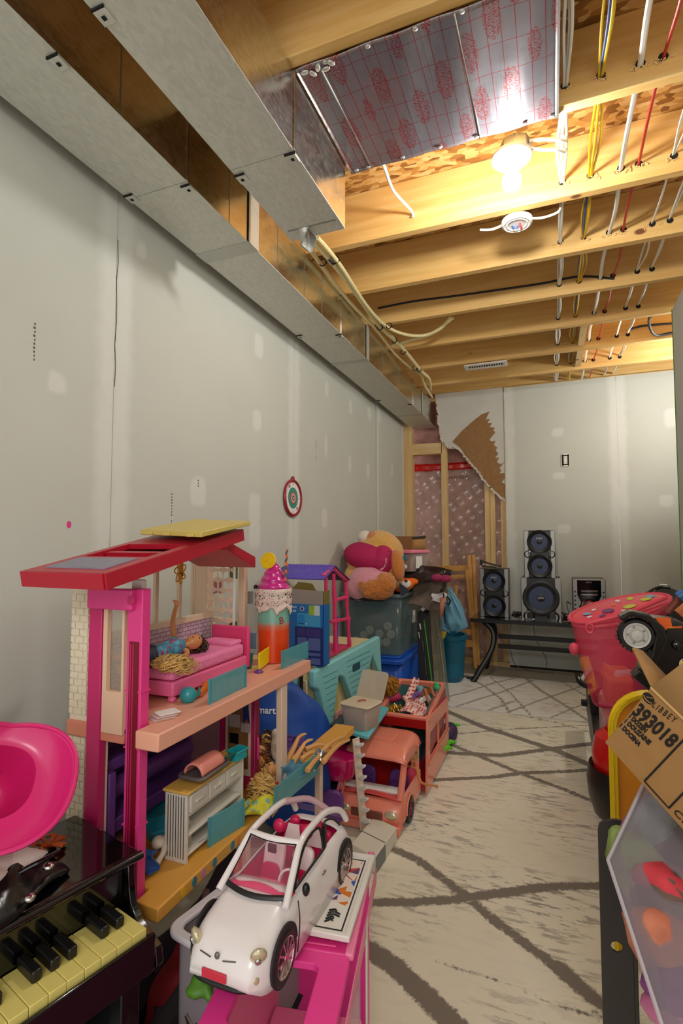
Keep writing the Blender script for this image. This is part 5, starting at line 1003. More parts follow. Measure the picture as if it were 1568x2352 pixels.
B().bb(cx_-.060, cx_+.060, cy0+.10, cy0+.345, cz+.030, cz+.034).done('cabin_floor', INT, car)
k = B(); 
for s in (-1, 1): k.bb(cx_+s*.057-.0015, cx_+s*.057+.0015, cy0+.12, cy0+.34, cz+.03, cz+.080)
k.bb(cx_-.055, cx_+.055, cy0+.33, cy0+.335, cz+.03, cz+.088); k.done('cabin_lining', INT, car)
B().grid(lambda a, b: (cx_+(a-.5)*.112, cy0+.100+.055*b, cz+.092+.006*math.sin(math.pi*a)-.018*b*b), 14, 6).done('dashboard', M('dash_pink', (232, 60, 110), .25, coat=.4), car, thick=.004)
for s in (-1, 1):
    st = B(F((cx_+s*.028, cy0+.205, cz+.040), 0, -16)).prism(rrect(-.020, .020, 0, .070, .014), .012, FR((0, 0, 0), (1, 0, 0), (0, -1, 0))).done('seat', M('seat_white', (236, 216, 216), .4), car, bev=.003)
    B(F((cx_+s*.028, cy0+.190, cz+.040), 0, -16)).prism(rrect(-.018, .018, .0, .040, .012), .004, FR((0, 0, 0), (1, 0, 0), (0, -1, 0))).done('seat_panel', INT, st, bev=.001)
    B().ell((cx_+s*.028, cy0+.228, cz+.128), (.012, .008, .012)).done('headrest', INT, st)
    B(F((cx_+s*.028, cy0+.165, cz+.036))).prism(rrect(-.020, .020, -.018, .030, .006), .016).done('cushion', INT, st, bev=.003)
B(F((cx_, cy0+.285, cz+.036), 0, -10)).prism(rrect(-.05, .05, 0, .066, .01), .012, FR((0, 0, 0), (1, 0, 0), (0, -1, 0))).done('rear_seat', INT, car, bev=.003)
for s in (-1, 1): B().prism([(-.018, 0), (.018, 0), (.011, .03), (-.011, .03)], .002, FR((cx_+s*.024, cy0+.272, cz+.078), (1, 0, 0), (0, -1, .3))).done('seat_badge', M('seat_white'), car); B().ell((cx_+s*.024, cy0+.285, cz+.112), (.011, .008, .009)).done('headrest', INT, car)
B(F((cx_+.030, cy0+.150, cz+.088), 0, 60)).tube([(.016*math.cos(a*.393), .016*math.sin(a*.393), 0) for a in range(16)], .0022, 6, closed=True).done('steering_wheel', WHT, car)
B().bb(cx_-.006, cx_+.010, cy0+.145, cy0+.150, zr-.018, zr-.004).done('mirror', BLK, car, bev=.002)
RIM = M('wheel_chrome', (196, 176, 170), .18, .9)
for s in (-1, 1):
    for y in (cy0+.068, cy0+.310):
        X0 = cx_+s*.0597; m_ = FR((X0, y, cz+.035), (0, 1, 0), (s, 0, 0))
        m_ = Matrix((Vector((0, 1, 0)), Vector((0, 0, 1)), Vector((1, 0, 0)))).transposed().to_4x4(); m_.translation = (X0, y, cz+.036)
        if s < 0: m_ = m_ @ Matrix.Rotation(math.pi, 4, 'Y')
        B(m_).prism(circ(0, .003, .0405, 28), .0035, None, .0065).done('wheel_arch', M('arch_dark', (40, 30, 34), .7), car)
        w_ = B(m_).lathe([(.0, .001), (.034, .001), (.0365, .004), (.0365, .009), (.033, .012), (.027, .012), (.025, .008), (0, .008)], (0, 0, 0), 32).done('wheel', BLK, car)
        k = B(m_)
        for a in range(10): q = a*R(36); k.bar((.005*math.cos(q), .005*math.sin(q), .0105), (.025*math.cos(q), .025*math.sin(q), .0095), .0035, .003, (0, 0, 1) if False else (s, 0, 0))
        k.lathe([(.007, .008), (.006, .013), (0, .0135)], (0, 0, 0), 12); k.tube([(.026*math.cos(a*.2618), .026*math.sin(a*.2618), .0105) for a in range(24)], .0016, 6, closed=True); k.done('rim', RIM, w_)
LENS = M('amber_lens', (206, 196, 160), .08, .4, coat=.8)
for s in (-1, 1):
    hl = B(F((cx_+s*.052, cy0+.020, cz+.066), s*38, 24)).ell((0, 0, 0), (.0125, .007, .0145)).done('headlight', LENS, car)
    B(F((cx_+s*.052, cy0+.0175, cz+.066), s*38, 24)).ell((0, -.006, 0), (.005, .003, .006)).done('reflector', CHR, hl)
    B(F((cx_+s*.052, cy0+.010, cz+.040), s*38)).ell((0, 0, 0), (.007, .004, .007)).done('fog_lamp', LENS, car)
B().tube(sm([(cx_-.046, cy0+.006, cz+.030), (cx_-.025, cy0+.001, cz+.028), (cx_+.025, cy0+.001, cz+.028), (cx_+.046, cy0+.006, cz+.030)], 4), .0045, 8, sq=.8).done('lower_grille', BLK, car)
B().bb(cx_-.026, cx_+.014, cy0-.0045, cy0-.001, cz+.034, cz+.046).done('licence_plate', M('plate_red', (206, 50, 70), .4), car, bev=.001)
B().ell((cx_-.006, cy0+.004, cz+.062), (.004, .003, .005)).done('badge', SGREY, car); 
k = B(); k.bar((cx_-.036, cy0+.006, cz+.060), (cx_-.016, cy0+.003, cz+.058), .001, .0015); k.bar((cx_+.004, cy0+.003, cz+.058), (cx_+.024, cy0+.006, cz+.060), .001, .0015); k.done('nose_trim', SGREY, car)
# right door : window frame, mirror, handle, gap line
xs = cx_+cw_+.0012
k = B(); k.tube(sm([(xs-.010, cy0+.112, cz+.100), (xs-.018, cy0+.165, zr-.008), (xs-.018, cy0+.225, zr-.006), (xs-.012, cy0+.232, cz+.104)], 4), .0022, 6); k.tube([(xs-.011, cy0+.112, cz+.101), (xs-.010, cy0+.232, cz+.104)], .0022, 6); k.tube(sm([(xs-.013, cy0+.24, cz+.104), (xs-.018, cy0+.245, zr-.010), (xs-.016, cy0+.280, zr-.016), (xs-.012, cy0+.31, cz+.106)], 4), .002, 6)
k.done('door_window_frame', BLK, car)
B().box((xs-.012, cy0+.237, cz+.122), (.005, .008, .040)).done('centre_pillar', BLK, car)
B().tube(sm([(xs+.0, cy0+.108, cz+.092), (xs+.0022, cy0+.110, cz+.06), (xs+.001, cy0+.105, cz+.018)], 4), .0009, 5).done('door_gap', BLK, car)
B().ell((xs+.004, cy0+.128, cz+.098), (.006, .007, .010)).done('wing_mirror', BLK, car)
B().ell((xs+.0015, cy0+.205, cz+.080), (.002, .009, .003)).done('door_handle', CHR, car)
# ---------------- pink toy camper below the car ----------------
r0 = W(775, 2352, 'Z', .44); r1 = W(855, 1975, 'Z', .44); ax_ = Vector((r1.x-r0.x, r1.y-r0.y, 0)).normalized(); sd = Vector((-ax_.y, ax_.x, 0))
PC = Matrix((sd, ax_, Vector((0, 0, 1)))).transposed().to_4x4(); pc0 = r0+ax_*(-.02); PC.translation = (pc0.x, pc0.y, 0)     # x to the wall, y away
pc = thing('pink_camper', 'large hot pink toy camper van standing under the white toy car', 'toy camper', PC @ Vector((.09, .25, 0)))
HP = M('camper_pink', (236, 60, 150), .35); HP2 = M('camper_rose', (240, 130, 170), .35); CW_ = .185; CLn = .50
def pcb(nm, x0, x1, y0, y1, z0, z1, m=HP, bev=.003, par=None): return B(PC).bb(x0, x1, y0, y1, z0, z1).done(nm, m, par or pc, bev=bev)
B(PC).frame(rrect(0, CW_, -.06, .13, .012), rrect(.045, CW_-.035, -.015, .105, .012), -.012, F((0, 0, .448))).done('roof', HP, pc, bev=.002)
pcb('roof_rear', 0, CW_, .131, .40, .436, .448); pcb('hatch', .025, CW_-.03, .14, .36, .4482, .452, M('camper_magenta', (220, 50, 130), .35)); pcb('roof_edge', -.004, .010, .128, .41, .44, .4515, HP2)
text('Dream', PC @ F((.10, .150, .4525), 180), .018, HP2, pc, 'raised_lettering')
B(PC).frame([(-.06, .03), (.40, .03), (.40, .435), (-.06, .435)], [(-.02, .16), (.24, .16), (.24, .39), (-.02, .39)], .006, FR((0.0, 0, 0), (0, 1, 0), (-1, 0, 0))).done('side_wall', M('camper_side', (206, 180, 186), .3), pc, bev=.002)
pcb('side_window', -.0015, -.0005, -.01, .22, .17, .38, M('clear_lilac', (196, 190, 206), .1, alpha=.45)); pcb('side_stripe', -.0085, -.0062, -.05, .40, .395, .425, HP2)
pcb('side_post', -.009, -.0065, .245, .265, .10, .42, WHT); pcb('side_trim', -.010, -.0065, .05, .062, .09, .40, M('clear_grey', (150, 150, 156), .3))
pcb('far_wall', CW_-.006, CW_, -.06, .40, .03, .435, HP2); pcb('rear_wall', 0.007, CW_-.007, .392, .40, .03, .435); pcb('camper_floor', .001, CW_-.007, -.058, .39, .03, .045, M('camper_floor', (120, 76, 70), .6)); pcb('inner_shelf', .008, CW_-.008, .12, .30, .20, .208, HP2)
for y in (.0, .33):
    m_ = Matrix((ax_, Vector((0, 0, 1)), -sd)).transposed().to_4x4(); m_.translation = PC @ Vector((-.004, y, .056))
    w_ = B(m_).lathe([(0, .0), (.050, .0), (.054, .004), (.054, .014), (.046, .018), (.036, .018), (.034, .012), (0, .012)], (0, 0, 0), 32).done('wheel', BLK, pc); B(m_).lathe([(.034, .012), (.030, .018), (.010, .016), (0, .02)], (0, 0, 0), 24).done('rim', RIM, w_)
# framed print lying on the camper
fr_ = thing('framed_print', 'small white framed colourful print lying on the pink camper beside the car', 'picture', (-.36, .95, .452))
q0 = W(705, 2148, 'Z', .462); q1 = W(802, 2168, 'Z', .458); q2 = W(862, 1975, 'Z', .458); xa_ = (q2-q1).normalized(); FT = FR(q1, q2-q1, (0, 0, 1)); LQ = (q2-q1).length; WQ = .16
B(FT).frame([(0, 0), (LQ, 0), (LQ, WQ), (0, WQ)], [(.010, .010), (LQ-.010, .010), (LQ-.010, WQ-.010), (.010, WQ-.010)], .010).done('frame', WHT, fr_, bev=.002)
def art():
    m, n, b = nt('print_art'); vo = n.nodes.new('ShaderNodeTexVoronoi'); vo.inputs['Scale'].default_value = 60; vv = mapv(n, (1, 1, 1)); n.links.new(vv, vo.inputs['Vector']); sep = n.nodes.new('ShaderNodeSeparateColor'); n.links.new(vo.outputs['Color'], sep.inputs[0])
    r = ramp(n, [(0, (226, 210, 200)), (.3, (214, 120, 40)), (.45, (196, 60, 50)), (.55, (60, 90, 170)), (.65, (230, 190, 60)), (.75, (226, 214, 206)), (.85, (90, 60, 110)), (.93, (210, 120, 170))], 'CONSTANT'); n.links.new(sep.outputs[0], r.inputs[0]); n.links.new(r.outputs[0], b.inputs['Base Color']); b.inputs['Roughness'].default_value = .3; return m
B(FT).bb(.0101, LQ-.0101, .0101, WQ-.0101, .001, .005).done('mount', M('print_white', (226, 222, 214), .3), fr_, smooth=False)
B(FT).frame([(.016, .016), (LQ-.016, .016), (LQ-.016, WQ-.016), (.016, WQ-.016)], [(.0185, .0185), (LQ-.0185, .0185), (LQ-.0185, WQ-.0185), (.0185, WQ-.0185)], .0055).done('black_line', BLK, fr_)
ar = art(); B(FT).prism([(.075, .022), (LQ-.02, .022), (LQ-.022, .07), (.12, .075), (.085, .05)], .0058).done('colour_print', ar, fr_)
k = B(FT); rn = random.Random(2)
for i in range(5): k.tube(sm([(.035+.006*i, .028+.01*rn.random(), .0058), (.038+.006*i, .04, .0062), (.030+.007*i, .05, .0058)], 3), .0015, 5)
k.done('brush_mark', BLK, fr_)
# grey tray rim below car left
tr = thing('grey_bin', 'pale grey rounded bin rim with a green toy in it left of the car', 'bin', (-.60, .80, .0))
TT = F((-.592, .925, 0), -10)
B(TT).frame(rrect(-.07, .075, -.12, .17, .03, 6), rrect(-.050, .055, -.10, .15, .022, 6), .012, F((0, 0, .375))).done('rim', M('pale_lilac_rim', (206, 202, 208), .3), tr, bev=.004)
B(TT).frame(rrect(-.056, .061, -.106, .156, .025, 6), rrect(-.052, .057, -.102, .152, .023, 6), .36, F((0, 0, .012))).done('bin_wall', M('lilac_bin', (150, 140, 146), .4), tr)
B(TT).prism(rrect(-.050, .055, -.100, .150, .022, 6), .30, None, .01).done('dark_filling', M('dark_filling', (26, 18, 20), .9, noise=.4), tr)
gp = W(462, 2250, 'Z', .328); k = B(); k.ell(gp, (.018, .020, .014)); k.ell(gp+Vector((.014, .012, .004)), (.014, .012, .012)); k.ell(gp+Vector((.0, -.02, -.006)), (.018, .01, .01)); k.tube([gp, gp+Vector((.02, -.012, -.0)), gp+Vector((.035, -.02, -.01))], [.012, .010, .007], 9); 
tag(k.done('green_dinosaur', M('leaf_green', (84, 140, 40), .5), None, remesh=.004), 'leaf green rubber toy sitting in the pale grey bin', 'toy')
# white plastic carton on the floor before the salmon camper
wb = thing('white_carton', 'long white box with grey end panel on the rug before the salmon camper', 'box', W(870, 1950, 'Z', .009))
q = [W(803, 1958, 'Z', .115), W(860, 1978, 'Z', .115), W(908, 1908, 'Z', .115), W(862, 1885, 'Z', .115)]
q = [Vector(p) for p in q]; h_ = Vector((0, 0, -.095))
h_ = Vector((0, 0, -.055)); o0 = W(806, 1938, 'Z', .066); o1 = W(862, 1968, 'Z', .066); o2 = W(911, 1900, 'Z', .066); o3 = o0+(o2-o1)
B().hexa([o0+h_, o1+h_, o2+h_, o3+h_, o0, o1, o2, o3]).done('carton_body', M('carton_white', (224, 218, 200), .6), wb, bev=.003)
n_ = (o1-o0).cross(Vector((0, 0, 1))).normalized(); n_ = n_ if n_.dot(o1-o2) > 0 else -n_; xx_ = (o2-o1).normalized(); up_ = Vector((0, 0, 1)); sdn = xx_.cross(up_)
sdn = sdn if sdn.dot(o1-o0) > 0 else -sdn
B().hexa([o1+h_*.95+sdn*.001, o1.lerp(o2, .42)+h_*.95+sdn*.001, o1.lerp(o2, .42)+h_*.95+sdn*.003, o1+h_*.95+sdn*.003, o1+h_*.05+sdn*.001, o1.lerp(o2, .42)+h_*.05+sdn*.001, o1.lerp(o2, .42)+h_*.05+sdn*.003, o1+h_*.05+sdn*.003]).done('grey_label', M('grey_label', (120, 124, 124), .5), wb)
B().bar(o1.lerp(o2, .44)+Vector((0, 0, .001)), o0.lerp(o3, .44)+Vector((0, 0, .001)), .002, .002).done('flap_seam', STEEL, wb)
# ---------------- salmon toy camper ----------------
SAL = M('salmon_camper', (236, 136, 112), .32, coat=.3); SALR = M('camper_red_inner', (190, 26, 24), .4)
sc = thing('salmon_camper', 'salmon coloured toy camper van driven up to the ladder, heaped with dolls', 'toy camper', (-.64, 2.3, .009))
X0, X1, Y0, Y1 = -.80, -.535, 2.02, 2.78; zf = .012
def scb(nm, x0, x1, y0, y1, z0, z1, m=SAL, bev=.004, par=None): return B().bb(x0, x1, y0, y1, z0, z1).done(nm, m, par or sc, bev=bev)
def cabroof(a, b):
    x = X0+(X1-X0)*a; y = 2.0+.25*b; e = (1-abs(2*a-1)**6); z = .245+.045*e**.6*(math.sin(math.pi*min(.5, b*1.2+.02)))**.5; return (x, y, z)
B().grid(cabroof, 26, 18).done('cab_roof', SAL, sc, thick=.006)
B(F((-.67, 2.16, .292), 0, 2)).prism(rrect(-.055, .055, -.045, .045, .01), .006).done('roof_vent', SAL, sc, bev=.003)
for k_ in (sm([(X0+.012, 2.03, .255), (X0+.012, 1.99, .18), (X0+.015, 1.97, .13)], 3), sm([(X1-.012, 2.03, .255), (X1-.012, 1.99, .18), (X1-.015, 1.97, .13)], 3), [(X1-.008, 2.20, .27), (X1-.008, 2.20, .10)]): B().tube(k_, .013, 8).done('window_pillar', SAL, sc)
def bonnet(a, b):
    x = X0+(X1-X0)*a; e = abs(2*a-1)**4; t = b; y = 1.965-.035*math.sin(math.pi*t*.9)+.02*e; z = .13-.105*t; return (x, y, z)
B().grid(bonnet, 22, 14).done('front_fascia', SAL, sc, thick=.006)
B().grid(lambda a, b: (X0+.01+(X1-X0-.02)*a, 1.955+.06*b, .132+.010*math.sin(math.pi*a)), 14, 6).done('bonnet', M('salmon_dark', (214, 80, 76), .3), sc, thick=.004)
scb('dash_ledge', X0+.01, X1-.01, 1.985, 2.03, .138, .150, PAPER)
scb('bumper', X0+.005, X1-.005, 1.925, 1.96, .02, .05)
for s in (X0+.04, X1-.04): B().ell((s, 1.935, .085), (.028, .010, .016)).done('headlamp', LENS, sc)
scb('grille', X0+.07, X1-.07, 1.924, 1.932, .065, .095, M('grille_brown', (120, 60, 50), .4)); scb('cab_side', X1-.010, X1, 1.97, 2.25, .045, .14); scb('cab_side', X0, X0+.01, 1.97, 2.25, .04, .13)
scb('cabin_back', X0+.012, X1-.012, 2.26, 2.27, .05, .24, SALR); scb('cabin_floor', X0+.012, X1-.012, 1.99, 2.255, .05, .058, SALR); scb('cabin_left', X0+.012, X0+.016, 2.02, 2.255, .058, .24, SALR)
for x in (-.735, -.60):
    s_ = B(F((x, 2.13, .06), 0, -10)).prism(rrect(-.038, .038, 0, .11, .030), .016, FR((0, 0, 0), (1, 0, 0), (0, -1, 0))).done('seat', PUR, sc, bev=.005); B().tube([(x+.040*math.cos(a), 2.11, .11+.03*math.sin(a)) for a in (0, .8, 1.6, 2.4, 3.1)], .003, 6).done('armrest', PUR, s_)
for y in (2.06, 2.62):
    m_ = Matrix((Vector((0, 1, 0)), Vector((0, 0, 1)), Vector((1, 0, 0)))).transposed().to_4x4(); m_.translation = (X1-.012, y, .060)
    w_ = B(m_).lathe([(0, .0), (.044, .0), (.048, .004), (.048, .016), (.042, .020), (.030, .020), (.028, .014), (0, .014)], (0, 0, 0), 28).done('wheel', BLK, sc)
    k = B(m_)
    for a in range(5): q = a*R(72); k.bar((.004*math.cos(q), .004*math.sin(q), .016), (.028*math.cos(q), .028*math.sin(q), .016), .008, .003, (1, 0, 0))
    k.done('rim', M('berry_rim', (170, 40, 80), .3), w_)
B().tube(sm([(X1+.002, 2.06+.055*math.cos(a), .060+.055*math.sin(a)) for a in np.linspace(0, 3.14, 9)], 2), .004, 6).done('wheel_arch', SAL, sc)
# rear : open side walls and raised roof bed
B(FR((X1+.012, 0, 0), (0, 1, 0), (1, 0, 0))).frame([(2.27, .03), (2.78, .03), (2.78, .30), (2.30, .33)], [(2.34, .15), (2.74, .15), (2.74, .24), (2.34, .26)], .010).done('side_wall', SAL, sc, bev=.003)
scb('side_rail', X1+.0225, X1+.028, 2.30, 2.78, .135, .147); scb('side_bar', X1+.010, X1+.020, 2.53, 2.55, .151, .25); scb('lower_box', X0+.01, X1, 2.29, 2.77, .03, .06, SALR); scb('far_side', X0, X0+.01, 2.28, 2.78, .03, .30)
scb('back_wall', X0+.01, X1, 2.77, 2.78, .03, .31); scb('interior_step', X0+.02, X1-.06, 2.5, 2.74, .061, .14, M('interior_teal', (30, 96, 110), .5))
RB = FR((X0+.03, 2.36, .285), (1, 0, 0), (0, -.16, 1)); wX = X1-X0-.02
B(RB).frame([(0, 0), (wX, 0), (wX, .40), (0, .40)], [(.022, .022), (wX-.022, .022), (wX-.022, .378), (.022, .378)], .032).done('roof_bed', SAL, sc, bev=.004)
B(RB).bb(.0, wX, -.002, .0, -.02, .02).done('bed_front', SALR, sc); B(RB).bb(.022, wX-.022, .022, .378, .002, .008).done('bed_floor', M('bed_teal', (14, 90, 90), .5), sc)
B(RB).tube(sm([(wX-.012, .03, .036), (wX-.012, .06, .050), (wX-.012, .30, .050), (wX-.012, .34, .036)], 4), .005, 8).done('grab_rail', SGREY, sc)
B(RB).bb(wX-.004, wX+.002, .0, .40, -.14, .0).done('bed_side', M('berry_side', (160, 50, 70), .4), sc)
def rb(x, y, z=.02): return RB @ Vector((x, y, z))
def check(nm, c1, c2, sc_):
    m, n, b = nt(nm); vo = n.nodes.new('ShaderNodeTexVoronoi'); vo.inputs['Scale'].default_value = sc_; vo.inputs['Randomness'].default_value = .15; n.links.new(mapv(n), vo.inputs['Vector']); r = ramp(n, [(0, c1), (.42, c2)], 'CONSTANT'); n.links.new(vo.outputs['Distance'], r.inputs[0]); n.links.new(r.outputs[0], b.inputs['Base Color']); b.inputs['Roughness'].default_value = .7; return m
DOT = check('red_dot_cloth', (206, 60, 60), (236, 206, 196), 70)
B(RB).grid(lambda a, b: (.10+.10*a+.02*math.sin(b*5), .03+.17*b, .030+.012*math.sin(a*5+b*3)), 16, 20).done('dot_pad', DOT, None, thick=.008)
tag(COL.objects[-1], 'red dotted white cloth pad on the salmon camper roof', 'pad')
rag('dot_pad', 'red dotted cloth strip standing up behind the pad on the camper roof', DOT, rb(.115, .24, .05), (.035, .13), F((0, 0, 0), -10, 35), 31, h=.01)
headhair('doll with big golden curls hanging over the left side of the salmon camper', rb(.02, .20, .085), M('golden_hair', (176, 120, 30), .3, noise=.5, nscale=50), .040, 130, .07, (-.3, -.4, -.4), 32, face=(.6, .3, .6), curl=.013)
doll('brown skinned doll in blue top sitting among the toys on the camper roof', FR(rb(.185, .20, .040), (-.45, .8, .10), (.3, -.5, 1)), AUB, M('sky_top', (110, 170, 190), .6), None, None, [[(-.008, -.010, 0), (-.03, -.018, .055), (-.085, -.02, .03)], [(-.008, .010, 0), (-.04, .013, .05), (-.10, .012, .01)]], M('bronze_skin', (170, 100, 60), .4), hL=.06, seed=33)
rag('white_cloth', 'crumpled white doll cloth on the camper roof', PAPER, rb(.20, .16, .045), (.05, .05), None, 34, h=.02)
rag('lilac_cloth', 'small lilac cloth between the dolls on the camper roof', M('lilac_cloth', (130, 90, 160), .6), rb(.15, .19, .05), (.04, .04), None, 35, h=.02)
k = B(RB); rn = random.Random(5)
for i in range(16): a, b_ = rn.uniform(.045, .10), rn.uniform(.03, .09); k.tube(sm([(a, b_, .012), (a+rn.uniform(-.015, .015), b_+rn.uniform(-.015, .015), .035), (a+rn.uniform(-.02, .02), b_+rn.uniform(-.02, .02), .014)], 3), .003, 5)
tag(k.done('gold_charms', M('gold_plastic', (196, 140, 30), .3, .5)), 'tangle of gold toy chain in the front corner of the camper roof', 'toy chain')
k = B(RB); k.ell((.225, .30, .045), (.016, .022, .014)); k.ell((.235, .27, .055), (.012, .012, .012)); k.ell((.215, .33, .05), (.012, .012, .01))
tag(k.done('green_toy', M('mint_toy', (50, 180, 110), .4), remesh=.003), 'bright green toy at the back right of the camper roof', 'toy')
doll('doll with long straw hair leaning out of the cab of the salmon camper', FR((X1-.03, 2.17, .075), (.10, .05, 1), (0, -1, 0)), M('straw_hair', (170, 140, 84), .5, noise=.3), M('rose_top', (206, 60, 90), .6), arms=[[(.095, -.022, 0), (.06, -.05, .03), (.07, -.11, .05)], [(.095, .022, 0), (.05, .045, .0), (.01, .05, .02)]], legs=[[(-.008, -.010, 0), (-.015, -.013, .05), (-.012, -.012, .07)], [(-.008, .010, 0), (-.015, .013, .05), (-.012, .012, .07)]], hL=.14, hd=(-1, .3, .25), hn=50, seed=36)
# pink toy chair frame and magenta tub by the ladder
tag(B().lathe([(.0, .02), (.06, .022), (.078, .05), (.085, .10), (.082, .104)], (-.80, 1.98, .16), 28).done('magenta_tub', M('clear_magenta', (206, 16, 100), .15, coat=.5), thick=.003), 'shiny magenta toy tub between the ladder and the dollhouse deck', 'tub')
pch = thing('folding_stand', 'thin rose pink folding toy frame between the ladder and the tub', 'toy frame', (-.74, 2.0, .01)); RO = M('rose_frame', (224, 120, 130), .4)
a = W(865, 1795, 'Y', 1.98); a = W(787, 1768, 'Y', 1.95); b_ = W(772, 1825, 'Y', 1.93); c = W(797, 1870, 'Y', 1.95); d = W(800, 1800, 'Y', 2.02)
B().tube([a, b_, c], .006, 7).done('front_bar', RO, pch); B().tube([a+Vector((.012, .02, 0)), b_+Vector((.015, .02, 0)), c+Vector((.014, .02, -.01))], .005, 7).done('rear_bar', RO, pch); B().tube([a, d], .005, 7).done('cross_bar', RO, pch)
tag(B(F(W(765, 1850, 'Y', 1.85), 10)).prism(rrect(-.04, .04, -.06, .06, .03), .02, FR((0, 0, 0), (1, 0, 0), (0, -1, 0))).done('purple_chair_back', PUR, bev=.005), 'purple toy chair back in shadow below the magenta tub', 'toy chair')
# ---------------- cream and turquoise folding house ----------------
AQ = M('aqua_roof', (140, 212, 214), .45, bump=.25, bscale=30, stretch=(1, 1, 8)); BUT = M('butter_wall', (226, 208, 160), .5)
h2 = thing('folding_house', 'cream toy house with turquoise shingled roof, opened out beside the blue bag', 'toy house', (-1.0, 2.5, 0))
y0, y1 = 2.10, 2.86; zt = .56
def xf(y): return -1.00+.06*(y-y0)/(y1-y0)     # front wall line
B().hexa([(-1.20, y0, 0), (xf(y0)+.02, y0, 0), (xf(y1)+.02, y1, 0), (-1.20, y1, 0), (-1.20, y0, .50), (xf(y0), y0, .50), (xf(y1), y1, .50), (-1.20, y1, .50)]).done('wall', BUT, h2, bev=.006)
B().hexa([(-1.22, y0-.01, .50), (xf(y0)-.02, y0-.01, .50), (xf(y1)-.02, y1+.01, .50), (-1.22, y1+.01, .50), (-1.22, y0-.01, .552), (xf(y0)-.035, y0-.01, .552), (xf(y1)-.035, y1+.01, .552), (-1.22, y1+.01, .552)]).done('roof_deck', BUT, h2, bev=.004)
# gabled front roof, drawn in the plane of the front wall
GT = FR((xf(y0)+.006, y0, 0), (xf(y1)-xf(y0), y1-y0, 0), (0, 0, 1)); GT = GT @ Matrix(((1, 0, 0, 0), (0, 0, -1, 0), (0, 1, 0, 0), (0, 0, 0, 1)))
roof = [(0, .545), (.745, .575), (.775, .36), (.71, .39), (.64, .49), (.565, .37), (.40, .285), (.285, .45), (.235, .47), (.16, .215), (.125, .22), (.04, .45), (0, .47)]
B(GT).prism(roof, .035, None, .0).done('shingled_roof', AQ, h2, bev=.010, seg=3)
k = B(GT); 
for i in range(9): z = .50-.028*i; k.bb(.07+.012*i, .21-.004*i, z, z+.003, .0350, .0368)
for i in range(7): z = .52-.028*i; k.bb(.31+.012*i, .60+.0*i, z, z+.003, .0350, .0368)
k.done('shingle_line', M('aqua_shade', (84, 160, 168), .5), h2)
B(GT).prism(rrect(.38, .47, .455, .49, .01), .002, None, .035).done('handle_slot', M('slot_dark', (34, 84, 96), .6), h2)
for (a, b_) in ((.235, .285), (.60, .65)):
    for i in range(3): B(GT).bb(a+.012*i, a+.008+.012*i, .22+.03*i, .46-.02*i, .002, .014).done('clapboard', M('butter_strip', (214, 196, 110), .5), h2)
wn = B(GT).frame(rrect(.235, .30, .16, .30, .01), rrect(.25, .285, .18, .28, .006), .02).done('attic_window', M('house_pink', (224, 160, 164), .45), h2)
PKH = M('house_pink')
for x in (.60, .665): B(GT).bb(x, x+.016, .06, .33, .004, .022).done('porch_post', PKH, h2, bev=.003)
B(GT).frame([(.585, .29), (.70, .30), (.70, .37), (.585, .36)], [(.60, .31), (.685, .315), (.672, .35), (.615, .345)], .02).done('porch_gable', PKH, h2, bev=.002)
B(GT).bb(.46, .60, .02, .27, .0, .014).done('door_panel', M('cream_door', (214, 204, 170), .5), h2, bev=.004)
B(GT).tube([(.20, .08, .03), (.235, .20, .03)], .008).done('corner_post', BUT, h2)
# second turquoise gable at left
G2 = FR((-1.19, 2.06, 0), (1, 0, 0), (0, -1, 0)); G2 = FR((-1.20, 2.085, 0), (1, 0, 0), (0, -1, 0))
B(G2).prism([(0, .54), (.16, .54), (.175, .52), (.15, .36), (.12, .35), (.0, .38)], .03).done('side_roof', AQ, h2, bev=.008, seg=3)
k = B(G2)
for i in range(6): k.bb(.01, .13, .40+.022*i, .403+.022*i, .0302, .0315)
k.done('shingle_line', M('aqua_shade'), h2)
B(G2).bb(.182, .190, .02, .54, .0, .02).done('hinge_strip', DARK, h2)
# ---------------- blue box on the folding house ----------------
b0 = W(664, 1508, 'Y', 2.14); b1 = W(742, 1512, 'Y', 2.14); wB = b1.x-b0.x; zB = .554; hB = W(742, 1355, 'Y', 2.14).z-zB; LBx = W(760, 1505, 'X', b1.x).y-2.14
BX = M('kit_blue', (22, 104, 176), .4); BX2 = M('kit_navy', (26, 40, 110), .4); BXL = M('kit_light', (60, 150, 200), .4)
kb = thing('kit_box', 'tall open bright blue experiment kit box standing on the toy house roof', 'box', ((b0.x+b1.x)/2, 2.16, zB))
KT = FR((b0.x, 2.14, zB), (1, 0, 0), (0, -1, 0)); D_ = .07
B(KT).bb(0, wB, 0, .002, -D_, 0).done('base', BX, kb)
for nm, a in (('front', (0, wB, 0, hB*.80, -.002, 0)), ('back', (0, wB, 0, hB*.82, -D_, -D_+.002)), ('side', (0, .002, 0, hB*.82, -D_, 0)), ('side', (wB-.002, wB, 0, hB*.82, -D_, 0))): B(KT).bb(*a).done(nm, BX, kb)
B(KT).prism([(0, hB*.80), (wB, hB*.80), (wB, hB*.98), (0, hB*1.0)], .002, None, -.006).done('inner_flap', M('grey_card', (150, 136, 130), .8), kb)
B(KT).prism([(-.01, hB*.97), (wB*.72, hB*.97), (wB*.6, hB*1.07), (.03, hB*1.09)], .002, FR((0, 0, -.05), (1, 0, 0), (0, -.5, 1)) @ Matrix.Identity(4) if False else None, -.03).done('open_flap', M('olive_card', (116, 100, 40), .8), kb)
B(KT).bb(wB-.0021, wB-.0019+.002, hB*.80, hB*.98, -D_, -.004).done('olive_side_flap', M('olive_card'), kb)
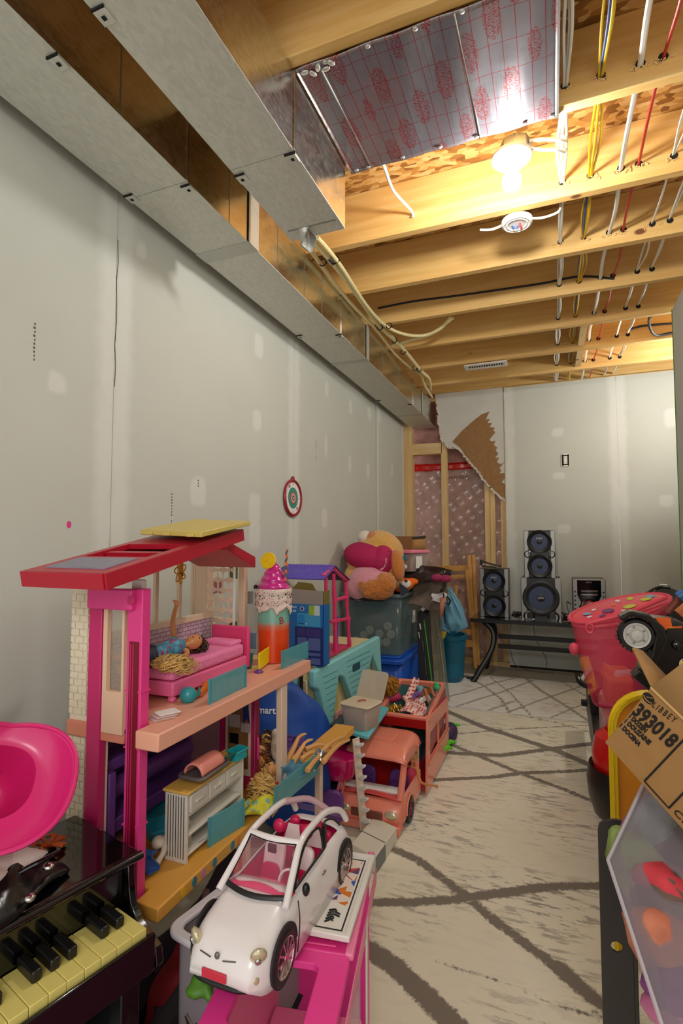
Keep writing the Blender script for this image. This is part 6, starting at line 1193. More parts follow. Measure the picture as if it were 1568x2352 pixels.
def kp(nm, x0, x1, z0, z1, m, t=.0006): return B(KT).bb(x0*wB, x1*wB, z0*hB, z1*hB, .0002, .0002+t).done(nm, m, kb)
kp('dark_band', .0, 1, .0, .50, BX2); kp('side_column', .0, .17, .02, .62, BX, .0009)
for (x0, x1, z0, z1) in ((.25, .52, .20, .36), (.56, .92, .20, .36), (.25, .92, .13, .17), (.25, .6, .02, .10), (.64, .92, .02, .10)): kp('text_block', x0, x1, z0, z1, M('text_slate', (84, 96, 156), .5), .001)
for (x0, x1) in ((.25, .48), (.5, .68), (.7, .92)): kp('text_block', x0, x1, .38, .48, M('text_violet', (60, 44, 120), .5), .001)
kp('diagram', .24, .92, .51, .68, BXL, .0009); kp('photo', .26, .46, .53, .66, M('photo_blue', (30, 130, 200), .4), .0012)
kp('green_photo', .58, .74, .66, .79, M('lime_photo', (150, 176, 50), .5), .0012); kp('white_photo', .74, .90, .66, .79, M('pale_photo', (190, 206, 206), .5), .0012)
B(KT).prism(circ(wB*.38, hB*.74, wB*.06, 18), .0014).done('round_seal', PAPER, kb); B(KT).prism(circ(wB*.38, hB*.74, wB*.045, 18), .0016).done('seal_centre', BX2, kb)
for i in range(8): B(KT).bb(wB*(.27+.035*i), wB*(.285+.035*i), hB*.535, hB*.552, .001, .0014).done('tiny_icon', PAPER, kb)
text('bow\nLab', KT @ F((wB*.13, hB*.735, .0009)), .017, M('kit_white', (220, 226, 230), .5), kb, 'box_title')
for i in range(9): kp('text_line', .02, .14, .1+.055*i, .115+.055*i, M('text_slate'), .0013)
# ---------------- pink frame house with purple roof ----------------
ph = thing('frame_house', 'open pink frame doll house with purple shingle roof standing behind the blue box', 'toy house', (-1.02, 2.55, .556))
PF = M('frame_pink', (230, 56, 112), .35); PUR2 = M('roof_purple', (96, 78, 186), .4)
def P3(u, v, y): return W(u, v, 'Y', y)
ya, yb = 2.40, 2.66
L0 = P3(748, 1500, ya+.02); 
k0 = W(742, 1330, 'X', -1.0)
pts = {'fl': (733, 1345), 'ap': (757, 1309), 'fr': (795, 1336)}
# front gable facing the aisle (x = -0.99 plane)
xg = -.985
def G(u, v): return W(u, v, 'X', xg)
fl = G(737, 1328); ap = G(763, 1301); fr2 = G(796, 1332); bl = G(750, 1500); bm_ = G(783, 1497); br = G(806, 1482); z0_ = .556
bl.z = z0_; br.z = z0_; bm_.z = z0_
def col(u0, v0, y_off, nm='post'):
    p = G(u0, v0); q = Vector((xg, p.y+y_off, z0_)); k = B(); k.tube(sm([q, q.lerp(p, .25), q.lerp(p, .5), q.lerp(p, .75), p], 3), [.009, .011, .0095, .008, .010, .0115, .009, .008, .010, .011, .009, .008, .009], 9); return k.done(nm, PF, ph)
B().bar(G(742, 1325), G(765, 1303), .018, .016, (1, 0, 0)).done('gable_bar', PF, ph); B().bar(G(765, 1303), G(797, 1334), .018, .016, (1, 0, 0)).done('gable_bar', PF, ph)
col(766, 1318, .03); col(793, 1336, .06); col(748, 1322, .03)
for v_, w0, w1 in ((1378, 770, 799), (1428, 760, 803)): B().bar(G(w0, v_), G(w1, v_-8), .014, .016, (0, 0, 1)).done('cross_bar', PF, ph, bev=.003)
yL = fl.y; yR = fr2.y; rl = P3(668, 1312, 2.42)
e1_ = G(765, 1302); e0_ = Vector((-1.24, e1_.y-.0, e1_.z+.0)); 
B().add([e1_+Vector((.012, 0, .004)), e0_+Vector((0, 0, .004)), Vector((-1.26, G(740, 1330).y-.03, G(740, 1330).z)), G(740, 1330)+Vector((.012, -.01, 0))], [(0, 1, 2, 3)]).done('roof_left', PUR2, ph, thick=.008)
B().add([e1_+Vector((.012, 0, .004)), e0_+Vector((0, 0, .004)), Vector((-1.26, fr2.y+.01, fr2.z)), fr2+Vector((.012, .01, 0))], [(0, 1, 2, 3)]).done('roof_right', M('roof_purple_dark', (64, 40, 96), .4), ph, thick=.008)
k = B(); c0 = G(740, 1330)+Vector((.012, -.01, .006)); c1 = e1_+Vector((.012, 0, .010))
for i in range(7):
    for j in range(13):
        p = c0.lerp(c1, (i+.5)/7); p = Vector((p.x-.012-.0195*j-(.010 if i % 2 else 0), p.y, p.z)); k.ell(p, (.010, .013, .003), FR((0, 0, 0), (1, 0, 0), Vector((0, -(c1.z-c0.z), c1.y-c0.y))).to_3x3().to_4x4(), 8)
k.done('roof_shingles', PUR2, ph)
hb_ = B().tube(sm([P3(690, 1322, 2.50), P3(706, 1309, 2.52), P3(722, 1306, 2.53), P3(735, 1312, 2.53)], 3), .007, 8).done('roof_handle', PUR2, ph)
B().bb(-1.22, -1.0, bl.y+.0, bl.y+.012, z0_, z0_+.30).done('side_frame', PF, ph); B().bb(xg-.03, xg-.02, bm_.y-.03, bm_.y+.01, z0_, z0_+.17).done('purple_door', PUR2, ph)
B().bb(-1.22, xg, bl.y, br.y, z0_, z0_+.008).done('house_floor', PF, ph)
# ---------------- blue shopping bag ----------------
BAG = M('royal_blue_bag', (10, 74, 170), .55, noise=.12, nscale=5)
bag = thing('shopping_bag', 'big stuffed royal blue shopping bag with white lettering behind the cream deck post', 'bag', (-.93, 1.98, 0))
bc = Vector((-.955, 1.905, 0))
def bagf(a, b):
    q = a*2*math.pi; z = .60*b; c_, s_ = math.cos(q), math.sin(q); r = np.interp(b, [0, .06, .3, .55, .75, .9, 1.0], [.10, .155, .185, .19, .15, .085, .0])
    r *= 1+.07*math.sin(q*3+z*14)+.045*math.sin(q*5-z*24+1)+.05*math.sin(q*2+z*9+2)
    return (bc.x+r*c_*.80-.06*b*b, bc.y+r*s_*.95-.10*b*b+.02, z)
B().grid(bagf, 90, 60, True).done('bag_body', BAG, bag, ang=60)
LETW = M('bag_letter', (230, 234, 240), .5)
from mathutils.bvhtree import BVHTree
bo_ = bag.children[0]; bv = BVHTree.FromPolygons([bo_.parent.matrix_world @ v_.co for v_ in bo_.data.vertices], [tuple(p_.vertices) for p_ in bo_.data.polygons])
wl_ = text('Walmart', Matrix.Identity(4), 1., LETW, bag, 'bag_lettering', bold=.02, ext=0); xm_ = max((bag.matrix_world @ v_.co).x for v_ in wl_.data.vertices)
for v_ in wl_.data.vertices:
    q = bag.matrix_world @ v_.co; O = Vector((0, 0, CH)); D = (W(633+(q.x-xm_)*21.5, 1633-q.y*23+(q.x-xm_)*1.2, 'Y', 1.)-O).normalized(); h_ = bv.ray_cast(O, D)[0]; v_.co = bag.matrix_world.inverted() @ ((h_ if h_ else O+D*2.1)-D*.003)
lp1 = W(701, 1534, 'Y', 1.93); k = B(FR(lp1, (.9, .2, -.3), (.2, -1, .4))); k.prism([(-.02, 0), (.01, .006), (.014, -.002), (.004, -.004), (.012, -.012), (-.002, -.014), (-.008, -.004)], .001); k.done('bag_emblem', LETW, bag)
# ---------------- turquoise table, food box -----------------
tt = thing('turquoise_table', 'small turquoise toy table top on a dark base beside the salmon camper', 'toy table', (-.83, 2.25, 0))
tq = [W(776, 1682, 'Z', .335), W(846, 1700, 'Z', .335), W(893, 1632, 'Z', .335), W(832, 1618, 'Z', .335)]; dz_ = Vector((0, 0, .014))
B().hexa(tq+[p+dz_ for p in tq]).done('table_top', M('turquoise_top', (104, 196, 206), .45), tt, bev=.003)
c_ = sum(tq, Vector())/4; B().bb(-.885, -.815, c_.y-.10, c_.y+.12, 0, .334).done('table_base', M('slate_base', (52, 62, 70), .5), tt, bev=.004)
fb = thing('food_container', 'frosted plastic food container with open cream lid on the turquoise table', 'container', (c_.x-.01, c_.y, .35))
fT = F((W(812, 1680, 'Z', .3505)+Vector((.005, .075, 0)))[:], -12); FC = M('frosted_plastic', (196, 178, 164), .3, alpha=.62)
k = B(fT)
for z0_, s0, z1_, s1 in ((0, .80, .085, 1.0),): pass
o_ = rrect(-.066, .066, -.060, .060, .016); i_ = rrect(-.054, .054, -.050, .050, .014); n_o = len(o_)
vs = [(x, y, 0) for x, y in i_]+[(x, y, .088) for x, y in o_]; k.add(vs, [(i, (i+1) % n_o, n_o+(i+1) % n_o, n_o+i) for i in range(n_o)]+[tuple(range(n_o-1, -1, -1))]); k.done('tub', FC, fb, thick=.002)
B(fT).prism(rrect(-.070, .070, -.064, .064, .018), .008, None, .088).done('lid', M('cream_lid', (222, 208, 180), .35, alpha=.9), fb, bev=.003)
B(fT).prism(rrect(-.048, .048, -.044, .044, .012), .045, None, .004).done('contents', M('brown_contents', (96, 74, 76), .8, noise=.4), fb); B(fT).prism(rrect(-.046, .050, -.046, .042, .012), .028, None, .05).done('yellow_contents', M('ochre_contents', (206, 166, 84), .8, noise=.3), fb)
B(fT).tube(sm([(-.01, -.01, .098), (.005, 0, .104), (.012, .015, .099)], 3), .003, 6).done('pink_band', M('rose_band', (190, 70, 70), .5), fb)
B(fT @ F((.0, .068, .094), 0, 62)).prism(rrect(-.066, .066, -.01, .115, .016), .005).done('open_lid', M('clear_lid', (206, 194, 170), .25, alpha=.6), fb, bev=.002)
p = W(895, 1590, 'Y', 2.55); tag(B(F((p.x, p.y, p.z-.02))).ell((0, 0, 0), (.06, .05, .03)).done('magenta_pouch', M('magenta_cloth', (170, 30, 80), .6, noise=.2)), 'magenta pouch with gold edge behind the food container', 'pouch')
p = W(905, 1575, 'Y', 2.75); k = B(F((p.x+.01, p.y, p.z-.03))).ell((0, 0, 0), (.022, .02, .035)); tag(k.done('black_figure', BLK), 'small black toy with orange face behind the golden doll curls', 'toy'); q_ = COL.objects[-1]
B(F((p.x+.014, p.y-.02, p.z-.02))).ell((0, 0, 0), (.010, .004, .016)).done('orange_face', M('orange_face', (220, 120, 40), .5), q_)
p = W(892, 1592, 'Y', 2.75); tag(B().ell(p+Vector((.0, 0, 0)), (.022, .02, .018)).done('yellow_bow', M('yellow_cloth', (226, 196, 40), .6)), 'yellow toy cap over the golden doll curls', 'cap')
tb_ = thing('teal_basket', 'teal toy basket with radiating ribs behind the dolls on the camper', 'basket', (-.66, 2.95, .0)); TB = M('teal_rib', (20, 140, 156), .35)
ca = W(905, 1612, 'Y', 2.88); cb_ = W(1000, 1640, 'Y', 2.90); top_ = W(945, 1578, 'Y', 2.92)
B().grid(lambda a, b: tuple((ca.lerp(cb_, a)+Vector((0, .0+.09*b, (top_.z-ca.z+.02)*math.sin(math.pi*(.12+.76*a))*(1-.25*b)-.02)))), 20, 8).done('rib_panel', TB, tb_, thick=.003)
for i in range(6): 
    B().tube(sm([ca+Vector((.06+.008*i, -.004, .045)), (ca+cb_)/2+Vector((.03+.01*i, -.004, .055-.004*i)), cb_+Vector((.004*i, -.004, -.01-.004*i))], 4), .0025, 5).done('rib', TB, tb_)
B().bb(-.74, -.60, 2.90, 3.0, 0.012, .25).done('basket_wall', TB, tb_, bev=.01)
# spider-like green and purple toy on the floor
k = B(); c = W(1033, 1690, 'Z', .05); c.x -= .01
g_ = thing('purple_slipper', 'purple and green clawed slipper on the rug behind the salmon camper', 'slipper', (c.x, c.y, .009))
B().ell(c+Vector((0, 0, .012)), (.05, .11, .05)).done('slipper_body', M('purple_plush', (60, 36, 80), .6, noise=.3), g_)
LG = M('lime_plush', (96, 206, 30), .6)
for u, v, du in ((1030, 1672, 26), (1030, 1712, 16), (1024, 1725, 14)):
    p = W(u-8, v, 'Z', .06); q = W(u+du, v-6, 'Z', .06); B().tube(sm([p, p.lerp(q, .5)+Vector((0, 0, .012)), q], 3), [.014, .013, .012, .011, .010, .008, .005], 8).done('claw', LG, g_)
# ---------------- totes ----------------
TOT = M('royal_tote', (14, 84, 190), .4)
def tapered(T, w, d, h, t, m, par, nm='tub', r=.04):
    o_ = rrect(-w/2, w/2, 0, d, r); n_ = len(o_); cx, cy = 0, d/2
    vs = [(x*t, cy+(y-cy)*t, 0) for x, y in o_]+[(x, y, h) for x, y in o_]
    return B(T).add(vs, [(i, (i+1) % n_, n_+(i+1) % n_, n_+i) for i in range(n_)]+[tuple(range(n_-1, -1, -1))]).done(nm, m, par, thick=.003)
rot_ = 0; tx0 = -1.265; tx1 = -.872; tyf = 3.16; tcx = (tx0+tx1)/2; tw = tx1-tx0
bt = thing('blue_tote', 'royal blue storage tote with lid at the bottom of the stack', 'tote', (tcx, tyf+.25, 0)); T0 = F((tcx-.005, tyf-.02, 0), 0)
tapered(T0, tw+.02, .56, .36, .86, TOT, bt); B(T0).prism(rrect(-tw/2-.03, tw/2+.03, -.03, .60, .05), .03, None, .355).done('lid', TOT, bt, bev=.008, seg=3); B(T0).prism(rrect(-tw/2-.0, tw/2+.0, .01, .55, .05), .012, None, .385).done('lid_top', TOT, bt, bev=.004)
for x in (-.12, .0, .12): B(T0).box((x, .012, .17), (.05, .01, .28)).done('moulded_rib', TOT, bt, bev=.004)
ct = thing('clear_tote', 'large clear smoky storage tote full of toys stacked on the blue one', 'tote', (tcx, tyf+.25, .40)); T1 = F((tcx, tyf+.005, .40), 0)
CL_ = M('clear_smoky', (120, 144, 146), .12, alpha=.34, spec=.8); tapered(T1, tw+.01, .56, .375, .92, CL_, ct, r=.03)
B(T1).frame(rrect(-tw/2-.018, tw/2+.018, -.012, .575, .035), rrect(-tw/2+.0, tw/2-.0, .005, .555, .03), .022, F((0, 0, .355))).done('rim', M('clear_rim', (104, 122, 122), .2, alpha=.75), ct, bev=.004)
B(T1).prism(rrect(-.12, .10, .335, .362, .010), .022, FR((0, -.012, 0), (1, 0, 0), (0, -1, 0)), .0).done('handle', BLK, ct, bev=.003)
B(F((tx1-.002, tyf+.35, .60), 0)).box((0, 0, 0), (.006, .055, .08)).done('sticker', PAPER, ct)
# things inside the clear tote
B(T1).prism(rrect(-tw/2+.05, tw/2-.05, .08, .52, .04), .25, None, .06).done('dark_cloth', M('toy_fill', (26, 40, 56), .9, noise=.6, nscale=9), ct, bev=.03)
rn = random.Random(9)
B(T1).ell((.02, .12, .20), (.12, .05, .08)).done('maroon_cloth', M('maroon_fill', (96, 40, 60), .9), ct)
CUP = M('pale_cup', (190, 186, 160), .5)
for i, (x, z) in enumerate(((-.06, .085), (.0, .04), (.045, .10), (.09, .05), (-.02, .12), (.10, .15), (.04, .045), (.12, .10), (-.11, .05))): B(T1).lathe([(.026, 0), (.026, .012), (.018, .016), (.0, .012)], (x, .055, z+.02), 18, rot=Matrix.Rotation(R(90), 4, 'X')).done('toy_cup', CUP, ct)
# teddy : continuous body
ORf = M('orange_fur', (228, 132, 22), .95, noise=.25, nscale=120, bump=1.0, bscale=220, sheen=.5); TNf = M('tan_fur', (232, 176, 88), .95, noise=.1, nscale=90, bump=.8, bscale=200, sheen=.4); PKf = M('pink_fur', (232, 158, 172), .95, noise=.08, nscale=90, bump=.6, bscale=200, sheen=.4); MGf = M('magenta_shirt', (176, 24, 84), .8, bump=.2, bscale=60)
td = thing('plush_dog', 'large orange and pink plush dog in a magenta shirt flopped in the clear tote', 'plush toy', (-1.06, 3.25, .74))
yp = 3.25
def PT_(u, v, y=yp): return W(u, v, 'Y', y)
s_ = lambda px, y=3.25: px/CF*3.42
def ebl(k, u, v, rx, rz, ry, rot=0, y=yp): k.ell(PT_(u, v, y), (s_(rx), s_(ry), s_(rz)), Matrix.Rotation(R(rot), 4, 'Y'), 24)
k = B(); ebl(k, 858, 1290, 66, 52, 50, 10, 3.27); ebl(k, 878, 1262, 52, 42, 42, 30, 3.30); ebl(k, 815, 1330, 26, 36, 30, 0, 3.22); ebl(k, 900, 1300, 26, 52, 30, -8, 3.26); ebl(k, 815, 1262, 18, 14, 18, 0, 3.3)
k.done('body', TNf, td, remesh=.006)
k = B(); ebl(k, 850, 1335, 50, 40, 44, 0, 3.185); ebl(k, 825, 1345, 30, 34, 34, 0, 3.18); k.done('pink_belly', PKf, td, remesh=.006)
k = B(); ebl(k, 862, 1350, 42, 26, 30, 8, 3.13); ebl(k, 885, 1340, 24, 24, 24, 0, 3.12); ebl(k, 838, 1340, 20, 18, 22, 0, 3.12); ebl(k, 848, 1362, 14, 12, 20, 0, 3.10); o_ = k.done('furry_paw', ORf, td, remesh=.005)
tx_n = bpy.data.textures.new('fur_noise', 'CLOUDS'); tx_n.noise_scale = .012; md = o_.modifiers.new('fur', 'DISPLACE'); md.texture = tx_n; md.strength = .016; md.mid_level = .5
k = B(); ebl(k, 868, 1242, 34, 22, 30, 15, 3.29); k.done('orange_arm', ORf, td, remesh=.005)
k = B(); ebl(k, 838, 1234, 17, 16, 20, 0, 3.27); k.done('white_paw', M('white_fur', (230, 222, 208), .95, bump=.6, bscale=200), td, remesh=.005)
k = B(); ebl(k, 913, 1298, 15, 36, 20, -8, 3.21); k.done('orange_ear', ORf, td, remesh=.005)
k = B(); ebl(k, 852, 1281, 65, 36, 62, 12, 3.262); ebl(k, 884, 1288, 31, 40, 56, 0, 3.262); k.done('shirt', MGf, td, remesh=.006)
for i in range(6): ebl(B(), 0, 0, 1, 1, 1); B().bar(PT_(889+1.5*i, 1266+9*i, 3.135+.002*i), PT_(897+1.0*i, 1268+9*i, 3.14+.002*i), .004, .002, (0, -1, 0)).done('rib_stitch', M('stitch_rose', (150, 20, 70), .8), td)
k = B(FR(PT_(877, 1294, 3.128), (.95, .05, -.3), (0, -1, .1))); k.prism([(-.042, .035), (.02, .04), (.03, -.01), (.012, -.045), (-.012, -.035), (-.028, -.006)], .004); k.done('bone_patch', PKf, td, bev=.001)
k = B(FR(PT_(881, 1297, 3.122), (1, 0, 0), (0, -1, .1))); k.frame(circ(0, 0, .016, 20), circ(0, 0, .0135, 20), .002); k.prism(circ(0, .004, .006, 10), .002); k.done('round_badge', M('badge_mauve', (110, 40, 70), .6), td)
# orange fish plush
fp_ = thing('orange_fish_plush', 'bright orange plush fish with big white eye at the right end of the clear tote', 'plush toy', PT_(930, 1350, 3.3)); OF = M('fish_orange', (240, 108, 16), .85, bump=.3, bscale=150)
k = B(); k.ell(PT_(925, 1344, 3.32), (.075, .06, .045), Matrix.Rotation(R(-12), 4, 'Y'), 24); k.ell(PT_(945, 1336, 3.34), (.045, .04, .024), None, 20); k.done('body', OF, fp_, remesh=.005)
B().ell(PT_(932, 1341, 3.262), (.032, .010, .026), Matrix.Rotation(R(-10), 4, 'Y'), 20).done('eye_white', PAPER, fp_); B().ell(PT_(932, 1334, 3.25), (.012, .006, .009), None, 14).done('pupil', M('pupil_brown', (90, 50, 24), .4), fp_)
tag(B(FR(PT_(926, 1352, 3.17), (.8, 0, .6), (0, -1, .2))).prism([(-.045, -.03), (.03, -.035), (.0, .045)], .004).done('dark_triangle_card', M('slate_card', (40, 46, 60), .5)), 'dark triangular card with white edge in front of the fish eye', 'card')
# whiteboard leaning on the wall
wbd = thing('whiteboard', 'white framed brown backed board leaning at the wall left of the plush dog', 'board', (-1.2, 3.2, .7))
a = W(785, 1224, 'Y', 3.55); b_ = W(762, 1302, 'Y', 3.30); c = W(800, 1296, 'Y', 3.52); d = W(796, 1262, 'Y', 3.6)
b2 = b_+Vector((0, 0, -.12)); c2 = c+Vector((.02, .0, -.13))
B().add([a, b2, c2, d], [(0, 1, 2, 3)]).done('board_back', M('hardboard', (150, 108, 66), .8), wbd, thick=.006); B().bar(a+Vector((0, 0, .01)), b2, .012, .022, (1, -.4, 0)).done('white_edge', WHT, wbd); B().bar(a+Vector((-.012, .01, .022)), a+Vector((.004, 0, .0)), .012, .014).done('dark_corner', DARK, wbd)
B().add([W(765, 1290, 'Y', 3.2), W(772, 1258, 'Y', 3.25), W(780, 1262, 'Y', 3.3), W(770, 1300, 'Y', 3.25)], [(0, 1, 2, 3)]).done('second_board', M('dark_board', (70, 60, 56), .6), None, thick=.004); tag(COL.objects[-1], 'thin dark board behind the white framed one at the wall', 'board')
# cardboard box on pile + pink lidded tub
CBm = M('cardboard', (178, 134, 80), .85, noise=.05, nscale=30); CBd = M('cardboard_dull', (140, 98, 56), .85, noise=.06)
cb2 = thing('cardboard_box', 'open brown cardboard box at the back behind the pink lidded tub', 'box', (-1.08, 3.75, .75))
a = W(893, 1232, 'Y', 3.7); b_ = W(946, 1300, 'Y', 3.7); zc0 = .79
B().bb(a.x-.06, b_.x, 3.70, 3.705, zc0, a.z).done('front', CBd, cb2); B().bb(b_.x-.005, b_.x, 3.706, 4.0, zc0, a.z).done('side', CBd, cb2); B().bb(a.x-.06, a.x-.055, 3.706, 4.0, zc0, a.z).done('side', CBd, cb2); B().bb(a.x-.054, b_.x-.006, 3.995, 4.0, zc0, a.z).done('back', CBd, cb2); B().bb(a.x-.054, b_.x-.006, 3.706, 3.994, zc0, zc0+.005).done('base', CBd, cb2)
f1_ = W(947, 1233, 'Y', 3.72); f2_ = W(977, 1232, 'Y', 3.80); B().add([f1_, f2_, f2_+Vector((0, 0, -.09)), f1_+Vector((0, 0, -.12))], [(0, 1, 2, 3)]).done('flap', CBm, cb2, thick=.004)
B().bar(f1_+Vector((0, -.004, -.008)), f2_+Vector((0, -.004, -.004)), .016, .014, (0, -1, 0)).done('dark_tape', M('dark_shiny_tape', (50, 40, 34), .3), cb2)
text('18', FR(W(906, 1255, 'Y', 3.695), (1, 0, 0), (0, -1, 0)), .05, DARK, cb2, 'box_number')
pl = thing('pink_lid_tub', 'clear tub of small toys with a pink lid on top of the pile', 'tub', W(950, 1310, 'Y', 3.55)); PT2 = F((-.965, 3.44, .905), -22)
tapered(PT2, .235, .20, .125, .92, M('clear_tub', (190, 180, 176), .12, alpha=.35), pl, r=.015); B(PT2).prism(rrect(-.125, .125, -.01, .21, .02), .022, None, .120).done('lid', M('lid_pink', (238, 130, 160), .4), pl, bev=.005, seg=3)
B(PT2).prism(rrect(-.105, .105, .01, .19, .02), .095, None, .005).done('toy_mix', floral('toy_mix', (170, 84, 50), (190, 150, 70), (90, 70, 60), 60), pl, bev=.01)
B(PT2).box((.04, -.002, .085), (.07, .004, .035), Matrix.Rotation(R(-20), 4, 'Y')).done('blue_toy', M('toy_blue', (70, 150, 190), .4), pl)
for x in (.01, .055): B(PT2).ell((x, .0, .03), (.024, .012, .018)).done('white_shoe', PAPER, pl)
B(PT2).box((.118, .08, .06), (.003, .07, .08)).done('label_card', PAPER, pl)
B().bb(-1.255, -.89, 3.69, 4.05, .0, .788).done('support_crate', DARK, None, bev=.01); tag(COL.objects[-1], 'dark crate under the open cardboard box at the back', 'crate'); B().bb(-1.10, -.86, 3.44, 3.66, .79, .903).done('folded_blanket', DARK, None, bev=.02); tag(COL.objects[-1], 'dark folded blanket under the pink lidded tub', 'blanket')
# grey jacket heap with black bag
rag('grey_jacket', 'grey taupe jacket draped over the right end of the clear tote', M('taupe_cloth', (120, 104, 92), .8, noise=.2), W(985, 1360, 'Y', 3.40), (.26, .22), F((0, 0, 0), -10, 62), 41, h=.035)
rag('black_vinyl_bag', 'shiny black bag lying over the grey jacket', M('black_shiny', (44, 30, 32), .2, bump=.5, bscale=30), W(975, 1318, 'Y', 3.42), (.30, .16), F((0, 0, 0), -5, 28), 42, h=.03)
k = B(); c = W(1003, 1327, 'Y', 3.30); k.ell(c, (.038, .03, .024)); k.ell(c+Vector((.055, .0, -.004)), (.036, .03, .025)); tag(k.done('magenta_bow', M('dusty_magenta', (150, 36, 84), .8), remesh=.004), 'dusty magenta bow hanging over the grey jacket', 'bow')
k = B(); k.tube(sm([W(1022, 1340, 'Y', 3.3), W(1018, 1352, 'Y', 3.28), W(1012, 1358, 'Y', 3.28)]), .010, 8); k.tube(sm([W(1018, 1362, 'Y', 3.28), W(1020, 1400, 'Y', 3.27), W(1022, 1432, 'Y', 3.27)]), .004, 6); k.tube(sm([W(1022, 1366, 'Y', 3.3), W(1033, 1378, 'Y', 3.3), W(1030, 1388, 'Y', 3.3), W(1022, 1382, 'Y', 3.3)]), .006, 6)
tag(k.done('bag_strap', BLK), 'black strap and buckle hanging beside the light blue bag', 'strap')
rag('white_tissue', 'crumpled white plastic under the strap buckle', M('tissue', (196, 190, 196), .5), W(1008, 1372, 'Y', 3.28), (.09, .06), F((0, 0, 0), 0, 60), 43, h=.02)
k = B(); k.add([W(1010, 1373, 'Y', 3.25), W(1024, 1374, 'Y', 3.25), W(1018, 1405, 'Y', 3.25), W(1009, 1428, 'Y', 3.25)], [(0, 1, 2, 3)]); tag(k.done('copper_ribbon', M('copper_ribbon', (176, 112, 84), .5), thick=.006), 'copper coloured tapering ribbon under the strap', 'ribbon')
# light blue drawstring bag and teal bin
lb = thing('light_blue_bag', 'light blue nylon bag hanging beside the black strap', 'bag', W(1045, 1440, 'Y', 3.9))
def lbf(a, b):
    q = a*2*math.pi; u = 1041+np.interp(b, [0, .1, .5, 1], [10, 34, 27, 4])*math.cos(q)*1.0+(-10*(b)); v = 1450-100*b; p = W(u, v, 'Y', 3.85); w_ = .02+.06*np.interp(b, [0, .2, .6, 1], [.3, 1, .8, .15]); return (p.x, p.y+w_*math.sin(q)*(1+.15*math.sin(7*q))+.008*math.sin(9*q+8*b), p.z+.008*math.sin(q*3))
B().grid(lbf, 60, 26, True).done('bag_body', M('light_blue_nylon', (104, 160, 186), .55, noise=.06), lb, thick=.002, ang=60)
tn = thing('teal_bin', 'dark teal plastic bin with yellow toy at its rim in front of the folding chair', 'bin', (-.78, 4.2, 0))
ta, tb3 = W(1008, 1462, 'Y', 4.1), W(1052, 1455, 'Y', 4.1); tz = ta.z
k = B(F(((ta.x+tb3.x)/2, 4.25, 0))); k.lathe([(.085, 0), (.10, .02), (.135, tz-.03), (.15, tz-.025), (.15, tz), (.125, tz), (.11, .05), (0, .04)], (0, 0, 0), 32, .8, 1.05); k.done('bin_body', M('bin_teal', (12, 104, 136), .35), tn)
p = W(1016, 1465, 'Y', 4.1); tag(B().ell(p+Vector((0, 0, .02)), (.022, .02, .03)).ell(p+Vector((.016, 0, .035)), (.014, .014, .014)).done('yellow_toy', M('yellow_duck', (240, 206, 10), .4)), 'small yellow toy at the rim of the teal bin', 'toy')
# tall toy boxes leaning between tote and chair
def slab(name, lbl, a, b, c, d, m, cat='box', th=.05, extra=None):
    a, b, c, d = [Vector(p) for p in (a, b, c, d)]; n_ = (b-a).cross(d-a).normalized(); n_ = n_ if n_.y > 0 else -n_; t = thing(name, lbl, cat, (a+b+c+d)/4-Vector((0, 0, ((a+b+c+d)/4).z)))
    B().hexa([a, b, c, d, a+n_*th, b+n_*th, c+n_*th, d+n_*th]).done('box_body', m, t, bev=.003); return t, n_
bkb = M('print_black', (14, 14, 15), .3); clr = M('clear_blister', (120, 124, 104), .1, alpha=.5)
fx = lambda u, v, y: W(u, v, 'Y', y)
A1 = fx(960, 1400, 3.62); 
t1, n1_ = slab('black_toy_box', 'tall narrow black box with lime green stripe leaning at the totes', fx(962, 1600, 3.35), fx(998, 1612, 3.35), fx(985, 1400, 3.50), fx(958, 1405, 3.50), bkb, th=.03)
B().bar(fx(974, 1424, 3.48), fx(996, 1596, 3.355), .004, .022, (0, -1, 0)).done('green_stripe', M('stripe_green', (70, 170, 20), .4), t1)
for (u, v) in ((964, 1432), (962, 1452)): B().bar(fx(u, v, 3.462), fx(u+2, v+14, 3.455), .003, .026, (0, -1, 0)).done('barcode_label', PAPER, t1)
for (u, v, h_) in ((976, 1470, 26), (982, 1510, 40), (988, 1560, 30)): B().bar(fx(u-6, v, 3.43-(v-1450)*.0006), fx(u-3, v+h_, 3.42-(v-1450)*.0007), .003, .018, (0, -1, 0)).done('grey_print', M('print_grey', (80, 82, 80), .4), t1)
t2, n2_ = slab('clear_blister_pack', 'long clear plastic wrapped pack leaning right of the green striped box', fx(999, 1612, 3.33), fx(1033, 1610, 3.36), fx(1010, 1395, 3.55), fx(986, 1398, 3.55), clr, 'pack', .02)
B().bar(fx(998, 1420, 3.565), fx(1014, 1600, 3.385), .004, .03, (0, -1, 0)).done('inner_card', M('blister_card', (60, 62, 50), .4, noise=.5, nscale=20, stretch=(1, 1, .2)), t2); B().bar(fx(1002, 1410, 3.54), fx(1026, 1600, 3.345), .003, .004, (0, -1, 0)).done('edge_fold', M('clear_edge', (190, 194, 180), .1, alpha=.6), t2)
tag(B().bar(fx(967, 1402, 3.40), fx(995, 1375, 3.42), .022, .028).done('silver_pole_end', SILV, bev=.004), 'silver square pole end lying across the top of the black box', 'pole')
tag(B().bb(-.93, -.885, 3.62, 4.10, 0, .60).done('black_case', bkb, bev=.01), 'black case in the shadow behind the green striped box', 'case')
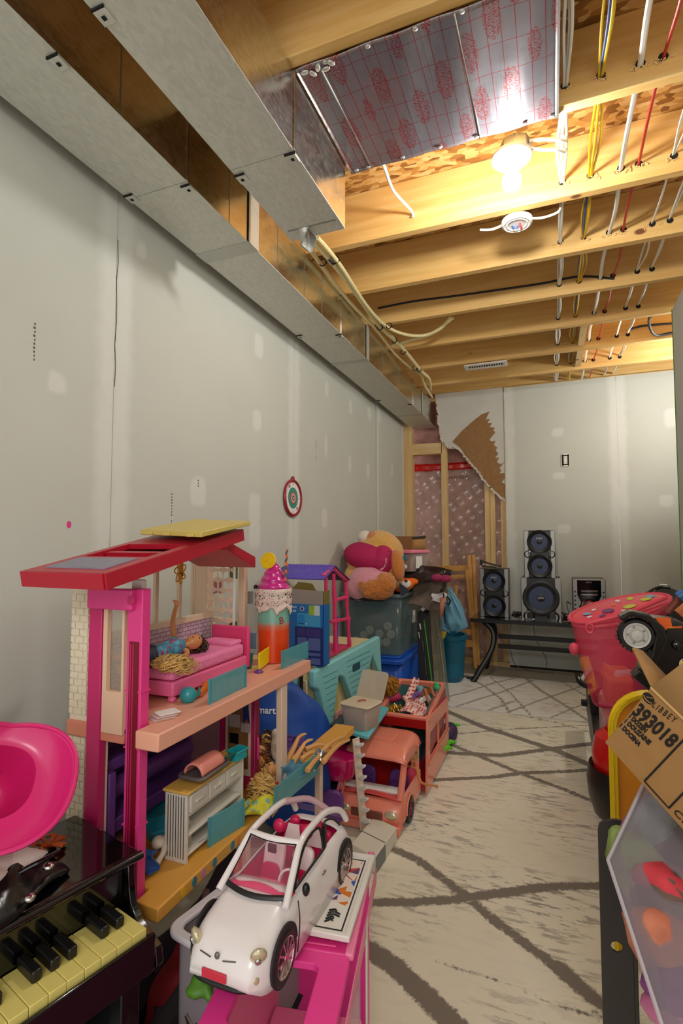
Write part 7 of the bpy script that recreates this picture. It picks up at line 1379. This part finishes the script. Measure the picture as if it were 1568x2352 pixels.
# sunglasses / goggles on the rug
k = B(); c = W(1068, 1555, 'Z', .02)
for s in (-1, 1): k.tube([(c.x+s*.05+.035*math.cos(a*.5236), c.y+.03*math.sin(a*.5236), .016) for a in range(12)], .006, 7, closed=True)
k.tube(sm([(c.x-.02, c.y, .02), (c.x, c.y+.01, .024), (c.x+.02, c.y, .02)], 3), .005, 6); k.tube(sm([(c.x-.08, c.y, .018), (c.x-.11, c.y-.05, .02), (c.x-.13, c.y-.03, .014)], 3), .005, 6)
tag(k.done('toy_goggles', M('dark_green_frame', (28, 40, 30), .3)), 'dark green toy goggles on the white lattice rug by the bench leg', 'goggles')
# ---------------- right side ----------------
# pink mesh hamper
MESH = M('pink_mesh', (226, 60, 92), .5, alpha=.50); PKV = M('coral_vinyl', (224, 74, 96), .4)
hm = thing('mesh_hamper', 'tall pink mesh hamper with printed lid leaning over at the right', 'hamper', (.28, 2.42, .38))
pT = (W(1312, 1425, 'Y', 2.42), W(1532, 1372, 'Y', 2.62)); pB = (W(1366, 1618, 'Y', 2.32), W(1480, 1572, 'Y', 2.48))
cT_, cB_ = (pT[0]+pT[1])/2, (pB[0]+pB[1])/2; uT = (pT[1]-pT[0])/2; uB = (pB[1]-pB[0])/2
def hf(a, b):
    q = a*2*math.pi; c = cB_.lerp(cT_, b); u = uB.lerp(uT, b**.8); v = Vector((-u.y, u.x, -.10))*.75; v = Vector((-.03, .12, .0)).lerp(Vector((-.03, .115, .018)), b); return tuple(c+u*math.cos(q)+v*math.sin(q)-Vector((0, 0, 1))*.0)
B().grid(hf, 48, 16, True).done('mesh_side', MESH, hm, ang=60)
k = B(); k.grid(lambda a, b: hf(a, .93+.07*b), 48, 3, True); k.done('top_band', PKV, hm, thick=.005); k = B(); k.grid(lambda a, b: hf(a, .0+.035*b), 48, 3, True); k.done('bottom_band', M('magenta_band', (170, 20, 70), .4), hm, thick=.005)
lidc = cT_+Vector((0, 0, .004)); vT = Vector((-.03, .115, .018)); 
def lidp(r, q, h=0): return lidc+uT*math.cos(q)*r*1.03+vT*math.sin(q)*r*1.03+Vector((-.05, -.1, 1)).normalized()*h
B().grid(lambda a, b: tuple(lidp(b, a*2*math.pi, .012*(1-b*b))), 48, 10, True).done('lid', PKV, hm, thick=.006)
B().tube([lidp(1, a*.13) for a in range(48)], .008, 8, closed=True).done('piping', PKV, hm)
B(FR(lidp(.0, 0), uT, vT.cross(uT)*-1)).box((0, 0, 0), (.001, .001, .001)) 
col_ = [M('fish_lime', (190, 200, 60), .5), M('fish_violet', (110, 60, 120), .5), M('fish_blue', (120, 170, 200), .5), M('fish_white', (230, 220, 226), .5), M('fish_orange_print', (240, 140, 60), .5)]
LT_ = FR(lidc, uT, uT.cross(vT) if uT.cross(vT).z > 0 else -uT.cross(vT)); rn = random.Random(4); Ru = uT.length; Rv = vT.length
for (x, y, r, c_, sx) in ((.05, -.45, .020, 0, 1.5), (.52, -.1, .016, 0, 1.6), (-.35, -.35, .022, 1, 1.2), (-.70, -.1, .014, 2, 1.3), (.70, .15, .016, 2, 1.3), (-.50, .1, .008, 3, 1.5), (.1, .4, .010, 3, 1.2), (.35, .35, .013, 0, 1.6), (-.1, .05, .008, 4, 1.2), (-.75, -.4, .008, 3, 1.6), (-.55, -.6, .010, 1, 1.8), (.3, -.6, .008, 4, 1.4), (-.15, -.65, .007, 3, 1.5), (.8, -.2, .008, 4, 1.3)):
    B(LT_ @ F((x*Ru, y*Rv*.9, .0165-.010*(x*x+y*y)), rn.random()*60)).prism(circ(0, 0, r*sx, 12, r), .0015).done('lid_print', col_[c_], hm)
B().tube(sm([lidp(1.02, 3.9, -.0), lidp(1.06, 4.6, .02), lidp(1.03, 5.5, .03)], 6), .010, 8).done('lid_handle', PKV, hm); kn = lidp(1.05, 3.9, -.02); B().tube([kn+Vector((.014*math.cos(a*.6), 0, .018*math.sin(a*.6))) for a in range(10)], .006, 7, closed=True).done('zip_knot', PKV, hm)
# contents of the hamper
hmix = [(-.3, .12, (.06, .05, .07), M('hamper_orange', (222, 120, 50), .6)), (-.35, .30, (.05, .04, .04), M('hamper_orange')), (-.25, .22, (.05, .05, .05), M('hamper_pale', (220, 200, 200), .6)), (.35, .35, (.07, .05, .06), M('hamper_white', (226, 214, 214), .6)), (.25, .14, (.09, .05, .05), M('hamper_violet', (70, 30, 90), .6)), (.60, .18, (.05, .04, .03), M('hamper_purple', (150, 50, 150), .5)), (-.1, .48, (.10, .06, .06), M('hamper_red', (170, 40, 60), .6)), (.35, .48, (.07, .05, .03), M('hamper_pale'))]
k = B()
for x, b, d, m in hmix:
    c = cB_.lerp(cT_, b)+uB.lerp(uT, b)*x+Vector((.02, .0, 0)); o_ = B(F(tuple(c), rn.random()*40, rn.random()*20)).box((0, 0, 0), [q*1.6 for q in d]).done('stored_toy', m, hm, bev=.012)
B().ell(W(1318, 1490, 'Y', 2.38), (.020, .02, .026)).done('side_knob', PKV, hm)
hs = thing('pink_clear_crate', 'clear pink crate crammed under the mesh hamper', 'crate', (.24, 2.3, .02)); PCC = M('clear_pink', (206, 60, 90), .15, alpha=.55)
q_ = [W(1378, 1640, 'Y', 2.2), W(1450, 1620, 'Y', 2.2)]; B().bb(.17, .42, 2.18, 2.50, .30, .46).done('crate_body', PCC, hs, bev=.01); B().bb(.19, .40, 2.20, 2.48, .10, .29).done('crate_content', M('crimson_fill', (150, 20, 40), .5), hs, bev=.01)
B().bb(.21, .38, 2.22, 2.44, .31, .42).done('white_content', M('hamper_pale'), hs, bev=.01); B().bb(.19, .40, 2.2, 2.48, .009, .10).done('crate_foot', BLK, hs)
# yellow handle toy, black scooter deck
yh = thing('yellow_handle_toy', 'yellow plastic handle with white strap standing between bench and hamper', 'toy', (.17, 3.0, .009)); YP = M('toy_yellow', (244, 206, 8), .35)
a = W(1340, 1512, 'Y', 3.0); b_ = W(1353, 1548, 'Y', 2.95); c = W(1362, 1595, 'Y', 2.85); 
B().bar(a, b_, .05, .045, (1, 0, 0)).done('handle_top', YP, yh, bev=.008); B().bar(b_, c, .05, .04, (1, 0, 0)).done('handle_arm', YP, yh, bev=.008); B().bar(W(1336, 1560, 'Y', 2.9), W(1356, 1535, 'Y', 2.9), .012, .05, (0, -1, 0)).done('white_strap', PAPER, yh, bev=.004)
B().tube(sm([W(1326, 1548, 'Y', 2.95), W(1330, 1566, 'Y', 2.9), W(1345, 1576, 'Y', 2.85), W(1358, 1574, 'Y', 2.85)], 4), .012, 8).done('black_clip', BLK, yh); B().bar(c, Vector((c.x+.02, c.y, .015)), .04, .04, (1, 0, 0)).done('black_stem', BLK, yh, bev=.005)
sk = thing('black_rails', 'black plastic frame with bolt holes on the rug under the pink hamper', 'frame', (.21, 2.7, .009))
B().bar(W(1352, 1600, 'Z', .20), W(1376, 1745, 'Z', .20), .03, .16, (0, 0, 1)).done('side_rail', BLK, sk, bev=.006); B().box(W(1352, 1615, 'Z', .20), (.08, .04, .03)).done('cross_lug', BLK, sk, bev=.004)
B().bar(W(1372, 1640, 'Z', .22), W(1384, 1690, 'Z', .22), .04, .02).done('bracket', M('dark_bracket', (40, 42, 40), .4), sk, bev=.003)
p_ = W(1377, 1652, 'Z', .232); B().lathe([(.012, 0), (.012, .002)], p_, 16).done('bolt_hole', STEEL, sk)
# red shell and black tyre ring
rs = thing('red_ride_on', 'red round ride on toy with thick black bumper ring beside the yellow panel', 'ride-on toy', (.27, 2.0, .009)); rc_ = W(1432, 1715, 'Y', 2.0); rc_.x -= .02; ZR = .075
RP = M('toy_red', (206, 12, 8), .3, coat=.4); B(F((rc_.x+.035, rc_.y, .0))).lathe([(.0, .22), (.095, .225), (.11, .27), (.112, .33), (.10, .38), (.07, .40), (.06, .37), (.0, .36)], (0, 0, ZR), 40).done('red_shell', RP, rs)
B(F((rc_.x+.035, rc_.y, 0))).lathe([(.08, .12), (.11, .13), (.125, .18), (.13, .24), (.122, .285), (.113, .28), (.10, .17), (.08, .16)], (0, 0, ZR), 40).done('bumper_ring', BLK, rs)
B(F((rc_.x+.02, rc_.y-.05, .075), 20)).lathe([(.0, -.02), (.06, -.02), (.066, -.01), (.066, .01), (.06, .02), (0, .02)], (0, 0, 0), 24, rot=Matrix.Rotation(R(90), 4, 'Y')).done('castor', BLK, rs)
# yellow panel
yp_ = thing('yellow_divider', 'tall yellow plastic panel with rounded top behind the cardboard box', 'panel', (.20, 1.72, .009)); yy0 = 1.62
pa = W(1408, 1870, 'Y', yy0); xw = W(1515, 1600, 'Y', yy0).x-pa.x; ztp = W(1455, 1592, 'Y', yy0).z; hh = ztp-.01
YT = FR((pa.x, yy0, .01), (1, 0, 0), (0, -1, 0)); prof = [(0, 0), (xw, 0), (xw, hh)]+[(.10*(1-math.sin(t_))*1.0, hh-.10*(1-math.cos(t_))) for t_ in np.linspace(0, 1.57, 8)][0:]
prof = [(0, 0), (xw, 0), (xw, hh), (.10, hh)]+[(.10-.10*math.sin(t_), hh-.10+.10*math.cos(t_)) for t_ in np.linspace(.2, 1.57, 7)]
AMB = M('amber_panel', (224, 140, 8), .4); B(YT).prism(prof, .004, None, -.05).done('panel_face', AMB, yp_)
k = B(YT); edge_ = [(0, .0)]+prof[::-1][:8]+[(xw, hh)]
k.tube([(x+.006, z-.004, -.025) for x, z in edge_], .012, 6, sq=1.0); k.done('panel_rim', YP, yp_)
k = B(YT)
for (x0_, z0_), (x1_, z1_) in zip(edge_[:-1], edge_[1:]): k.hexa([(x0_, z0_, -.05), (x1_, z1_, -.05), (x1_+.004, z1_-.004, -.05), (x0_+.004, z0_-.002, -.05), (x0_, z0_, .0), (x1_, z1_, .0), (x1_+.004, z1_-.004, .0), (x0_+.004, z0_-.002, .0)])
k.done('panel_edge', YP, yp_)
B(YT).bb(.045, .058, .06, .12, -.044, -.038).done('slot', M('slot_brown', (70, 50, 30), .5), yp_)
# black slotted board
bd0 = W(1374, 1960, 'Y', 1.20); bz = W(1400, 1880, 'Y', 1.20).z; bT_ = FR((bd0.x, 1.20, .009), (1, .0, 0), (0, -1, 0))
bb_ = thing('black_cart_side', 'upright black plastic cart side with round bolt holes at the lower right', 'cart', (bd0.x+.05, 1.2, .009)); BPL = M('cart_black', (52, 48, 48), .45)
hw = .056; H_ = bz-.009
k = B(bT_); 
def plate(k, z0, z1, hole=None, x0=0.): 
    if hole is None: k.bb(x0, hw, z0, z1, -.006, 0)
    else:
        cz_ = (z0+z1)/2; k.frame([(hw, cz_), (hw, z1), (hw/2, z1), (x0, z1), (x0, cz_), (x0, z0), (hw/2, z0), (hw, z0)], [(hw/2+hole*math.cos(R(a)), cz_+hole*1.0*math.sin(R(a))) for a in (0, 45, 90, 135, 180, 225, 270, 315)], .006, F((0, 0, -.006)))
plate(k, 0, H_*.50); plate(k, H_*.50, H_*.60, .011); plate(k, H_*.60, H_*.86); plate(k, H_*.86, H_*.95, .011); k.prism([(0, H_*.95), (hw, H_*.95), (hw, H_-.004), (hw*.6, H_), (.014, H_-.006), (.003, H_*.975)], .006, None, -.006); k.done('side_plate', BPL, bb_)
B(bT_).bb(hw, hw+.008, 0, H_*.97, -.05, 0).done('return_flange', BPL, bb_, bev=.002); B(bT_).bb(hw+.008, hw+.14, .02, .06, -.03, -.02).done('cross_member', BLK, bb_)
tag(B().ell((.36, 1.02, .12), (.11, .11, .11), None, 24).done('lime_ball', M('lime_fabric', (176, 206, 10), .6)), 'lime green ball behind the black cart side', 'ball')
# clear plastic tote with toys (lower right foreground)
fg = thing('clear_bin', 'clear plastic bin of colourful soft toys in the lower right foreground', 'bin', (.22, .86, .0))
v = {'L': W(1396, 1975, 'Y', .90), 'T': W(1474, 1800, 'Y', 1.02)}
Lp_ = W(1396, 1975, 'Y', .92); Tp_ = W(1478, 1800, 'Y', 1.05); Bp_ = W(1535, 2400, 'Y', .80)
ex = Vector((.55, -.15, -.05))
quad = [Lp_, Bp_, Bp_+ex, Tp_+ex*1.0, Tp_]
CLB = M('clear_bin_plastic', (176, 166, 176), .3, alpha=.36, spec=.6)
B().add(quad, [(0, 1, 2, 3, 4)]).done('front_face', CLB, fg, thick=.002)
bk_ = Vector((.10, .22, -.03)); B().add([Lp_, Tp_, Tp_+bk_, Lp_+bk_], [(0, 1, 2, 3)]).done('side_face', CLB, fg, thick=.002); B().add([Lp_, Lp_+bk_, Bp_+bk_, Bp_], [(0, 1, 2, 3)]).done('lower_face', CLB, fg, thick=.002)
B().tube([Tp_, Lp_, Bp_], .003, 6).done('bin_edge', M('clear_edge2', (206, 200, 206), .15, alpha=.7), fg)
e_ = (Tp_-Lp_)
mid = Lp_.lerp(W(1500, 1975, 'Y', .93), 1); 
def soft(c, r, m, seed=1):
    rn_ = random.Random(seed); k = B(); k.ell(c, tuple(x*1.0 for x in r), Matrix.Rotation(rn_.random()*3, 4, 'Y'), 20); o = k.done('soft_toy', m, fg); d = o.modifiers.new('lump', 'DISPLACE'); d.texture = tx_big; d.strength = .03; return o
tx_big = bpy.data.textures.new('lumps', 'CLOUDS'); tx_big.noise_scale = .05
for u, vv, y, r in ((1590, 2010, 1.16, (.13, .05, .15)), (1690, 2260, 1.02, (.13, .05, .16))):
    k = B(); k.ell(W(u, vv, 'Y', y), r, None, 24); k.done('soft_toy', floral('mixed_plush', (96, 78, 84), (150, 96, 110), (110, 112, 96), 14), fg)
for i, (u, vv, y, r, c_) in enumerate(((1442, 2010, .99, (.035, .03, .07), (150, 176, 96)), (1470, 1900, 1.07, (.04, .03, .06), (150, 176, 170)), (1455, 2060, .96, (.03, .03, .04), (176, 200, 60)), (1520, 1950, 1.06, (.05, .03, .07), (96, 84, 70)), (1500, 2080, .95, (.05, .03, .05), (110, 84, 74)), (1552, 2060, .95, (.03, .025, .07), (206, 60, 70)), (1500, 2180, .91, (.035, .03, .06), (214, 130, 100)), (1545, 2170, .92, (.03, .03, .04), (64, 60, 96)), (1520, 2260, .89, (.025, .03, .05), (196, 150, 136)), (1556, 2260, .88, (.03, .03, .05), (150, 80, 150)), (1545, 2340, .87, (.02, .02, .05), (220, 130, 170)), (1530, 1880, 1.10, (.04, .03, .04), (130, 110, 96)))):
    soft(W(u+46, vv+14, 'Y', y), tuple(q*1.25 for q in r), M('soft_%d' % i, c_, .8, noise=.3, nscale=25), i)
# labelled cardboard box, tilted in front
lb_ = thing('labelled_box', 'tilted cardboard box with black product number in the right foreground', 'box', (.25, 1.05, .75))
n0 = W(1388, 1705, 'Y', 1.0); n1 = W(1495, 1578, 'Y', .90); n2 = W(1600, 1936, 'Y', .93)
xa_ = (n1-n0).normalized()
dx_ = W(1388, 1705, 'Y', 1.0); ey = (n2-n0); ey = (ey-xa_*ey.dot(xa_)).normalized(); nz_ = xa_.cross(ey); nz_ = nz_ if nz_.y < 0 else -nz_
# local frame: X along text (down right), Y up along n0->n1
Xd = ey; Yd = xa_; Zd = Xd.cross(Yd); 
BT_ = Matrix((Xd, Yd, Zd)).transposed().to_4x4(); BT_.translation = n0; sg = 1 if Zd.y < 0 else -1
HB = (n1-n0).length; WB = .40
B(BT_).bb(0, WB, 0, HB, *(sorted((0, -.004*sg)))).done('front_panel', CBm, lb_, bev=.001)
B(BT_).bb(0, WB, 0, .004, *(sorted((-.004*sg, -.15*sg)))).done('bottom_panel', CBm, lb_); B(BT_).bb(0, .004, .004, HB, *(sorted((-.004*sg, -.15*sg)))).done('side_panel', CBm, lb_); B(BT_).bb(.004, WB, .004, HB, *(sorted((-.146*sg, -.15*sg)))).done('rear_panel', CBd, lb_)
fl_ = BT_ @ FR((0, HB, 0), (1, 0, 0), (0, .05, sg)); 
k = B(BT_); up = .13
k.add([(.0, HB, 0), (WB, HB, 0), (WB, HB+up, -.06*sg), (.012, HB+up, -.07*sg)], [(0, 1, 2, 3)]); k.done('top_flap', M('cardboard_light', (192, 150, 94), .85, noise=.04), lb_, thick=.004)
k = B(); k.add([W(1497, 1578, 'Y', .91), W(1452, 1488, 'Y', 1.06), W(1474, 1496, 'Y', 1.10), W(1545, 1572, 'Y', 1.02)], [(0, 1, 2, 3)]); k.done('left_flap', CBm, lb_, thick=.004)
B(BT_).tube([(0, HB, .001*sg), (WB, HB, .001*sg)], .0022, 6).done('flap_crease', M('crease', (206, 166, 110), .85), lb_)
INK = M('box_ink', (34, 30, 26), .8)
def ink(s, x, y, size, bold=0, sp=1.0, nm='box_lettering'): return text(s, BT_ @ F((x, y, .0006*sg)), size, INK, lb_, nm, bold=bold, align='LEFT', sp=sp)
sc_ = HB
def onbox(u, v):
    D = W(u, v, 'Y', 1.)-Vector((0, 0, CH)); O = Vector((0, 0, CH)); t = (n0-O).dot(Zd)/D.dot(Zd); q = BT_.inverted() @ (O+D*t); return q.x, q.y
def inkx(s_, a, b, size, bold=0, sp=1.0):
    (xa_, ya_), (xb_, yb_) = onbox(*a), onbox(*b)
    o = text(s_, BT_ @ F((0, 0, .0006*sg)), size, INK, lb_, 'box_lettering', bold=bold, align='LEFT', sp=sp); xs = [(BT_.inverted() @ (lb_.matrix_world @ v_.co)) for v_ in o.data.vertices]; a_, b_ = min(q.x for q in xs), max(q.x for q in xs)
    for v_, q in zip(o.data.vertices, xs): t_ = (q.x-a_)/(b_-a_); v_.co = lb_.matrix_world.inverted() @ (BT_ @ Vector((xa_+(xb_-xa_)*t_, q.y+ya_+(yb_-ya_)*t_, q.z)))
inkx('LIBBEY', (1501, 1618), (1551, 1656), HB*.11, 0, 1.5); inkx('393018', (1459, 1627), (1549, 1709), HB*.25, .0014); inkx('1 DOZEN', (1446, 1644), (1484, 1680), HB*.085, .0007); inkx('1 DOUZAINE', (1436, 1655), (1493, 1708), HB*.085, .0007); inkx('1 DOCENA', (1425, 1665), (1470, 1712), HB*.085, .0007)
ex_, ey_ = onbox(1489, 1604); er = HB*.055; k = B(BT_); k.prism(circ(ex_, ey_, er, 24), .0006*sg); k.done('round_emblem', INK, lb_); k = B(BT_); k.tube([(ex_+er*.8*math.cos(a), ey_+er*.5*math.sin(a), .0008*sg) for a in np.linspace(3.4, 6.0, 8)], .0009, 4); k.tube([(ex_-.003, ey_, .0008*sg), (ex_+.004, ey_+er*.8, .0008*sg)], .0008, 4); k.done('emblem_line', CBm, lb_)
k = B(BT_); c4 = [onbox(*q) for q in ((1572, 1697), (1480, 1794), (1536, 1856), (1582, 1808))]
for (x0_, y0_), (x1_, y1_) in zip(c4[:-1], c4[1:]): k.bar((x0_, y0_, .0006*sg), (x1_, y1_, .0006*sg), .0028, .0006, (0, 0, 1))
k.done('printed_frame', INK, lb_)
inkx('CLA', (1550, 1862), (1600, 1915), HB*.12)
# black toy monster truck on the box
TKM = M('truck_black', (20, 20, 19), .25, coat=.5); tc = W(1458, 1455, 'Y', 1.45)
tk = thing('toy_truck', 'black toy truck with flame decals and big grey wheel lying on the cardboard box', 'toy truck', tc-Vector((0, 0, .1)))
U = W(1568, 1535, 'Y', 1.45)-W(1448, 1448, 'Y', 1.45)
xdir = U.normalized(); TT_ = FR(tc, xdir, (0, -1, 0)); TT_ = TT_   # x along the truck to its rear, y up the body, z to the viewer
sgn = 1 if (TT_.to_3x3() @ Vector((0, 1, 0))).z > 0 else -1
def tkb(nm, prof, z0, t, m, bev=.003): return B(TT_).prism([(x, y*sgn) for x, y in prof], t, None, z0).done(nm, m, tk, bev=bev)
wr_ = .040
def wheel(x, y, z=.03):
    c = TT_ @ Vector((x, y*sgn, z)); zz = TT_.to_3x3() @ Vector((0, 0, 1)); m_ = FR(c, xdir, zz)
    w_ = B(m_).lathe([(0, -.03), (wr_*.95, -.03), (wr_, -.022), (wr_, -.004), (wr_*.9, .002), (wr_*.76, .002), (wr_*.74, -.006), (0, -.006)], (0, 0, 0), 36).done('tyre', BLK, tk)
    B(m_).lathe([(wr_*.75, -.004), (wr_*.73, .001), (wr_*.62, .0), (wr_*.55, -.006), (wr_*.40, -.003), (wr_*.30, .004), (0, .006)], (0, 0, 0), 30).done('hub', M('hub_grey', (196, 194, 188), .3), w_)
    for i in range(26): B(m_).box((wr_*math.cos(i*.2417), wr_*math.sin(i*.2417), -.013), (.006, .0035, .016), Matrix.Rotation(i*.2417, 4, 'Z')).done('tread', BLK, w_)
    for i in range(5): B(m_).lathe([(.0025, 0), (.002, .002)], (wr_*.48*math.cos(i*1.2566), wr_*.48*math.sin(i*1.2566), -.003), 8).done('wheel_nut', STEEL, w_)
wheel(.0, .0)
tkb('front_body', [(.035, -.035), (.045, .015), (.040, .055), (.075, .085), (.16, .075), (.28, .07), (.28, -.04), (.15, -.05), (.07, -.05)], -.05, .072, TKM)
tkb('fender', [(-.055, .010), (-.045, .038), (-.01, .056), (.03, .052), (.055, .03), (.065, -.01), (.075, -.05), (.060, -.055), (.045, -.012), (.025, .030), (-.005, .044), (-.035, .030), (-.045, .006)], -.01, .048, TKM, .004)
tkb('running_board', [(.045, -.06), (.30, -.06), (.30, -.035), (.05, -.04)], -.02, .06, TKM); tkb('lower_step', [(.05, -.085), (.13, -.09), (.14, -.062), (.05, -.06)], -.02, .05, TKM)
tkb('bonnet', [(.0, .052), (.045, .082), (.11, .092), (.20, .070), (.20, .03), (.05, .03)], -.06, .076, TKM, .006)
flm = M('flame_orange', (232, 96, 10), .35); fly = M('flame_yellow', (240, 196, 30), .35)
k = [(.005, .058), (.03, .078), (.045, .064), (.06, .078), (.062, .060), (.09, .062), (.075, .050), (.10, .044), (.06, .044), (.045, .050), (.03, .050)]
tkb('flame_decal', k, .0165, .0012, flm, 0); tkb('flame_decal', [(.04, .058), (.06, .070), (.062, .057), (.088, .060), (.072, .051), (.06, .052)], .0178, .0008, fly, 0)
tkb('flame_decal', [(.06, .088), (.10, .091), (.13, .083), (.11, .083), (.09, .079)], .0165, .0012, fly, 0)
ce_ = (.115, .012); tkb('round_decal', [(ce_[0]+.014*math.cos(a*.262), ce_[1]+.014*math.sin(a*.262)) for a in range(24)], .0225, .001, PAPER, 0)
tkb('round_decal', [(ce_[0]+.0125*math.cos(a), ce_[1]+.0125*math.sin(a)) for a in np.linspace(-.1, 3.04, 12)], .0236, .0006, M('decal_red', (214, 50, 20), .35), 0); tkb('round_decal', [(ce_[0]+.0125*math.cos(a), ce_[1]+.0125*math.sin(a)) for a in np.linspace(3.2, 6.1, 12)], .0236, .0006, M('decal_yellow', (240, 200, 30), .35), 0)
tkb('side_window', [(.145, .03), (.21, .03), (.205, .068), (.16, .066)], .0215, .0012, M('window_grey', (150, 144, 130), .15), 0); tkb('cab_roof', [(.14, .072), (.30, .07), (.30, .095), (.17, .10)], -.05, .07, TKM)
k = B(TT_); k.tube([(.15, -.045*sgn, .035), (.30, -.045*sgn, .035)], .008, 10); 
for i in range(10): k.tube([(.16+.012*i, -.045*sgn, .035), (.165+.012*i, -.045*sgn, .035)], .0095, 10)
k.done('exhaust_pipe', CHR, tk); B(TT_).cyl((.12, -.10*sgn, .02), (.18, -.115*sgn, .02), .014).done('axle_end', M('axle_grey', (160, 164, 170), .3), tk)
B(TT_).ell((.075, .035*sgn, .028), (.012, .010, .006)).done('lamp', GLB, tk); B(TT_).ell((.052, -.006*sgn, .036), (.003, .003, .002)).done('rivet', M('gold_plastic'), tk)
# black suitcase at the back right
sc2 = thing('suitcase', 'black zipped suitcase lying behind the pink hamper lid', 'suitcase', (.48, 3.1, .4))
a = W(1447, 1378, 'Y', 2.95); b_ = W(1495, 1342, 'Y', 3.1); c = W(1558, 1350, 'Y', 3.1); BS = M('case_fabric', (26, 24, 24), .7, bump=.2, bscale=200)
z0c = .55; B().hexa([Vector((a.x, 2.85, z0c)), Vector((c.x+.02, 2.85, z0c)), Vector((c.x+.02, 3.15, z0c)), Vector((a.x, 3.15, z0c)), Vector((a.x, 2.85, a.z-.01)), Vector((c.x+.01, 2.85, a.z+.02)), Vector((c.x-.005, 3.10, c.z-.004)), Vector((b_.x, 3.10, b_.z))]).done('case_shell', BS, sc2, bev=.03, seg=3)
B().tube(sm([W(1505, 1352, 'Y', 2.98), W(1520, 1348, 'Y', 2.96), W(1540, 1350, 'Y', 2.95)], 4), .008, 8).done('handle', BLK, sc2); B().box(W(1523, 1344, 'Y', 3.0), (.03, .02, .012)).done('white_tag', PAPER, sc2)
B().tube([W(1462, 1375, 'Y', 2.88), W(1500, 1350, 'Y', 3.05)], .004, 6).done('zip', STEEL, sc2); B().tube([W(1472, 1380, 'Y', 2.86), W(1512, 1352, 'Y', 3.02)], .004, 6).done('zip', STEEL, sc2)
B().bb(a.x+.02, c.x, 2.87, 3.13, .009, z0c).done('support_tub', M('dark_support', (40, 36, 34), .7), sc2)
# orange brown crate corner and blue tube at the right edge
tag(B().bar(W(1572, 1422, 'Y', 1.8), W(1620, 1382, 'Y', 1.8), .05, .06).done('orange_crate', M('burnt_orange', (196, 110, 50), .5)), 'burnt orange box corner at the right edge behind the truck', 'box')
tag(B().cyl(W(1532, 1408, 'Y', 1.75), W(1580, 1350, 'Y', 1.75), .008).done('brown_rod', M('dark_rod', (120, 50, 30), .4)), 'dark red rod lying along the burnt orange box', 'rod'); tag(B().cyl(W(1558, 1372, 'Y', 1.72), W(1572, 1362, 'Y', 1.72), .014).done('bottle_top', M('cap_blue', (40, 100, 160), .4)), 'blue bottle cap at the right edge behind the truck', 'cap')
# shelf with books seen beyond the partition
bs = thing('bookshelf', 'grey shelf end crammed with papers beyond the green edged partition', 'shelf', (.80, 3.9, 0)); xs_ = W(1561, 1100, 'Y', 4.2).x
B().bb(xs_, xs_+.02, 3.9, 4.2, 0, W(1560, 965, 'Y', 3.9).z).done('side_panel', M('shelf_grey', (96, 92, 84), .6), bs); B().bb(xs_+.02, xs_+.5, 4.18, 4.2, 0, 2.0).done('back_panel', M('shelf_grey'), bs)
rn = random.Random(6); cl_ = [(176, 180, 170), (60, 70, 60), (210, 180, 60), (190, 60, 50), (150, 160, 150), (90, 100, 90)]
ordn = ('lowest', 'second', 'third', 'fourth', 'fifth', 'sixth', 'seventh', 'eighth', 'ninth', 'topmost')
for i in range(10):
    z = 1.02+i*.028; tag(B().bb(xs_+.021, xs_+.30, 3.88, 4.1, z, z+.022).done('paper_stack', M('stack_%d' % (i % 6), cl_[i % 6], .7)), ordn[i]+' thin pile of papers, counted upwards, on the shelf beyond the green edge', 'papers', 'papers on the right shelf')
